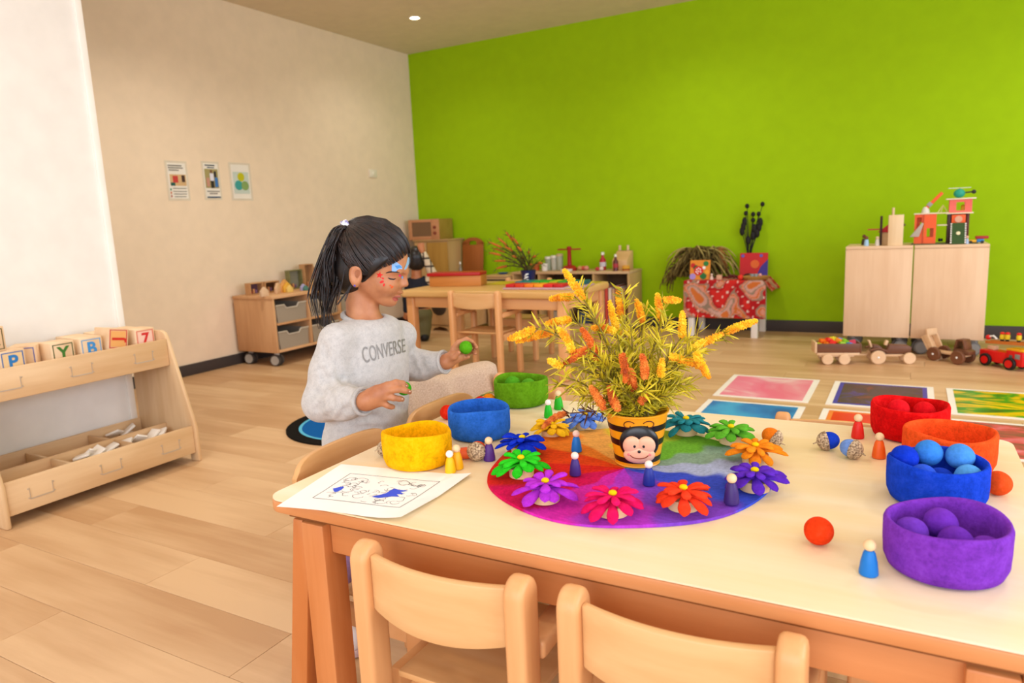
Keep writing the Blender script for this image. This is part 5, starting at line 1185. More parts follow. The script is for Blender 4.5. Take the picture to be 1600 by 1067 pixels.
# ---- felt flowers on wooden slices
m_slice = wood('#ecc896', '#d9ab74', 'Z', name='wood_slice'); m_bark = flat('#b88a58', 0.8, name='slice_bark')
m_eye = felt('#f0c810', 0.2)
def petal_mesh(L, w, th, up, droop):
    mb = MB(); nu, nv = 10, 12
    def f(u, v):
        a = 2*math.pi*u; s = min(0.998, v)
        q = 0.42+0.58*min(1, s/0.70)**1.2
        if s > 0.72: q *= math.sqrt(max(0.02, 1-((s-0.72)/0.28)**2))
        th_ = th*(0.62+0.38*min(1, s/0.7))*(math.sqrt(max(0.05, 1-((s-0.80)/0.2)**2)) if s > 0.8 else 1)
        x = 0.003+L*s; z = up*math.sin(s*math.pi*0.6)-droop*max(0, s-0.3)**2*2.0
        return (x, w*q/2*math.cos(a), z+th_/2*math.sin(a)*(0.7 if math.sin(a) < 0 else 1))
    mb.grid(f, nu, nv, loop=True); mb.f.append(tuple(range(nu-1, -1, -1))); mb.f.append(tuple(range((nv-1)*nu, nv*nu)))
    return mb.mesh('petal', smooth=180)
def felt_flower(px, py, hexc, label, seed, n1=10, n2=9, s=1.03, onmat=True, rot=0.0, droop=0.0):
    z = ZM if onmat else ZE
    p = onZ(px, py, z)
    t = thing('felt_flower', label, 'felt flower', (p.x, p.y, z), rot, 'felt flowers on wooden slices'); r = random.Random(seed)
    hb = 0.017*s
    b_ = MB().lathe([(0, 0), (0.0235*s, 0), (0.0242*s, hb*0.5), (0.0235*s, hb), (0, hb)], 24, None, lambda a, zz: 0.03*math.sin(2*a+seed)).build('wood_slice', m_slice, t)
    m = felt(hexc, 0.28)
    A = petal_mesh(0.053*s, 0.0220*s, 0.0085*s, 0.004, 0.009+droop); B = petal_mesh(0.038*s, 0.0165*s, 0.0080*s, 0.005, 0.004)
    for i in range(n1):
        a = 2*math.pi*(i+0.25*r.uniform(-1, 1))/n1; o = put('petal', A, m, t, (0, 0, hb+0.0045*s), (r.uniform(-.25, .25), r.uniform(-0.10, 0.22), a)); o.scale = (r.uniform(0.82, 1.08), r.uniform(0.85, 1.15), 1)
    for i in range(n2):
        a = 2*math.pi*(i+0.5+0.25*r.uniform(-1, 1))/n2; o = put('petal', B, m, t, (0, 0, hb+0.0115*s), (r.uniform(-.25, .25), r.uniform(-0.16, 0.10), a)); o.scale = (r.uniform(0.8, 1.12), r.uniform(0.85, 1.15), 1)
    MB().sph((0, 0, hb+0.0175*s), (0.0068*s, 0.0068*s, 0.0045*s), 14, 8).build('yellow_centre', m_eye, t, smooth=180)
    return t
felt_flower(862, 682, '#f0b818', 'yellow felt flower touched by the lying brown sprig', 1, onmat=False, s=0.92)
felt_flower(915, 668, '#5f86d8', 'light blue felt flower left of the bee bucket', 2, onmat=False, s=0.95)
felt_flower(817, 708, '#0c2fc0', 'royal blue felt flower at the left of the rainbow mat', 3)
felt_flower(815, 742, '#2bc41e', 'bright green felt flower left on the rainbow mat', 4)
felt_flower(853, 781, '#b02ec8', 'violet pink felt flower at the front left of the rainbow mat', 5)
felt_flower(958, 802, '#e0105c', 'hot pink felt flower at the front of the rainbow mat', 6)
felt_flower(1068, 793, '#ee3c1c', 'orange red felt flower at the front right of the rainbow mat', 7)
felt_flower(1179, 764, '#5a28b4', 'deep purple felt flower at the right edge of the rainbow mat', 8)
felt_flower(1180, 722, '#f08a18', 'orange yellow felt flower at the right of the rainbow mat', 9)
felt_flower(1142, 691, '#5aa828', 'leaf green felt flower behind the orange yellow one', 10)
felt_flower(1072, 677, '#227a80', 'teal felt flower right of the bee bucket', 11)

# ---- felt acorns
m_cap = noisy([(0.35, '#6e5238'), (0.65, '#d6bb96')], 260, 0.8, name='acorn_cap', bump=0.6)
def acorn(px, py, hexc, label, rz, r=0.0175, tip=R_(80), shell=True):
    p = onZ(px, py, TZ+r)
    t = thing('felt_acorn', label, 'felt acorn', (p.x, p.y, ZE+r*1.08), group='felt acorns with real caps')
    M_ = TR((0, 0, 0), (0, tip, rz))
    mb = MB(); mb.sph((0, 0, 0.004), (r, r, r*1.15), 24, 16, M_); mb.build('felt_nut', felt(hexc, 0.2), t, smooth=180)
    mb = MB(); prof = [(r*1.10*math.sin(R_(a)), -r*1.12*math.cos(R_(a))) for a in range(0, 91, 10)]+[(r*1.0, 0.0)]
    mb.lathe(prof, 60, M_, lambda a, z: 0.035*math.sin(20*a)); mb.build('ribbed_cap', m_cap, t, smooth=180)
    MB().tube([tuple(M_ @ Vector((0, 0, -r*1.1))), tuple(M_ @ Vector((0.002, 0.001, -r*1.55)))], [0.0022, 0.0012], 6).build('stalk', m_cap, t)
acorn(1208, 685, '#e87818', 'orange felt acorn behind the orange yellow flower', R_(-10), tip=R_(-60))
acorn(1292, 690, '#1238b4', 'dark blue felt acorn with cap turned left', R_(20))
acorn(1332, 703, '#6f92d4', 'pale blue felt acorn with cap turned right', R_(155))
acorn(745, 706, '#e0481c', 'orange red felt acorn with ribbed cap before the medium blue bowl', R_(105), 0.0185, tip=R_(85))
acorn(602, 702, '#d8c8a8', 'felt acorn with ribbed cap half hidden behind the yellow bowl', R_(20), 0.016)
p = tz(729, 717)
t = thing('wooden_peg_piece', 'small orange wooden piece lying beside the ribbed acorn', 'toy piece', (p.x, p.y, ZE), R_(30))
MB().lathe([(0, -0.012), (0.0115, -0.012), (0.0125, 0.0), (0.0105, 0.014), (0, 0.014)], 20, TR((0, 0, 0.0125), (0, R_(90), 0))).build('orange_body', flat('#e25a22', 0.6), t); MB().cyl((0, 0, 0.0146), 0.0098, 0.001, 18, TR((0, 0, 0.0125), (0, R_(90), 0))).build('cut_face', m_slice, t)

# ---- colouring sheet
cs = [onZ(432, 792, TZ), onZ(627, 817.5, TZ), onZ(737, 744, TZ), onZ(533, 725.5, TZ)]
def shf(u, v, dz=0.0):
    p = (cs[0]*(1-u)+cs[1]*u)*(1-v)+(cs[3]*(1-u)+cs[2]*u)*v
    lift = 0.010*max(0, u-0.7)**2/0.09*max(0, 0.5-v)*2+0.004*math.sin(u*3.1)*max(0, 0.4-v)*2.5+0.006*max(0, u-0.75)**2*16*v
    return (p.x, p.y, TZ+0.0008+lift+dz)
cp_ = thing('colouring_sheet', 'white colouring sheet with printed drawing and blue scribbled shapes at the table corner', 'paper', (0, 0, 0))
mb = MB(); mb.grid(lambda u, v: shf(u, v), 30, 24); mb.build('paper_sheet', flat('#fbf8f4', 0.7, name='white_paper'), cp_, smooth=180)
m_ink = flat('#3a3a3a', 0.7, name='printed_line')
def line(pts, w=0.00055):
    mb = MB(); P = [Vector(shf(u, v, 0.0004)) for u, v in pts]; vs = []; fs = []
    for i, p in enumerate(P):
        d = (P[min(i+1, len(P)-1)]-P[max(i-1, 0)]); n = Vector((-d.y, d.x, 0)); n = n.normalized()*w if n.length > 0 else n
        vs += [tuple(p-n), tuple(p+n)]
    fs = [(2*i, 2*i+1, 2*i+3, 2*i+2) for i in range(len(P)-1)]
    return vs, fs
mb = MB()
def seg(a, b, n=16): return [(a[0]+(b[0]-a[0])*i/n, a[1]+(b[1]-a[1])*i/n) for i in range(n+1)]
u0, u1, v0, v1 = 0.17, 0.86, 0.22, 0.80
for a, b in (((u0, v0), (u1, v0)), ((u1, v0), (u1, v1)), ((u1, v1), (u0, v1)), ((u0, v1), (u0, v0))): mb.add(*line(seg(a, b)))
r7 = random.Random(3)
for k in range(70):
    c = (r7.uniform(u0+0.05, u1-0.05), r7.uniform(v0+0.06, v1-0.06)); a0 = r7.uniform(0, 6.3); ra = r7.uniform(0.008, 0.045); sp = r7.uniform(1.2, 5)
    mb.add(*line([(min(u1-.01, max(u0+.01, c[0]+ra*math.cos(a0+sp*i/9)*(1+0.3*math.sin(i)))), min(v1-.01, max(v0+.01, c[1]+ra*1.2*math.sin(a0+sp*i/9)))) for i in range(10)], 0.0004))
mb.build('printed_drawing', m_ink, cp_, smooth=0, fix=False)
m_bluepen = flat('#2a50e0', 0.6, name='blue_pen')
def blob(pts, name):
    mb = MB(); mb.add([shf(u, v, 0.0006) for u, v in pts], [tuple(range(len(pts)))]); mb.build(name, m_bluepen, cp_, smooth=0, fix=False)
blob([(0.245+0.035*math.cos(R_(a)), 0.445+0.05*math.sin(R_(a))+0.02*math.sin(R_(2*a))) for a in range(0, 360, 20)], 'blue_scribble')
blob([(0.56, 0.37), (0.62, 0.36), (0.69, 0.42), (0.74, 0.43), (0.70, 0.47), (0.745, 0.49), (0.70, 0.52), (0.74, 0.56), (0.67, 0.56), (0.63, 0.575), (0.62, 0.53), (0.62, 0.47), (0.60, 0.43)], 'blue_scribble')

# ---- dry grass bundle at the far table corner
r8 = random.Random(8); dg = thing('dry_grass_bundle', 'loose bundle of pale dry grass at the far left table corner', 'dried grass', (0, 0, 0))
for nm, c, n in (('pale_blades', '#e4cf92', 90), ('green_blades', '#8f9a58', 40)):
    mb = MB()
    for i in range(n):
        a = onZ(690+r8.uniform(-6, 30), 642+r8.uniform(-8, 4), TZ); b = onZ(768+r8.uniform(-20, 14), 606+r8.uniform(-5, 12), TZ)
        z = TZ+0.003+0.010*r8.random()
        pts = [a.lerp(b, k/5)+Vector((r8.uniform(-.006, .006), r8.uniform(-.006, .006), 0)) for k in range(6)]
        mb.tube([(max(q.x, TX0+0.01), min(q.y, TY1-0.02), z) for q in pts], 0.0016, 4)
    o = mb.build(nm, flat(c, 0.9), dg, smooth=180); o['kind'] = 'stuff'

# ---- bee bucket
BKT = onZ(996, 720, ZM)
bk_ = thing('bee_bucket', 'small yellow and black striped tin bucket with smiling bee face holding the flowers', 'bucket', (BKT.x, BKT.y, ZM), R_(19))
H_b, r0b, r1b = 0.102, 0.0425, 0.0600
m_tin = flat('#f4a012', 0.28, 0.5, 'yellow_tin'); m_blk = flat('#161008', 0.3, 0.5, 'black_enamel')
def rb(z): return r0b+(r1b-r0b)*z/H_b
MB().lathe([(0, 0), (r0b, 0), (r0b+0.0015, 0.001), (rb(0.003), 0.003), (r1b, H_b), (r1b+0.0022, H_b+0.001), (r1b+0.0022, H_b+0.004), (r1b-0.0012, H_b+0.004), (r0b-0.002, 0.004), (0, 0.004)], 64).build('tin_wall', m_tin, bk_)
for z0, z1 in ((0.073, 0.085), (0.043, 0.056), (0.009, 0.020)):
    MB().lathe([(rb(z0)+0.0001, z0), (rb(z0)+0.0006, z0), (rb(z1)+0.0006, z1), (rb(z1)+0.0001, z1)], 64).build('black_stripe', m_blk, bk_)
yF = -(rb(0.05)+0.001)
fM = TR((0.004, yF, 0.047), (R_(9), 0, 0))
MB().sph((0, 0.004, 0.006), (0.037, 0.012, 0.037), 28, 18, fM).build('black_hood', m_blk, bk_, smooth=180)
MB().sph((-0.0125, -0.0055, 0.0045), (0.0180, 0.0078, 0.0195), 20, 12, fM).sph((0.0125, -0.0055, 0.0045), (0.0180, 0.0078, 0.0195), 20, 12, fM).sph((0, -0.0065, -0.014), (0.0295, 0.0088, 0.0185), 24, 14, fM).build('pink_face', flat('#f0b48c', 0.35, name='bee_face_enamel'), bk_, smooth=180)
for sx in (-1, 1):
    MB().sph((sx*0.0085, -0.0125, 0.006), (0.0026, 0.0015, 0.003), 12, 8, fM).build('eye', m_blk, bk_); MB().sph((sx*0.017, -0.0115, -0.0115), (0.0058, 0.0020, 0.0045), 14, 8, fM).build('cheek', flat('#ee8478', 0.4), bk_)
    pts = []
    for k in range(26):
        a = k/25; th = 0.5+a*5.6; rr_ = 0.0125*(1-a*0.72)
        pts.append((0.004+sx*(0.004+0.0155-rr_*math.cos(th)*1.0), 0, 0.088+0.0005+rr_*math.sin(th)*0.8))
    pts = [(x, -math.sqrt(max(1e-6, (rb(z)+0.0008)**2-x*x)), z) for x, _, z in pts]
    MB().tube(pts, 0.0009, 6).build('antenna_curl', flat('#5a1e0a', 0.5), bk_, smooth=180)
MB().sph((0.0, -0.0155, -0.0035), (0.003, 0.002, 0.003), 12, 8, fM).build('nose', m_blk, bk_)
MB().tube([tuple(fM @ Vector((0.017*math.sin(a), -0.0069-0.0088*math.sqrt(max(0.05, 1-(0.017*math.sin(a)/0.0295)**2-((0.0045-0.0085*math.cos(a))/0.0185)**2)), -0.0095-0.0085*math.cos(a)))) for a in [R_(q) for q in range(-75, 76, 10)]], 0.0010, 6).build('smile_line', flat('#8a3a20', 0.5), bk_)
MB().lathe([(0, 0.07), (rb(0.07)-0.0025, 0.07), (rb(0.07)-0.0025, 0.072), (0, 0.072)], 30).build('dark_filling', flat('#2a2010', 0.9), bk_)

# ---- golden flower sprigs in the bucket
r9 = random.Random(21)
fl = thing('golden_flower_sprigs', 'bunch of golden orange flower spikes with needle leaves in the bee bucket', 'flowers', (BKT.x, BKT.y, ZM+0.073))
BO = Vector(fl.location)
D0 = float(np.dot(np.array([BKT.x, BKT.y, TZ+0.15-CAM_H]), _F))
m_stem = noisy([(0.35, '#5a4a14'), (0.65, '#8f7a1e')], 60, 0.7, name='green_brown_stem')
m_leaf = noisy([(0.3, '#6a6408'), (0.45, '#b8a80e'), (0.65, '#ecd22a')], 28, 0.6, name='needle_leaf')
m_sp = noisy([(0.3, '#d4700a'), (0.43, '#f0a010'), (0.56, '#fcc418'), (0.72, '#ffdc40')], 45, 0.7, name='golden_spike')
m_sp2 = noisy([(0.3, '#a8420c'), (0.5, '#e0701c'), (0.7, '#f0983c')], 45, 0.7, name='orange_spike')
stems = MB(); leaves = MB()
def bez(a, b, c, n): return [(a*(1-t)**2+b*2*t*(1-t)+c*t*t) for t in [i/n for i in range(n+1)]]
def leafset(P, i0, n, L, r, flatk=1.0):
    k = len(P)
    for j in range(n):
        q = i0+(1-i0)*r.random(); i = min(k-2, int(q*(k-1))); f = q*(k-1)-i
        p = P[i].lerp(P[i+1], f); d = (P[i+1]-P[i]).normalized()
        a = d.cross(Vector((r.uniform(-1, 1), r.uniform(-1, 1), r.uniform(-1, 1)))).normalized()
        o = (d*r.uniform(0.3, 1.0)+a*r.uniform(0.5, 1.0)).normalized(); l = L*r.uniform(0.55, 1.15); w = r.uniform(0.0014, 0.0023)
        b = o.cross(Vector((r.uniform(-1, 1), r.uniform(-1, 1), r.uniform(-1, 1)))).normalized()*w; c = o.cross(b).normalized()*w*0.45
        bend = Vector((0, 0, -1))*l*r.uniform(-0.15, 0.25)
        m1 = p+o*l*0.35; m2 = p+o*l*0.75+bend*0.4; tip = p+o*l+bend
        vs = [tuple(p), tuple(m1+b), tuple(m1+c), tuple(m1-b), tuple(m1-c), tuple(m2+b*0.8), tuple(m2+c*0.8), tuple(m2-b*0.8), tuple(m2-c*0.8), tuple(tip)]
        leaves.add(vs, [(0, 1, 2), (0, 2, 3), (0, 3, 4), (0, 4, 1), (1, 5, 6, 2), (2, 6, 7, 3), (3, 7, 8, 4), (4, 8, 5, 1), (5, 9, 6), (6, 9, 7), (7, 9, 8), (8, 9, 5)])
def spike(a, b, r, rad=0.0062, mat=None, nb=None):
    mb = MB(); d = b-a; L = d.length; mid = (a+b)/2+Vector((r.uniform(-1, 1), r.uniform(-1, 1), r.uniform(0, 1.5)))*L*0.07
    P = bez(a, mid, b, 10); mb.tube([tuple(p) for p in P], [rad*0.7*(1-0.75*(i/10)**4)*(0.55+0.45*min(1, i/10*6)) for i in range(11)], 7)
    nb = nb or int(L*5200)
    dn = d.normalized(); u = dn.cross(Vector((0.3, 0.2, 1))).normalized(); w = dn.cross(u)
    for j in range(nb):
        t = r.random(); i = min(9, int(t*10)); p = P[i].lerp(P[i+1], t*10-i); an = r.uniform(0, 6.283); rr_ = rad*(1-0.72*t**4)*(0.55+0.45*min(1, t*6))*r.uniform(0.75, 1.05)
        n_ = u*math.cos(an)+w*math.sin(an); c = p+n_*rr_*0.85; s = r.uniform(0.0015, 0.0026)
        e1 = dn*s; e2 = n_.cross(dn)*s; e3 = n_*s*1.5
        mb.add([tuple(c+e1), tuple(c-e1), tuple(c+e2), tuple(c-e2), tuple(c+e3), tuple(c-e3)], [(0, 2, 4), (2, 1, 4), (1, 3, 4), (3, 0, 4), (2, 0, 5), (1, 2, 5), (3, 1, 5), (0, 3, 5)])
    o = mb.build('flower_spike', mat or m_sp, fl, smooth=0, fix=False)
    o.matrix_basis = Matrix.Translation(-BO); return o
def sprig(tip, base, dd, r, elbow=None, leaf=70, Ls=0.030, mat=None, foot=None, rad=0.0062, sfrom=0.05):
    """spike from base to tip (picture points), stem back into the bucket"""
    A = onD(*base, D0+dd); T = onD(*tip, D0+dd*1.15)
    foot = foot or BO+Vector((r.uniform(-.028, .028), r.uniform(-.028, .028), 0.004))
    E = onD(*elbow, D0+dd*0.6) if elbow else foot.lerp(A, 0.55)+Vector((0, 0, 0.03))
    P = bez(foot, E, A, 14)
    stems.tube([tuple(p) for p in P], [0.0022-0.0009*i/14 for i in range(15)], 5)
    leafset(P, sfrom, leaf, Ls, r)
    spike(A, T, r, rad, mat); return P
S = [((881, 421), (912, 468), -0.02, (960, 540)), ((858, 467), (897, 463), 0.03, (945, 500)), ((793, 531), (835, 513), -0.05, (900, 515)), ((806, 534), (865, 519), -0.02, (930, 530)),
     ((852, 506), (893, 499), 0.02, (935, 520)), ((872, 512), (897, 553), -0.06, (940, 560)), ((856, 562), (878, 572), -0.08, (930, 560)), ((878, 573), (917, 545), -0.06, (955, 560)),
     ((908, 512), (933, 563), -0.04, (970, 580)), ((924, 512), (963, 518), 0.0, (975, 570)), ((952, 470), (968, 528), 0.03, (985, 570)), ((966, 455), (972, 500), 0.06, (985, 560)),
     ((1027, 458), (1034, 502), 0.04, (1010, 560)), ((1064, 470), (1036, 468), 0.05, (1030, 540)), ((1183, 501), (1132, 520), -0.02, (1070, 545)), ((1130, 521), (1082, 543), -0.03, (1045, 570)),
     ((1108, 592), (1086, 550), -0.07, (1050, 560)), ((1098, 575), (1046, 556), -0.05, (1030, 590)), ((1066, 486), (1064, 528), 0.02, (1040, 560)), ((977, 598), (972, 552), -0.07, (985, 590)),
     ((1003, 553), (1008, 592), -0.06, (1003, 610)), ((1035, 560), (1032, 590), -0.05, (1025, 610)), ((994, 468), (1004, 505), 0.06, (1000, 560)), ((1082, 560), (1060, 572), 0.03, (1030, 600))]
for i, (tip, base, dd, el) in enumerate(S):
    sprig(tip, base, dd, r9, el, leaf=50, Ls=0.036, mat=m_sp2 if i in (7, 8, 19, 20) else m_sp, rad=0.0078)
# leafy tips without flowers, filling the middle of the bunch
for (x, y, dd) in [(905, 450, 0.0), (975, 455, 0.05), (1010, 480, 0.08), (985, 500, 0.0), (1045, 500, 0.0), (1085, 545, 0.02), (885, 590, -0.03), (905, 620, -0.05), (1065, 600, -0.04), (1045, 620, -0.06), (930, 590, -0.06), (960, 600, -0.08), (1010, 610, -0.08), (1035, 540, -0.02), (950, 540, 0.0), (1000, 560, 0.02), (1020, 575, 0.03), (925, 560, 0.03), (975, 585, 0.06), (1055, 575, 0.05), (900, 560, 0.02), (1080, 600, 0.0), (870, 600, -0.02), (1090, 520, 0.05)]:
    T = onD(x, y, D0+dd); foot = BO+Vector((r9.uniform(-.03, .03), r9.uniform(-.03, .03), 0.004)); E = foot.lerp(T, 0.5)+Vector((0, 0, 0.035))
    P = bez(foot, E, T, 12); stems.tube([tuple(p) for p in P], [0.002-0.001*i/12 for i in range(13)], 5); leafset(P, 0.15, 62, 0.038, r9)
# short orange spikes low in the bunch, the brown sprig drooping over the rim
for tip, base in (((922, 603), (944, 640)), ((951, 603), (966, 642)), ((1010, 615), (1000, 630)), ((985, 575), (990, 610))):
    sprig(tip, base, -0.05, r9, None, leaf=16, mat=m_sp2, rad=0.0085)
ft_ = BO+Vector((-0.035, -0.005, 0.03)); A = onD(950, 641, D0-0.01); Bp = onZ(884, 646, TZ+0.03); Cp = onZ(848, 668, TZ+0.034)
P = bez(ft_, A, Bp, 12)
tw = MB(); tw.tube([tuple(p-BO) for p in P], 0.0014, 5); keep = leaves; leaves = MB(); leafset(P, 0.1, 46, 0.030, r9); dl_ = leaves; leaves = keep
tw.add([tuple(Vector(v)-BO) for v in dl_.v], dl_.f); tw.build('brown_sprig', flat('#5a3410', 0.8), fl, smooth=0, fix=False)
spike(Bp, Cp, r9, 0.0066, m_sp2)
o = stems.build('stems', m_stem, fl, smooth=180, fix=False); o.matrix_basis = Matrix.Translation(-BO); o['kind'] = 'stuff'
o = leaves.build('needle_leaves', m_leaf, fl, smooth=0, fix=False); o.matrix_basis = Matrix.Translation(-BO); o['kind'] = 'stuff'

# ---- pot of orange spiky flowers on the background table
pt = thing('flower_pot', 'dark blue pot with white swirl holding orange spiky stems on the background table', 'potted plant', (onZ(800, 452, T2Z).x-0.07, 4.56, T2Z+0.0004))
MB().lathe([(0, 0), (0.042, 0), (0.056, 0.10), (0.05, 0.10), (0.038, 0.006), (0, 0.006)], 28).build('pot_wall', flat('#10184e', 0.3, 0.5), pt)
for k, (x, z, w_) in enumerate(((0.012, 0.066, 0.026), (0.008, 0.045, 0.03), (0.016, 0.026, 0.02))):
    mb = MB(); mb.tube([(0.0+x-w_*0.6, -0.0525-0.012*(z-0.03), z-0.008), (x, -0.0535-0.01*(z-0.03), z+0.006), (x+w_*0.6, -0.0495-0.012*(z-0.03), z+0.01)], [0.003, 0.0075, 0.003], 8); mb.build('white_swirl', flat('#f0eee8', 0.5), pt, smooth=180)
r10 = random.Random(10); st2 = MB(); lv2 = MB(); sp2 = MB()
for (x, y) in [(790, 362), (778, 372), (763, 378), (800, 370), (764, 395), (772, 408), (770, 388), (808, 385), (826, 392), (838, 400), (815, 402), (788, 385), (800, 400), (848, 412), (775, 420), (830, 415)]:
    T = onY(x, y, 4.5+r10.uniform(-.06, .06)); B0 = Vector(pt.location)+Vector((r10.uniform(-.03, .03), r10.uniform(-.03, .03), 0.09)); E = B0.lerp(T, 0.45)+Vector((0, 0, 0.06))
    P = bez(B0, E, T, 10); st2.tube([tuple(p-Vector(pt.location)) for p in P], 0.0045, 5)
    sp2.tube([tuple(P[i]-Vector(pt.location)) for i in (7, 8, 9, 10)], [0.006, 0.009, 0.008, 0.004], 6)
    keep = leaves; leaves = MB(); leafset(P, 0.2, 34, 0.055, r10); lv2.add([tuple(Vector(v)-Vector(pt.location)) for v in leaves.v], leaves.f); leaves = keep
for nm, mb_, c in (('stems', st2, '#4a4418'), ('leaves', lv2, '#6a6a1c'), ('orange_spikes', sp2, '#c4691c')):
    o = mb_.build(nm, flat(c, 0.7), pt, smooth=180, fix=False); o['kind'] = 'stuff'
# ================================================================== people
class Field:
    """signed distance volume; shapes are blended smoothly and skinned as one continuous surface"""
    def __init__(s, lo, hi, h):
        s.lo = np.array(lo, float); s.h = h; s.n = np.ceil((np.array(hi)-s.lo)/h).astype(int)+1
        s.d = np.full(s.n, 0.5, np.float32)
    def _win(s, lo, hi):
        a = np.maximum(0, np.floor((np.array(lo)-s.lo)/s.h).astype(int)); b = np.minimum(s.n, np.ceil((np.array(hi)-s.lo)/s.h).astype(int)+1)
        if (b <= a).any(): return None
        sl = tuple(slice(i, j) for i, j in zip(a, b))
        X = [(s.lo[k]+s.h*np.arange(a[k], b[k])).astype(np.float32) for k in range(3)]
        return sl, X[0][:, None, None], X[1][None, :, None], X[2][None, None, :]
    def _mix(s, sl, q, k, op):
        d = s.d[sl]
        if op == 'u':
            h = np.maximum(k-np.abs(d-q), 0)/k; s.d[sl] = np.minimum(d, q)-h*h*k*0.25
        else:
            q = -q; h = np.maximum(k-np.abs(d-q), 0)/k; s.d[sl] = np.maximum(d, q)+h*h*k*0.25
    def cap(s, p, q, r0, r1=None, k=0.01, op='u'):
        r1 = r0 if r1 is None else r1; p = np.array(p, float); q = np.array(q, float); m = max(r0, r1)+k*1.5+3*s.h
        w = s._win(np.minimum(p, q)-m, np.maximum(p, q)+m)
        if w is None: return s
        sl, X, Y, Z = w; v = q-p; L = float(v@v)+1e-12
        t = np.clip(((X-p[0])*v[0]+(Y-p[1])*v[1]+(Z-p[2])*v[2])/L, 0, 1)
        d = np.sqrt((X-p[0]-t*v[0])**2+(Y-p[1]-t*v[1])**2+(Z-p[2]-t*v[2])**2)-(r0+(r1-r0)*t)
        s._mix(sl, d, k, op); return s
    def chain(s, pts, rs, k=0.008):
        for i in range(len(pts)-1): s.cap(pts[i], pts[i+1], rs[i], rs[i+1], k)
        return s
    def ell(s, c, r, Rm=None, k=0.01, op='u'):
        c = np.array(c, float); r = np.array(r, float); Rm = np.eye(3) if Rm is None else np.array(Rm)
        m = r.max()+k*1.5+3*s.h; w = s._win(c-m, c+m)
        if w is None: return s
        sl, X, Y, Z = w; X = X-c[0]; Y = Y-c[1]; Z = Z-c[2]
        a = [(X*Rm[0, i]+Y*Rm[1, i]+Z*Rm[2, i]) for i in range(3)]
        k0 = np.sqrt(sum((a[i]/r[i])**2 for i in range(3))); k1 = np.sqrt(sum((a[i]/r[i]**2)**2 for i in range(3)))+1e-9
        s._mix(sl, (k0*(k0-1)/k1).astype(np.float32), k, op); return s
    def below(s, z):
        k = int((z-s.lo[2])/s.h); zz = (s.lo[2]+s.h*np.arange(s.n[2])).astype(np.float32)[None, None, :]
        s.d = np.maximum(s.d, z-zz); return s
    def net(s):
        d = s.d; n = d < 0
        c = np.zeros(tuple(np.array(d.shape)-1), np.int8)
        for i in (0, 1):
            for j in (0, 1):
                for k in (0, 1): c += n[i:n.shape[0]-1+i, j:n.shape[1]-1+j, k:n.shape[2]-1+k]
        A = np.argwhere((c > 0) & (c < 8)); idx = -np.ones(c.shape, np.int32); idx[tuple(A.T)] = np.arange(len(A))
        S_ = np.zeros((len(A), 3)); N_ = np.zeros(len(A))
        C = [(i, j, k) for i in (0, 1) for j in (0, 1) for k in (0, 1)]
        for u in C:
            for ax in range(3):
                if u[ax]: continue
                w = list(u); w[ax] = 1
                a = d[tuple((A+u).T)]; b = d[tuple((A+w).T)]; m = (a < 0) != (b < 0)
                t = np.where(m, a/(a-b+1e-12), 0); p = np.array(u, float)[None]+np.eye(3)[ax][None]*t[:, None]
                S_ += p*m[:, None]; N_ += m
        V = (A+S_/N_[:, None])*s.h+s.lo
        Fs = []
        for ax in range(3):
            b, c_ = (ax+1) % 3, (ax+2) % 3
            sl0 = [slice(None)]*3; sl1 = [slice(None)]*3; sl0[ax] = slice(0, -1); sl1[ax] = slice(1, None)
            e = n[tuple(sl0)] != n[tuple(sl1)]; E = np.argwhere(e)
            E = E[(E[:, b] > 0) & (E[:, c_] > 0) & (E[:, b] < d.shape[b]-1) & (E[:, c_] < d.shape[c_]-1)]
            ins = n[tuple(E.T)]
            def at(db, dc):
                q = E.copy(); q[:, b] -= db; q[:, c_] -= dc; return idx[tuple(q.T)]
            Q = np.stack([at(1, 1), at(0, 1), at(0, 0), at(1, 0)], 1)
            Q[~ins] = Q[~ins][:, ::-1]; Fs.append(Q)
        return V, np.concatenate(Fs)
    def sample(s, P):
        g = (np.array(P)-s.lo)/s.h; i = np.clip(np.floor(g).astype(int), 0, s.n-2); f = g-i; o = 0
        for a in (0, 1):
            for b in (0, 1):
                for c in (0, 1):
                    w = (f[..., 0] if a else 1-f[..., 0])*(f[..., 1] if b else 1-f[..., 1])*(f[..., 2] if c else 1-f[..., 2])
                    o = o+w*s.d[i[..., 0]+a, i[..., 1]+b, i[..., 2]+c]
        return o
    def hit(s, px, py, t0, t1, off=0.0006):
        """where the sight line through a picture point meets the surface"""
        d = ray(px, py); d = d/np.linalg.norm(d); T = np.arange(t0, t1, 0.002); P = np.array([0, 0, CAM_H])+T[:, None]*d
        v = s.sample(P); k = np.argmax(v < 0) if (v < 0).any() else int(np.argmin(v))
        t = T[k]
        if k > 0 and v[k] < 0: t = T[k-1]+0.002*v[k-1]/(v[k-1]-v[k])
        p = np.array([0, 0, CAM_H])+t*d; e = 0.003
        g = np.array([s.sample(p+np.eye(3)[i]*e)-s.sample(p-np.eye(3)[i]*e) for i in range(3)]); g /= np.linalg.norm(g)+1e-9
        return p+g*off
    def build(s, name, mat, parent, origin, smooth_iter=2):
        V, Q = s.net(); me = bpy.data.meshes.new(name)
        V = V-np.array(origin)
        me.vertices.add(len(V)); me.vertices.foreach_set('co', V.astype(np.float32).ravel())
        me.loops.add(len(Q)*4); me.loops.foreach_set('vertex_index', Q.astype(np.int32).ravel())
        me.polygons.add(len(Q)); me.polygons.foreach_set('loop_start', np.arange(0, len(Q)*4, 4, dtype=np.int32))
        me.update(calc_edges=True); me.validate()
        me.polygons.foreach_set('use_smooth', [True]*len(me.polygons))
        o = put(name, me, mat, parent)
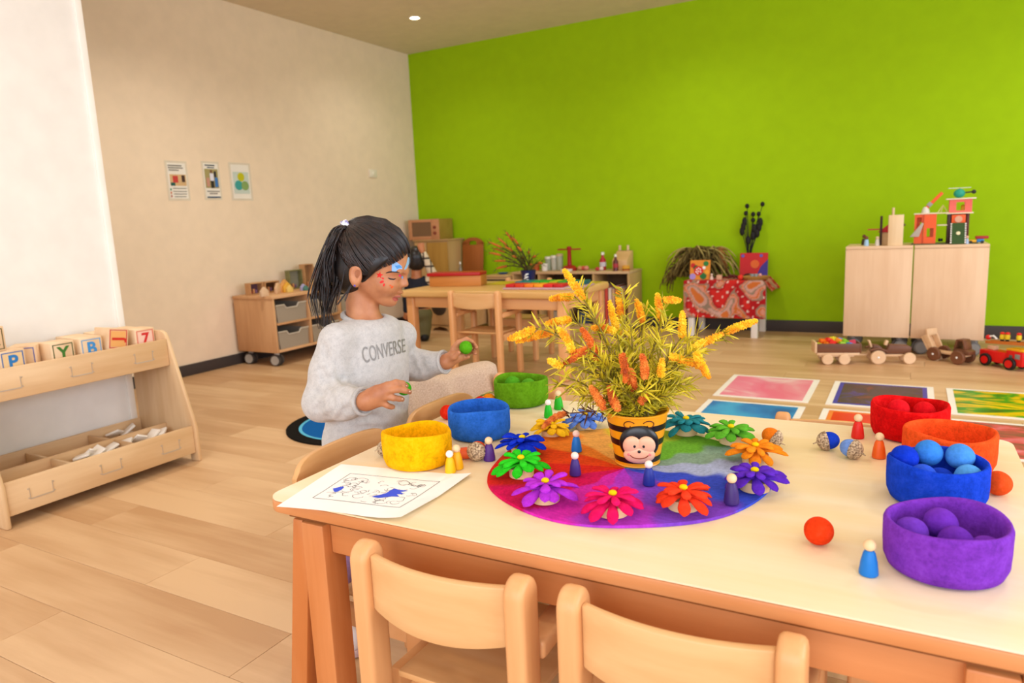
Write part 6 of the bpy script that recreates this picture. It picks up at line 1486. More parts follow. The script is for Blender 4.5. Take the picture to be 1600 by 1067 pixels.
        if smooth_iter:
            m = o.modifiers.new('relax', 'SMOOTH'); m.factor = 0.5; m.iterations = smooth_iter
        return o
def skinmat(name, hexc, red):
    m, nt, b = _new(name); v = _coord(nt); f = _noise(nt, v, 22, 4)
    nt.links.new(_ramp(nt, f, [(0.3, lin(red)), (0.65, lin(hexc))]), b.inputs['Base Color'])
    b.inputs['Roughness'].default_value = 0.5; b.inputs['Subsurface Weight'].default_value = 0.12; b.inputs['Subsurface Radius'].default_value = (0.012, 0.005, 0.003); b.inputs['Subsurface Scale'].default_value = 0.5
    _bump(nt, b, _noise(nt, v, 700, 3), 0.08, 0.001); return m
def hairmat(name, c1, c2):
    m, nt, b = _new(name); v = _coord(nt); f = _noise(nt, v, 90, 3)
    nt.links.new(_ramp(nt, f, [(0.35, lin(c1)), (0.7, lin(c2))]), b.inputs['Base Color'])
    b.inputs['Roughness'].default_value = 0.38; b.inputs['Specular IOR Level'].default_value = 0.5; return m

# ------------------------------------------------------------------ the child at the play table
GP = np.array([-1.215, 1.4227]); gt = -GP/np.linalg.norm(GP); gr = np.array([-gt[1], gt[0]])
def G(x, y, b=0.0):
    d = ray(x, y); t = (GP@gt+b)/(d[:2]@gt); return np.array([t*d[0], t*d[1], CAM_H+t*d[2]])
def dirv(a, b, z=0.0): v = np.array([*(gr*a+gt*b), z]); return v/np.linalg.norm(v)
GO = (GP[0], GP[1], 0.0)
girl = thing('person', 'child with dark ponytail, painted face and grey sweatshirt holding two green felt balls', 'person', GO)
UP = np.array([0, 0, 1.0])
# head frame
yw, pt_ = R_(17), R_(14)
hf0 = dirv(math.cos(yw), math.sin(yw)); hl = np.cross(UP, hf0)
hf = hf0*math.cos(pt_)-UP*math.sin(pt_); hu = hf0*math.sin(pt_)+UP*math.cos(pt_)
HM = np.stack([hf, hl, hu], 1); HC = G(582, 404, 0.0)
def Hp(x, y, z): return HC+HM@np.array([x, y, z])
lo = np.array([-1.62, 0.98, -0.01]); hi = np.array([-0.70, 1.78, 1.12])
body = Field((-1.50, 1.02, 0.0), (-0.82, 1.76, 1.10), 0.0034)
def HE(c, r, k=0.012, op='u', rot=None): body.ell(Hp(*c), r, HM if rot is None else HM@rot, k, op)
def rotz(a): return np.array([[math.cos(a), -math.sin(a), 0], [math.sin(a), math.cos(a), 0], [0, 0, 1]])
def roty(a): return np.array([[math.cos(a), 0, math.sin(a)], [0, 1, 0], [-math.sin(a), 0, math.cos(a)]])
HE((-0.002, 0, 0.004), (0.090, 0.070, 0.083), 0.02)
HE((0.040, 0, -0.012), (0.051, 0.054, 0.056), 0.02)
HE((0.036, 0, -0.053), (0.051, 0.050, 0.047), 0.02)
for s in (-1, 1):
    HE((0.052, s*0.031, -0.054), (0.028, 0.026, 0.027), 0.016)
    body.cap(Hp(-0.012, s*0.047, -0.055), Hp(0.050, s*0.016, -0.097), 0.015, 0.013, 0.018)
HE((0.063, 0, -0.098), (0.019, 0.019, 0.015), 0.014)
HE((0.083, 0, -0.016), (0.012, 0.05, 0.007), 0.014)
for s in (-1, 1):
    HE((0.093, s*0.028, -0.030), (0.013, 0.016, 0.011), 0.010, 's')
    HE((0.0745, s*0.029, -0.029), (0.0135, 0.0145, 0.0125), 0.004)
body.cap(Hp(0.082, 0, -0.020), Hp(0.0955, 0, -0.046), 0.0060, 0.0086, 0.010)
for s in (-1, 1): body.ell(Hp(0.0895, s*0.0078, -0.050), (0.0078, 0.0065, 0.0058), HM, 0.005)
for s in (-1, 1): body.ell(Hp(0.0955, s*0.005, -0.0562), (0.004, 0.0032, 0.003), HM, 0.002, 's')
HE((0.0835, 0, -0.070), (0.0105, 0.0175, 0.0055), 0.005); HE((0.0800, 0, -0.0805), (0.0105, 0.0145, 0.0058), 0.004)
HE((0.0935, 0, -0.0755), (0.010, 0.015, 0.0012), 0.0025, 's')
for s in (-1, 1):
    er = rotz(s*R_(18))@roty(R_(-12))
    HE((-0.014, s*0.0775, -0.040), (0.0190, 0.0095, 0.0285), 0.004, 'u', er); HE((-0.010, s*0.0885, -0.037), (0.0115, 0.0070, 0.0195), 0.003, 's', er); HE((-0.004, s*0.081, -0.043), (0.004, 0.006, 0.008), 0.003)
    HE((-0.009, s*0.0755, -0.063), (0.008, 0.006, 0.008), 0.005)
nk = G(568, 505, -0.005)
body.cap(Hp(-0.024, 0, -0.050), nk, 0.040, 0.043, 0.014)
# trunk, hips and legs under the clothes
tf = dirv(0.695, 0.725); ts = np.cross(tf, UP)        # facing, her right
TM = np.stack([tf, ts, UP], 1)
def TE(F_, c, r, k=0.03, op='u'): F_.ell(c, r, TM, k, op)
cCh, cWa, cHi = G(576, 560), G(576, 622), G(576, 680)
for c, r in ((G(575, 524), (0.062, 0.098, 0.045)), (cCh, (0.070, 0.100, 0.08)), (cWa, (0.066, 0.094, 0.08)), (cHi, (0.074, 0.102, 0.07))): TE(body, c, r)
rs, ls = G(525, 532, 0.085), G(628, 524, -0.085)
re, rw = G(503, 629, 0.10), G(570, 627, 0.215)
le, lw = G(617, 577, -0.155), G(698, 565, -0.035)
footR = np.array([-1.26, 1.215, 0.0]); footL = np.array([-1.235, 1.53, 0.0])
hipR, hipL = cHi+ts*0.055-UP*0.05, cHi-ts*0.055-UP*0.05
kneeR, kneeL = (hipR+footR)/2+tf*0.02+UP*0.03, (hipL+footL)/2+tf*0.02+UP*0.03
ankR, ankL = footR+UP*0.07-tf*0.02, footL+UP*0.07-tf*0.02
body.chain([rs, re, rw], [0.034, 0.027, 0.0195], 0.02); body.chain([ls, le, lw], [0.034, 0.027, 0.0195], 0.02)
body.chain([hipR, kneeR, ankR], [0.055, 0.038, 0.026], 0.02); body.chain([hipL, kneeL, ankL], [0.055, 0.038, 0.026], 0.02)
for f in (footR, footL): body.cap(f+UP*0.035-tf*0.03, f+UP*0.03+tf*0.085, 0.026, 0.02, 0.02)
# right hand: back of the hand towards us, fingers reaching round the ball
def finger(pts, r0, r1, k=0.004):
    n = len(pts); body.chain(pts, [r0+(r1-r0)*i/(n-1) for i in range(n)], k)
pr = G(596, 616, 0.238)
body.ell((rw+pr)/2, (0.030, 0.021, 0.017), np.stack([(pr-rw)/np.linalg.norm(pr-rw), np.cross(gt.tolist()+[0], (pr-rw)/np.linalg.norm(pr-rw)), np.array([*gt, 0])], 1), 0.014)
body.cap(rw, G(588, 619, 0.23), 0.0195, 0.020, 0.012)
for a, b, rr_ in ((G(590, 609, 0.236), G(605, 602, 0.245), 0.0105), (G(590, 616, 0.240), G(606, 611, 0.250), 0.0105), (G(588, 622, 0.238), G(603, 620, 0.247), 0.010), (G(586, 627, 0.232), G(598, 629, 0.238), 0.0095)): body.cap(a, b, rr_+0.001, rr_*0.85, 0.010)
finger([G(605, 602, 0.245), G(619, 597.5, 0.255), G(629, 599, 0.250), G(635, 603, 0.238)], 0.0083, 0.0062)
finger([G(606, 611, 0.250), G(621, 608.5, 0.263), G(633, 610, 0.258), G(640, 612.5, 0.246)], 0.0084, 0.0062)
finger([G(603, 620, 0.247), G(615, 621.5, 0.256), G(624, 623, 0.251), G(629, 624, 0.242)], 0.0080, 0.0060)
finger([G(598, 629, 0.238), G(605, 633.5, 0.243), G(611, 635.5, 0.238), G(614.5, 635.5, 0.232)], 0.0072, 0.0056)
finger([G(584, 612, 0.222), G(598, 606, 0.205), G(613, 603, 0.195), G(624, 605, 0.192)], 0.0105, 0.0070)
ballR = G(632, 607, 0.216)
# left hand: palm up round the second ball
body.cap(lw, G(709, 558, -0.028), 0.0185, 0.019, 0.012); body.ell(G(714, 554, -0.034), (0.021, 0.016, 0.021), None, 0.010)
finger([G(708, 545, -0.030), G(717, 535, -0.036), G(729, 530, -0.034), G(738.5, 534, -0.022)], 0.0088, 0.0060)
finger([G(715, 548, -0.044), G(728, 540, -0.050), G(740, 538, -0.040), G(744.5, 543, -0.024)], 0.0086, 0.0060)
finger([G(717, 555, -0.044), G(730, 551, -0.046), G(739, 549, -0.036), G(742.5, 552.5, -0.020)], 0.0082, 0.0058)
finger([G(716, 561, -0.036), G(725, 559.5, -0.034), G(732, 557.5, -0.024)], 0.0075, 0.0056)
finger([G(704, 560, -0.018), G(710, 558, -0.005), G(716.5, 551, 0.004)], 0.0098, 0.0066)
ballL = G(728, 543, -0.012)
m_skin = skinmat('child_skin', '#c48459', '#a86640')
bo = body.build('body', m_skin, girl, GO, 2)
bo['label'] = 'warm brown skin'

# clothes
sw = Field((-1.54, 1.05, 0.40), (-0.86, 1.80, 0.97), 0.0042)
for c, r in ((G(573, 515), (0.070, 0.105, 0.042)), (cCh, (0.088, 0.118, 0.088)), (G(576, 595), (0.088, 0.118, 0.08)), (G(575, 632), (0.092, 0.122, 0.075)), (G(574, 672), (0.096, 0.126, 0.07)), (G(574, 692), (0.092, 0.122, 0.06))): TE(sw, c, r, 0.035)
cuR, cuL = rw+(re-rw)*0.06, lw+(le-lw)*0.07
sw.chain([rs, rs+(re-rs)*0.5, re, re+(cuR-re)*0.55, cuR], [0.043, 0.042, 0.042, 0.039, 0.032], 0.03)
sw.chain([ls, le, le+(cuL-le)*0.55, cuL], [0.041, 0.040, 0.037, 0.031], 0.03)
# soft folds
rf = random.Random(4)
for a, b in (((528, 590), (556, 604)), ((535, 662), (590, 648)), ((545, 670), (620, 668)), ((540, 642), (600, 656)), ((600, 612), (632, 602)), ((522, 560), (538, 600)), ((500, 575), (520, 610)), ((488, 612), (515, 618)), ((495, 640), (520, 622)), ((510, 652), (530, 625)), ((528, 655), (545, 632)), ((655, 556), (662, 580)), ((642, 560), (652, 585)), ((610, 630), (634, 640)), ((505, 540), (515, 575))):
    n_ = 5; P_ = [sw.hit(a[0]+(b[0]-a[0])*i/n_+2*math.sin(i*1.9), a[1]+(b[1]-a[1])*i/n_, 1.2, 2.4, 0.002) for i in range(n_+1)]
    for i in range(n_): sw.cap(P_[i], P_[i+1], 0.0035, 0.0035, 0.012, 's')
# openings at cuffs, hem and neck
dR = (rw-re)/np.linalg.norm(rw-re); dL = (lw-le)/np.linalg.norm(lw-le)
sw.cap(cuR+dR*0.164, cuR+dR*0.165, 0.16, 0.16, 0.004, 's'); sw.cap(cuL+dL*0.124, cuL+dL*0.125, 0.12, 0.12, 0.004, 's')
nup = Hp(-0.02, 0, -0.03)
sw.cap(nk+(nup-nk)*0.12, nup, 0.050, 0.056, 0.010, 's')
zh = float(G(574, 701)[2]); sw.below(zh)
m_sweat = felt('#c9c5c0', 0.18, 'heather_grey_jersey', 1.6)
swo = sw.build('sweatshirt', m_sweat, girl, GO, 2); swo['label'] = 'heather grey crew neck sweatshirt'
# ribbed collar, cuffs and hem
def ringtube(c, ax, ru, rv, u, rad, n=60, ribs=0):
    ax = Vector(ax).normalized(); u = Vector(u); u = (u-ax*u.dot(ax)).normalized(); v = ax.cross(u); mb = MB()
    pts = [tuple(Vector(c)+u*ru*math.cos(2*math.pi*i/n)+v*rv*math.sin(2*math.pi*i/n)) for i in range(n+1)]
    mb.tube(pts, rad, 8, cap=False); return mb
def rel(mb): mb.v = [(x-GO[0], y-GO[1], z-GO[2]) for x, y, z in mb.v]; return mb
m_rib = felt('#bdb8b2', 0.2, 'ribbed_jersey', 1.4)
nax = (nup-nk); nax /= np.linalg.norm(nax)
rel(ringtube(nk+nax*0.012+tf*0.004, nax+tf*0.25, 0.056, 0.054, tf, 0.0075)).build('ribbed_collar', m_rib, swo, smooth=180)
rel(ringtube(cuR+dR*0.004, dR, 0.0305, 0.0305, UP, 0.0052)).build('ribbed_cuff', m_rib, swo, smooth=180)
rel(ringtube(cuL+dL*0.004, dL, 0.0290, 0.0290, UP, 0.0050)).build('ribbed_cuff', m_rib, swo, smooth=180)
mb = MB(); hc = G(574, 697)
def hemf(u, v):
    a = 2*math.pi*u; k = 1+0.006*math.sin(90*a)
    p = hc+tf*(0.092-0.006*v)*k*math.cos(a)+ts*(0.122-0.006*v)*k*math.sin(a)+UP*(0.012-0.05*v); return tuple(p)
mb.grid(hemf, 240, 7, loop=True); rel(mb).build('ribbed_hem', m_rib, swo, smooth=180)
# lettering on the chest
me = text_mesh('CONVERSE', 1.0, 0.0, -0.0)
co = np.array([v.co[:] for v in me.vertices]); mn, mx = co.min(0), co.max(0); uv = (co-mn)/(mx-mn+1e-9)
q = [np.array(p, float) for p in ((568.5, 568), (633, 550), (632, 529), (563.5, 543))]
for i, v in enumerate(me.vertices):
    u, w = uv[i, 0], uv[i, 1]; u = u**0.92
    p = (q[0]*(1-u)+q[1]*u)*(1-w)+(q[3]*(1-u)+q[2]*u)*w; v.co = Vector(sw.hit(p[0], p[1], 1.4, 2.3, 0.0016)-np.array(GO))
put('chest_lettering', me, flat('#85807a', 0.35, 0.5, 'silver_grey_print'), swo)
# trousers and shoes
tr_ = Field((-1.52, 1.07, 0.02), (-0.97, 1.72, 0.62), 0.006)
TE(tr_, cHi-UP*0.03, (0.082, 0.108, 0.08), 0.03)
tr_.chain([hipR, kneeR, ankR+UP*0.01], [0.064, 0.048, 0.042], 0.03); tr_.chain([hipL, kneeL, ankL+UP*0.01], [0.064, 0.048, 0.042], 0.03)
tro = tr_.build('trousers', felt('#a88ab8', 0.2, 'lilac_cotton'), girl, GO, 2); tro['label'] = 'lilac trousers'
for f in (footR, footL):
    sh_ = Field(f-0.16, f+0.2, 0.004); sh_.cap(f+UP*0.045-tf*0.035, f+UP*0.036+tf*0.085, 0.036, 0.030, 0.02); sh_.cap(f+UP*0.06-tf*0.03, f+UP*0.085-tf*0.03, 0.034, 0.032, 0.02)
    sh_.below(0.014); so = sh_.build('shoe', flat('#f2ece8', 0.6, name='white_shoe'), girl, GO, 2)
    so2 = Field(f-0.16, f+0.2, 0.004); so2.cap(f+UP*0.012-tf*0.035, f+UP*0.012+tf*0.085, 0.040, 0.034, 0.01); so2.below(0.001); so2.d = np.maximum(so2.d, ((so2.lo[2]+so2.h*np.arange(so2.n[2]))-0.020).astype(np.float32)[None, None, :])
    so2.build('shoe_sole', flat('#d8b8b4', 0.6, name='pink_shoe_sole'), so, GO, 1)
# hair: cap, combed strands, ponytail
m_hair = hairmat('dark_brown_hair', '#0a0605', '#1e120d')
m_strand = hairmat('brown_hair_strand', '#0e0806', '#301d15')
hair = Field(HC-0.19, HC+0.17, 0.0036)
hair.ell(Hp(-0.006, 0, 0.008), (0.1005, 0.081, 0.0945), HM, 0.01); hair.ell(Hp(-0.045, 0, -0.045), (0.050, 0.066, 0.060), HM, 0.03)
hair.ell(Hp(0.030, -0.052, -0.004), (0.026, 0.024, 0.034), HM@roty(R_(35)), 0.02); hair.ell(Hp(0.030, 0.052, -0.004), (0.026, 0.024, 0.034), HM@roty(R_(35)), 0.02)
# hairline: open the face
nrm = HM@np.array([0.80, 0, -0.60]); cpt = Hp(0.070, 0, 0.028)
I = [(hair.lo[k]+hair.h*np.arange(hair.n[k])) for k in range(3)]
pl = (I[0][:, None, None]-cpt[0])*nrm[0]+(I[1][None, :, None]-cpt[1])*nrm[1]+(I[2][None, None, :]-cpt[2])*nrm[2]
hair.d = np.maximum(hair.d, pl.astype(np.float32))
for s in (-1, 1): hair.ell(Hp(-0.010, s*0.096, -0.044), (0.027, 0.034, 0.036), HM, 0.010, 's')
hair.ell(Hp(0.070, 0, -0.080), (0.085, 0.09, 0.075), HM, 0.01, 's')
ho = hair.build('hair', m_hair, girl, GO, 2); ho['label'] = 'dark brown hair combed back into a high ponytail'
TIE = G(541, 353, 0.012)
rh = random.Random(12)
def onskull(p, off=0.003):
    l = HM.T@(p-HC); l2 = l-np.array([-0.006, 0, 0.008]); k = math.sqrt((l2[0]/0.1005)**2+(l2[1]/0.081)**2+(l2[2]/0.0945)**2)
    l2 = l2/k; n_ = l2/np.array([0.1005, 0.081, 0.0945])**2; n_ /= np.linalg.norm(n_); return HC+HM@(np.array([-0.006, 0, 0.008])+l2+n_*off)
stn = MB()
tl = HM.T@(TIE-HC)
for i in range(420):
    a = rh.uniform(-1.0, 1.0)                       # along the hairline, from nape to forehead and round
    side = rh.choice((-1, 1)) if rh.random() < 0.5 else -1
    u = rh.random()
    if u < 0.45: s0 = np.array([0.088*math.cos(a*1.1)-0.004, 0.078*math.sin(a*1.1)*1.0, 0.040-0.055*abs(a)])
    elif u < 0.8: q_ = rh.random(); s0 = np.array([0.055-0.11*q_, side*0.079, -0.012-0.03*math.sin(q_*3)])
    else: s0 = np.array([-0.07, 0.06*a, -0.075+0.02*rh.random()])
    P_ = []
    for k in range(11):
        f = k/10; l = s0*(1-f)+tl*f
        w_ = onskull(HC+HM@l, 0.0005+0.0035*math.sin(math.pi*min(1, f*1.02))+0.0012*rh.random())
        P_.append(w_ if f < 0.9 else w_*(1-(f-0.9)*10)+TIE*((f-0.9)*10))
    stn.tube([tuple(p) for p in P_], [0.0005+0.0011*math.sin(math.pi*min(1, 0.1+k/11)) for k in range(11)], 4, cap=False)
rel(stn).build('combed_strands', m_strand, ho, smooth=180, fix=False)
pony = MB()
for i in range(230):
    o_ = np.array([rh.gauss(0, 1), rh.gauss(0, 1), rh.gauss(0, 0.3)])*0.006; sp = rh.uniform(-1, 1); en = rh.uniform(0.55, 1.05)
    keyp = [(541, 353), (531, 357), (522, 378), (516, 408), (512, 440), (507, 465), (506, 490), (512, 515)]
    P_ = []
    for k, (x, y) in enumerate(keyp):
        if k/(len(keyp)-1) > en: break
        wv = 6.5*math.sin(k*1.5+sp*2.5)*min(1, k/3)
        w_ = (0.3+1.0*min(1, k/3))
        P_.append(G(x+sp*13*min(1, k/3.2)+wv*0.7, y, 0.02+0.018*rh.uniform(-1, 1)*min(1, k/2))+o_*w_)
    if len(P_) < 3: continue
    # smooth
    Q_ = []
    for k in range(len(P_)-1):
        for t_ in (0, 0.25, 0.5, 0.75):
            p0, p1, p2, p3 = P_[max(k-1, 0)], P_[k], P_[k+1], P_[min(k+2, len(P_)-1)]
            Q_.append(0.5*((2*p1)+(-p0+p2)*t_+(2*p0-5*p1+4*p2-p3)*t_**2+(-p0+3*p1-3*p2+p3)*t_**3))
    Q_.append(P_[-1]); n_ = len(Q_)
    pony.tube([tuple(p) for p in Q_], [0.0022*(1-0.75*(k/n_)**2) for k in range(n_)], 4, cap=False)
rel(pony).build('ponytail', m_strand, ho, smooth=180, fix=False)
loose = MB()
for pts in ([(618, 395), (622, 412), (620, 432)], [(636, 392), (641, 404), (634, 424)], [(640, 396), (645, 410), (640, 425), (632, 432)], [(553, 430), (545, 455), (540, 470)], [(540, 420), (533, 448), (528, 470)], [(512, 372), (503, 400), (500, 430), (508, 450)], [(548, 446), (536, 462), (527, 476)]):
    for j in range(4):
        P_ = [hair.hit(x+rh.uniform(-2, 2), y+rh.uniform(-2, 2), 1.5, 2.1, 0.002) if False else G(x+rh.uniform(-2, 2), y+rh.uniform(-1.5, 1.5), 0.055 if x < 625 else 0.02) for x, y in pts]
        loose.tube([tuple(p) for p in bez(Vector(P_[0]), Vector(P_[1])*1.0, Vector(P_[-1]), 8)], 0.0007, 4, cap=False)
rel(loose).build('loose_strands', m_strand, ho, smooth=180, fix=False)
tie = MB()
tdir = (G(531, 357, 0.015)-TIE); tdir /= np.linalg.norm(tdir)
for k in range(4):
    t_ = ringtube(TIE+tdir*(0.004*k-0.004), tdir, 0.0125, 0.0125, UP, 0.0032, 30); tie.add(t_.v, t_.f)
rel(tie).build('hair_tie', noisy([(0.4, '#8a86b8'), (0.5, '#f4f2f4')], 120, 0.5, name='white_lilac_elastic'), ho, smooth=180)
# face paint, brow, lashes, lips (flat marks on the skin)
def crop(x, y): return (480+x/6.275, 330+y/6.275)
def decal(pts, hexc, name, F_=body, off=0.0007, conv=crop, parent=None):
    P2 = [np.array(conv(*p)) for p in pts]; c = sum(P2)/len(P2); mb = MB(); n = len(P2)
    rings = [[F_.hit(*(c+(p-c)*k), 1.3, 2.2, off) for p in P2] for k in (0.5, 1.0)]
    c3 = F_.hit(*c, 1.3, 2.2, off)
    mb.v = [tuple(c3)]+[tuple(p) for r in rings for p in r]
    mb.f = [(0, 1+i, 1+(i+1) % n) for i in range(n)]+[(1+i, 1+n+i, 1+n+(i+1) % n, 1+(i+1) % n) for i in range(n)]
    return rel(mb).build(name, flat(hexc, 0.55), parent or bo, smooth=180, fix=False)
def stroke(pts, w, hexc, name):
    L = []; Rr = []
    for i, p in enumerate(pts):
        a = np.array(pts[max(i-1, 0)], float); b = np.array(pts[min(i+1, len(pts)-1)], float); d = (b-a)/np.linalg.norm(b-a); n_ = np.array([-d[1], d[0]])*w*(0.35 if i in (0, len(pts)-1) else 1)
        L.append(np.array(p)+n_); Rr.append(np.array(p)-n_)
    A = [body.hit(*crop(*p), 1.3, 2.2, 0.0007) for p in L]; B = [body.hit(*crop(*p), 1.3, 2.2, 0.0007) for p in Rr]
    mb = MB(); mb.v = [tuple(p) for p in A+B]; n_ = len(A); mb.f = [(i, i+1, n_+i+1, n_+i) for i in range(n_-1)]
    return rel(mb).build(name, flat(hexc, 0.6), bo, smooth=180, fix=False)
decal([(828, 512), (868, 492), (926, 538), (930, 566), (872, 592), (828, 588)], '#86b0dc', 'face_paint_blue')
decal([(858, 532), (905, 528), (928, 552), (880, 566)], '#3f88cc', 'face_paint_blue', off=0.0011)
decal([(985, 452), (1004, 450), (1000, 510), (975, 560), (946, 604), (952, 560), (972, 508)], '#8fb8d4', 'face_paint_blue')
decal([(710+(38 if i % 2 == 0 else 15)*math.cos(R_(i*36-80)), 626+(38 if i % 2 == 0 else 15)*math.sin(R_(i*36-80))) for i in range(10)], '#e01a12', 'face_paint_star')
for (x, y, a, b, r_) in ((742, 658, 12, 8, 0.5), (732, 692, 22, 13, -0.4), (752, 722, 9, 16, 0.3)):
    decal([(x+a*math.cos(t_)*math.cos(r_)-b*math.sin(t_)*math.sin(r_), y+a*math.cos(t_)*math.sin(r_)+b*math.sin(t_)*math.cos(r_)) for t_ in [R_(q_) for q_ in range(0, 360, 36)]], '#e01c14', 'face_paint_petal')
for (x, y) in ((815, 728), (835, 738), (828, 748)): decal([(x+11*math.cos(R_(a)), y+7*math.sin(R_(a))) for a in range(0, 360, 45)], '#e8581c', 'face_paint_dot')
decal([(908+13*math.cos(R_(a)), 630+11*math.sin(R_(a))) for a in range(0, 360, 45)], '#e8186a', 'face_paint_dot'); decal([(932+9*math.cos(R_(a)), 648+14*math.sin(R_(a))) for a in range(0, 360, 45)], '#6aa0dc', 'face_paint_dot')
stroke([(770, 606), (800, 596), (840, 592), (880, 596), (905, 604)], 7, '#2a160e', 'eyebrow')
stroke([(790, 652), (815, 664), (845, 668), (870, 660)], 7, '#160c0a', 'eyelashes')
decal([(464, 606), (472, 584), (490, 572), (510, 574), (520, 590), (522, 612), (514, 632), (502, 648), (488, 656), (474, 646), (466, 626)], '#a1623f', 'painted_ear_shade', off=0.0004)  # darker skin tone painted for the shade inside the ear
decal([(832, 852), (858, 846), (884, 850), (894, 860), (886, 876), (860, 884), (840, 870)], '#b4564a', 'lower_lip')
decal([(830, 848), (862, 832), (892, 826), (912, 830), (910, 840), (885, 844), (856, 848)], '#a65a4a', 'upper_lip')
e_ = Hp(-0.010, -0.0830, -0.0650); mb = MB(); mb.sph(tuple(e_), 0.0030, 12, 8); rel(mb).build('earring', flat('#5a50b0', 0.3), bo)
mb = ringtube(rw+(pr-rw)*0.10, dR, 0.0215, 0.0225, UP, 0.0008, 40)
br = rel(mb).build('bracelet', flat('#e8d8c8', 0.4), girl, smooth=180)
bd = MB()
for i in range(26):
    a = 2*math.pi*i/26; u_ = Vector(np.cross(dR, UP)).normalized(); v_ = Vector(dR).cross(u_).normalized(); bd.sph(tuple(Vector(rw+(pr-rw)*0.10)+u_*0.0222*math.cos(a)+v_*0.0222*math.sin(a)), 0.0021, 8, 6)
rel(bd).build('bracelet_beads', noisy([(0.4, '#f4eeee'), (0.6, '#e0a0b0')], 200, 0.4, name='bracelet_bead'), br)
# nails on the near hand
for c_, n_ in (((635, 602.5), 0), ((640, 611.5), 1), ((628.5, 623.2), 2)):
    pts = [(c_[0]+1.5*math.cos(R_(a)), c_[1]+1.1*math.sin(R_(a))) for a in range(0, 360, 60)]
    decal(pts, '#f2c8b4', 'fingernail', off=0.0004, conv=lambda x, y: (x, y))
felt_ball(tuple(ballR), 0.0165, '#3fae1e', 'bright green felt ball behind the fingers of the near hand', 31)
felt_ball(tuple(ballL), 0.0178, '#56a414', 'green felt ball held up in the far hand', 32)

# ------------------------------------------------------------------ child in the background at the play kitchen
KB = onZ(657, 533); KP = np.array([KB.x, KB.y]); kt = -KP/np.linalg.norm(KP); kr = np.array([-kt[1], kt[0]])
def K(x, y, b=0.0):
    d = ray(x, y); t = (KP@kt+b)/(d[:2]@kt); return np.array([t*d[0], t*d[1], CAM_H+t*d[2]])
KO = (KP[0], KP[1], 0.0)
kid = thing('person', 'small child in navy vest and plaid sleeves standing by the play kitchen, one arm raised', 'person', KO)
KM = np.stack([np.array([*kr, 0]), np.array([*(-kt), 0]), UP], 1)
def mkf(): return Field((KP[0]-0.45, KP[1]-0.4, 0.0), (KP[0]+0.45, KP[1]+0.4, 1.05), 0.008)
kb = mkf()
hd = K(650, 404); kb.ell(hd, (0.075, 0.088, 0.095), KM, 0.02); kb.ell(hd+np.array([*(-kt*0.06), -0.03]), (0.055, 0.05, 0.06), KM, 0.03)
for s in (-1, 1): kb.ell(hd+np.array([*(kr*s*0.076), -0.02]), (0.008, 0.016, 0.022), KM, 0.006)
kb.ell(hd+np.array([*(-kt*0.11), -0.035]), (0.012, 0.02, 0.016), KM, 0.012)
kn = K(651, 432); kb.cap(hd-UP*0.06, kn, 0.045, 0.048, 0.02)
kch, khi = K(654, 452), K(656, 488)
kb.ell(kch, (0.10, 0.075, 0.10), KM, 0.04); kb.ell(khi, (0.095, 0.075, 0.09), KM, 0.04)
rsh, rel_, rha = K(666, 440), K(678, 432, 0.02), K(659, 392, 0.06)
lsh, lel, lha = K(641, 441), K(636, 466), K(636, 490)
kb.chain([rsh, rel_, rha], [0.035, 0.03, 0.024], 0.02); kb.chain([lsh, lel, lha], [0.035, 0.028, 0.024], 0.02)
kb.ell(rha+UP*0.02, (0.028, 0.02, 0.034), KM, 0.02); kb.ell(lha, (0.024, 0.018, 0.034), KM, 0.02)
for s, ha in ((1, rha+UP*0.04), (-1, lha-UP*0.025)):
    for i in range(4): kb.cap(ha+np.array([*(kr*(i-1.5)*0.013), 0]), ha+np.array([*(kr*(i-1.5)*0.015), s*0.03]), 0.008, 0.006, 0.006)
    kb.cap(ha-np.array([*(kr*0.02), s*0.02]), ha+np.array([*(-kr*0.035), s*0.008]), 0.009, 0.007, 0.008)
fR, fL = K(664, 530), K(650, 533); fR[2] = fL[2] = 0.0
for hx, f in ((K(664, 490), fR), (K(649, 490), fL)): kb.chain([hx, (hx+f)/2+UP*0.02, f+UP*0.06], [0.055, 0.045, 0.035], 0.03); kb.cap(f+UP*0.035, f+UP*0.03+np.array([*(-kt*0.09), 0]), 0.03, 0.024, 0.02)
kbo = kb.build('body', skinmat('background_child_skin', '#c07a4a', '#a86038'), kid, KO, 2)
kv = mkf(); kv.ell(kch, (0.112, 0.09, 0.105), KM, 0.04); kv.ell(K(655, 472), (0.112, 0.092, 0.08), KM, 0.04); kv.ell(K(653, 436), (0.085, 0.062, 0.035), KM, 0.03); kv.cap(kn, hd, 0.056, 0.06, 0.01, 's'); kv.below(float(K(655, 486)[2]))
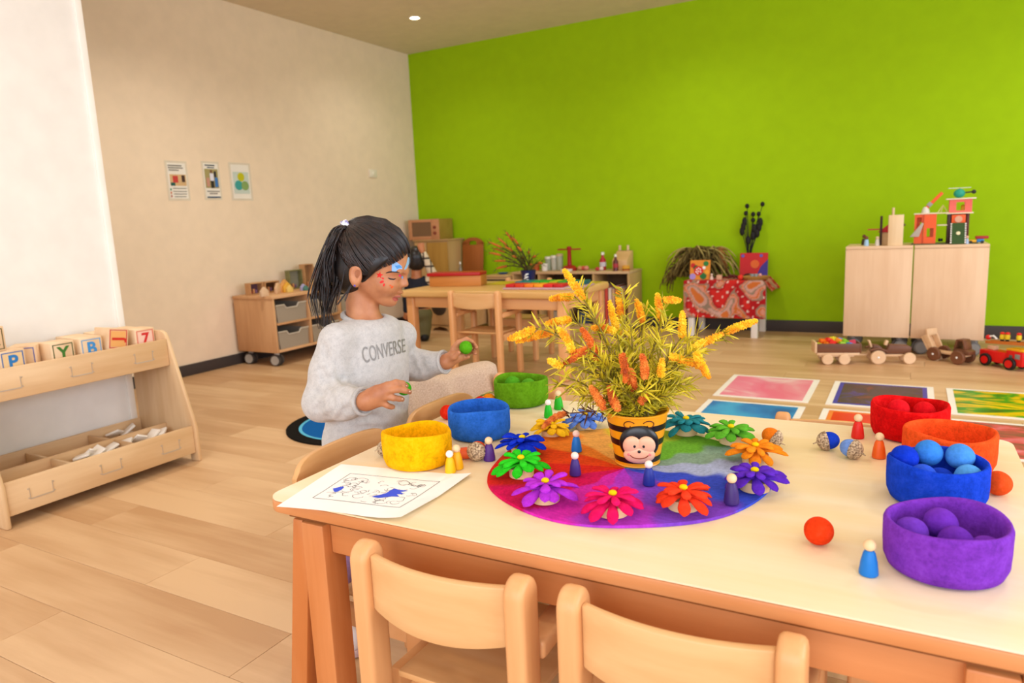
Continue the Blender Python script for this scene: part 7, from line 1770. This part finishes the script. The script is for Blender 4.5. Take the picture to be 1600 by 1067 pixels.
kv.build('vest', flat('#141827', 0.8, name='navy_fleece', bump=0.3), kid, KO, 2)['label'] = 'dark navy vest'
ks = mkf(); ks.chain([rsh, rel_, rel_+(rha-rel_)*0.86], [0.045, 0.043, 0.034], 0.02)
kso = ks.build('plaid_sleeve', None, kid, KO, 2)
def plaid(co):
    t_ = co@np.array([*kr, 0.0])*1.0; z = co[:, 2]
    a = (np.abs(((z*14) % 1)-0.5) < 0.12) | (np.abs(((t_*16+0.3) % 1)-0.5) < 0.1)
    c = np.where(a[:, None], np.array(lin('#3a2f2a')[:3])[None], np.array(lin('#ddc9a8')[:3])[None]); return c
paint(kso.data, plaid); kso.data.materials.append(vcol('cream_plaid', 0.9)); kso['label'] = 'cream and dark plaid sleeve'
k2 = mkf(); k2.chain([lsh, lel, lha+UP*0.03], [0.043, 0.038, 0.033], 0.02); k2.build('sleeve', flat('#141827', 0.8, name='navy_fleece', bump=0.3), kid, KO, 2)
kp = mkf(); kp.ell(khi-UP*0.01, (0.105, 0.086, 0.075), KM, 0.03)
for hx, f in ((K(664, 492), fR), (K(649, 492), fL)): kp.chain([hx, (hx+f)/2+UP*0.02, f+UP*0.055], [0.066, 0.056, 0.05], 0.02)
kp.build('trousers', flat('#6a6440', 0.8, name='olive_cotton', bump=0.3), kid, KO, 2)['label'] = 'olive trousers'
for f in (fR, fL):
    k3 = mkf(); k3.cap(f+UP*0.04-np.array([*(-kt*0.02), 0]), f+UP*0.034+np.array([*(-kt*0.10), 0]), 0.042, 0.034, 0.02); k3.below(0.001); k3.build('shoe', flat('#1a1614', 0.6, name='dark_shoe'), kid, KO, 1)
kh = mkf(); kh.ell(hd+UP*0.012, (0.088, 0.102, 0.102), KM, 0.01); kh.ell(hd+np.array([*(kt*0.03), -0.05]), (0.075, 0.06, 0.055), KM, 0.03); kh.ell(hd+np.array([*(-kt*0.11), -0.05]), (0.075, 0.075, 0.075), KM, 0.01, 's')
kh.build('hair', hairmat('black_hair', '#0d0908', '#241a16'), kid, KO, 2)['label'] = 'short black hair'
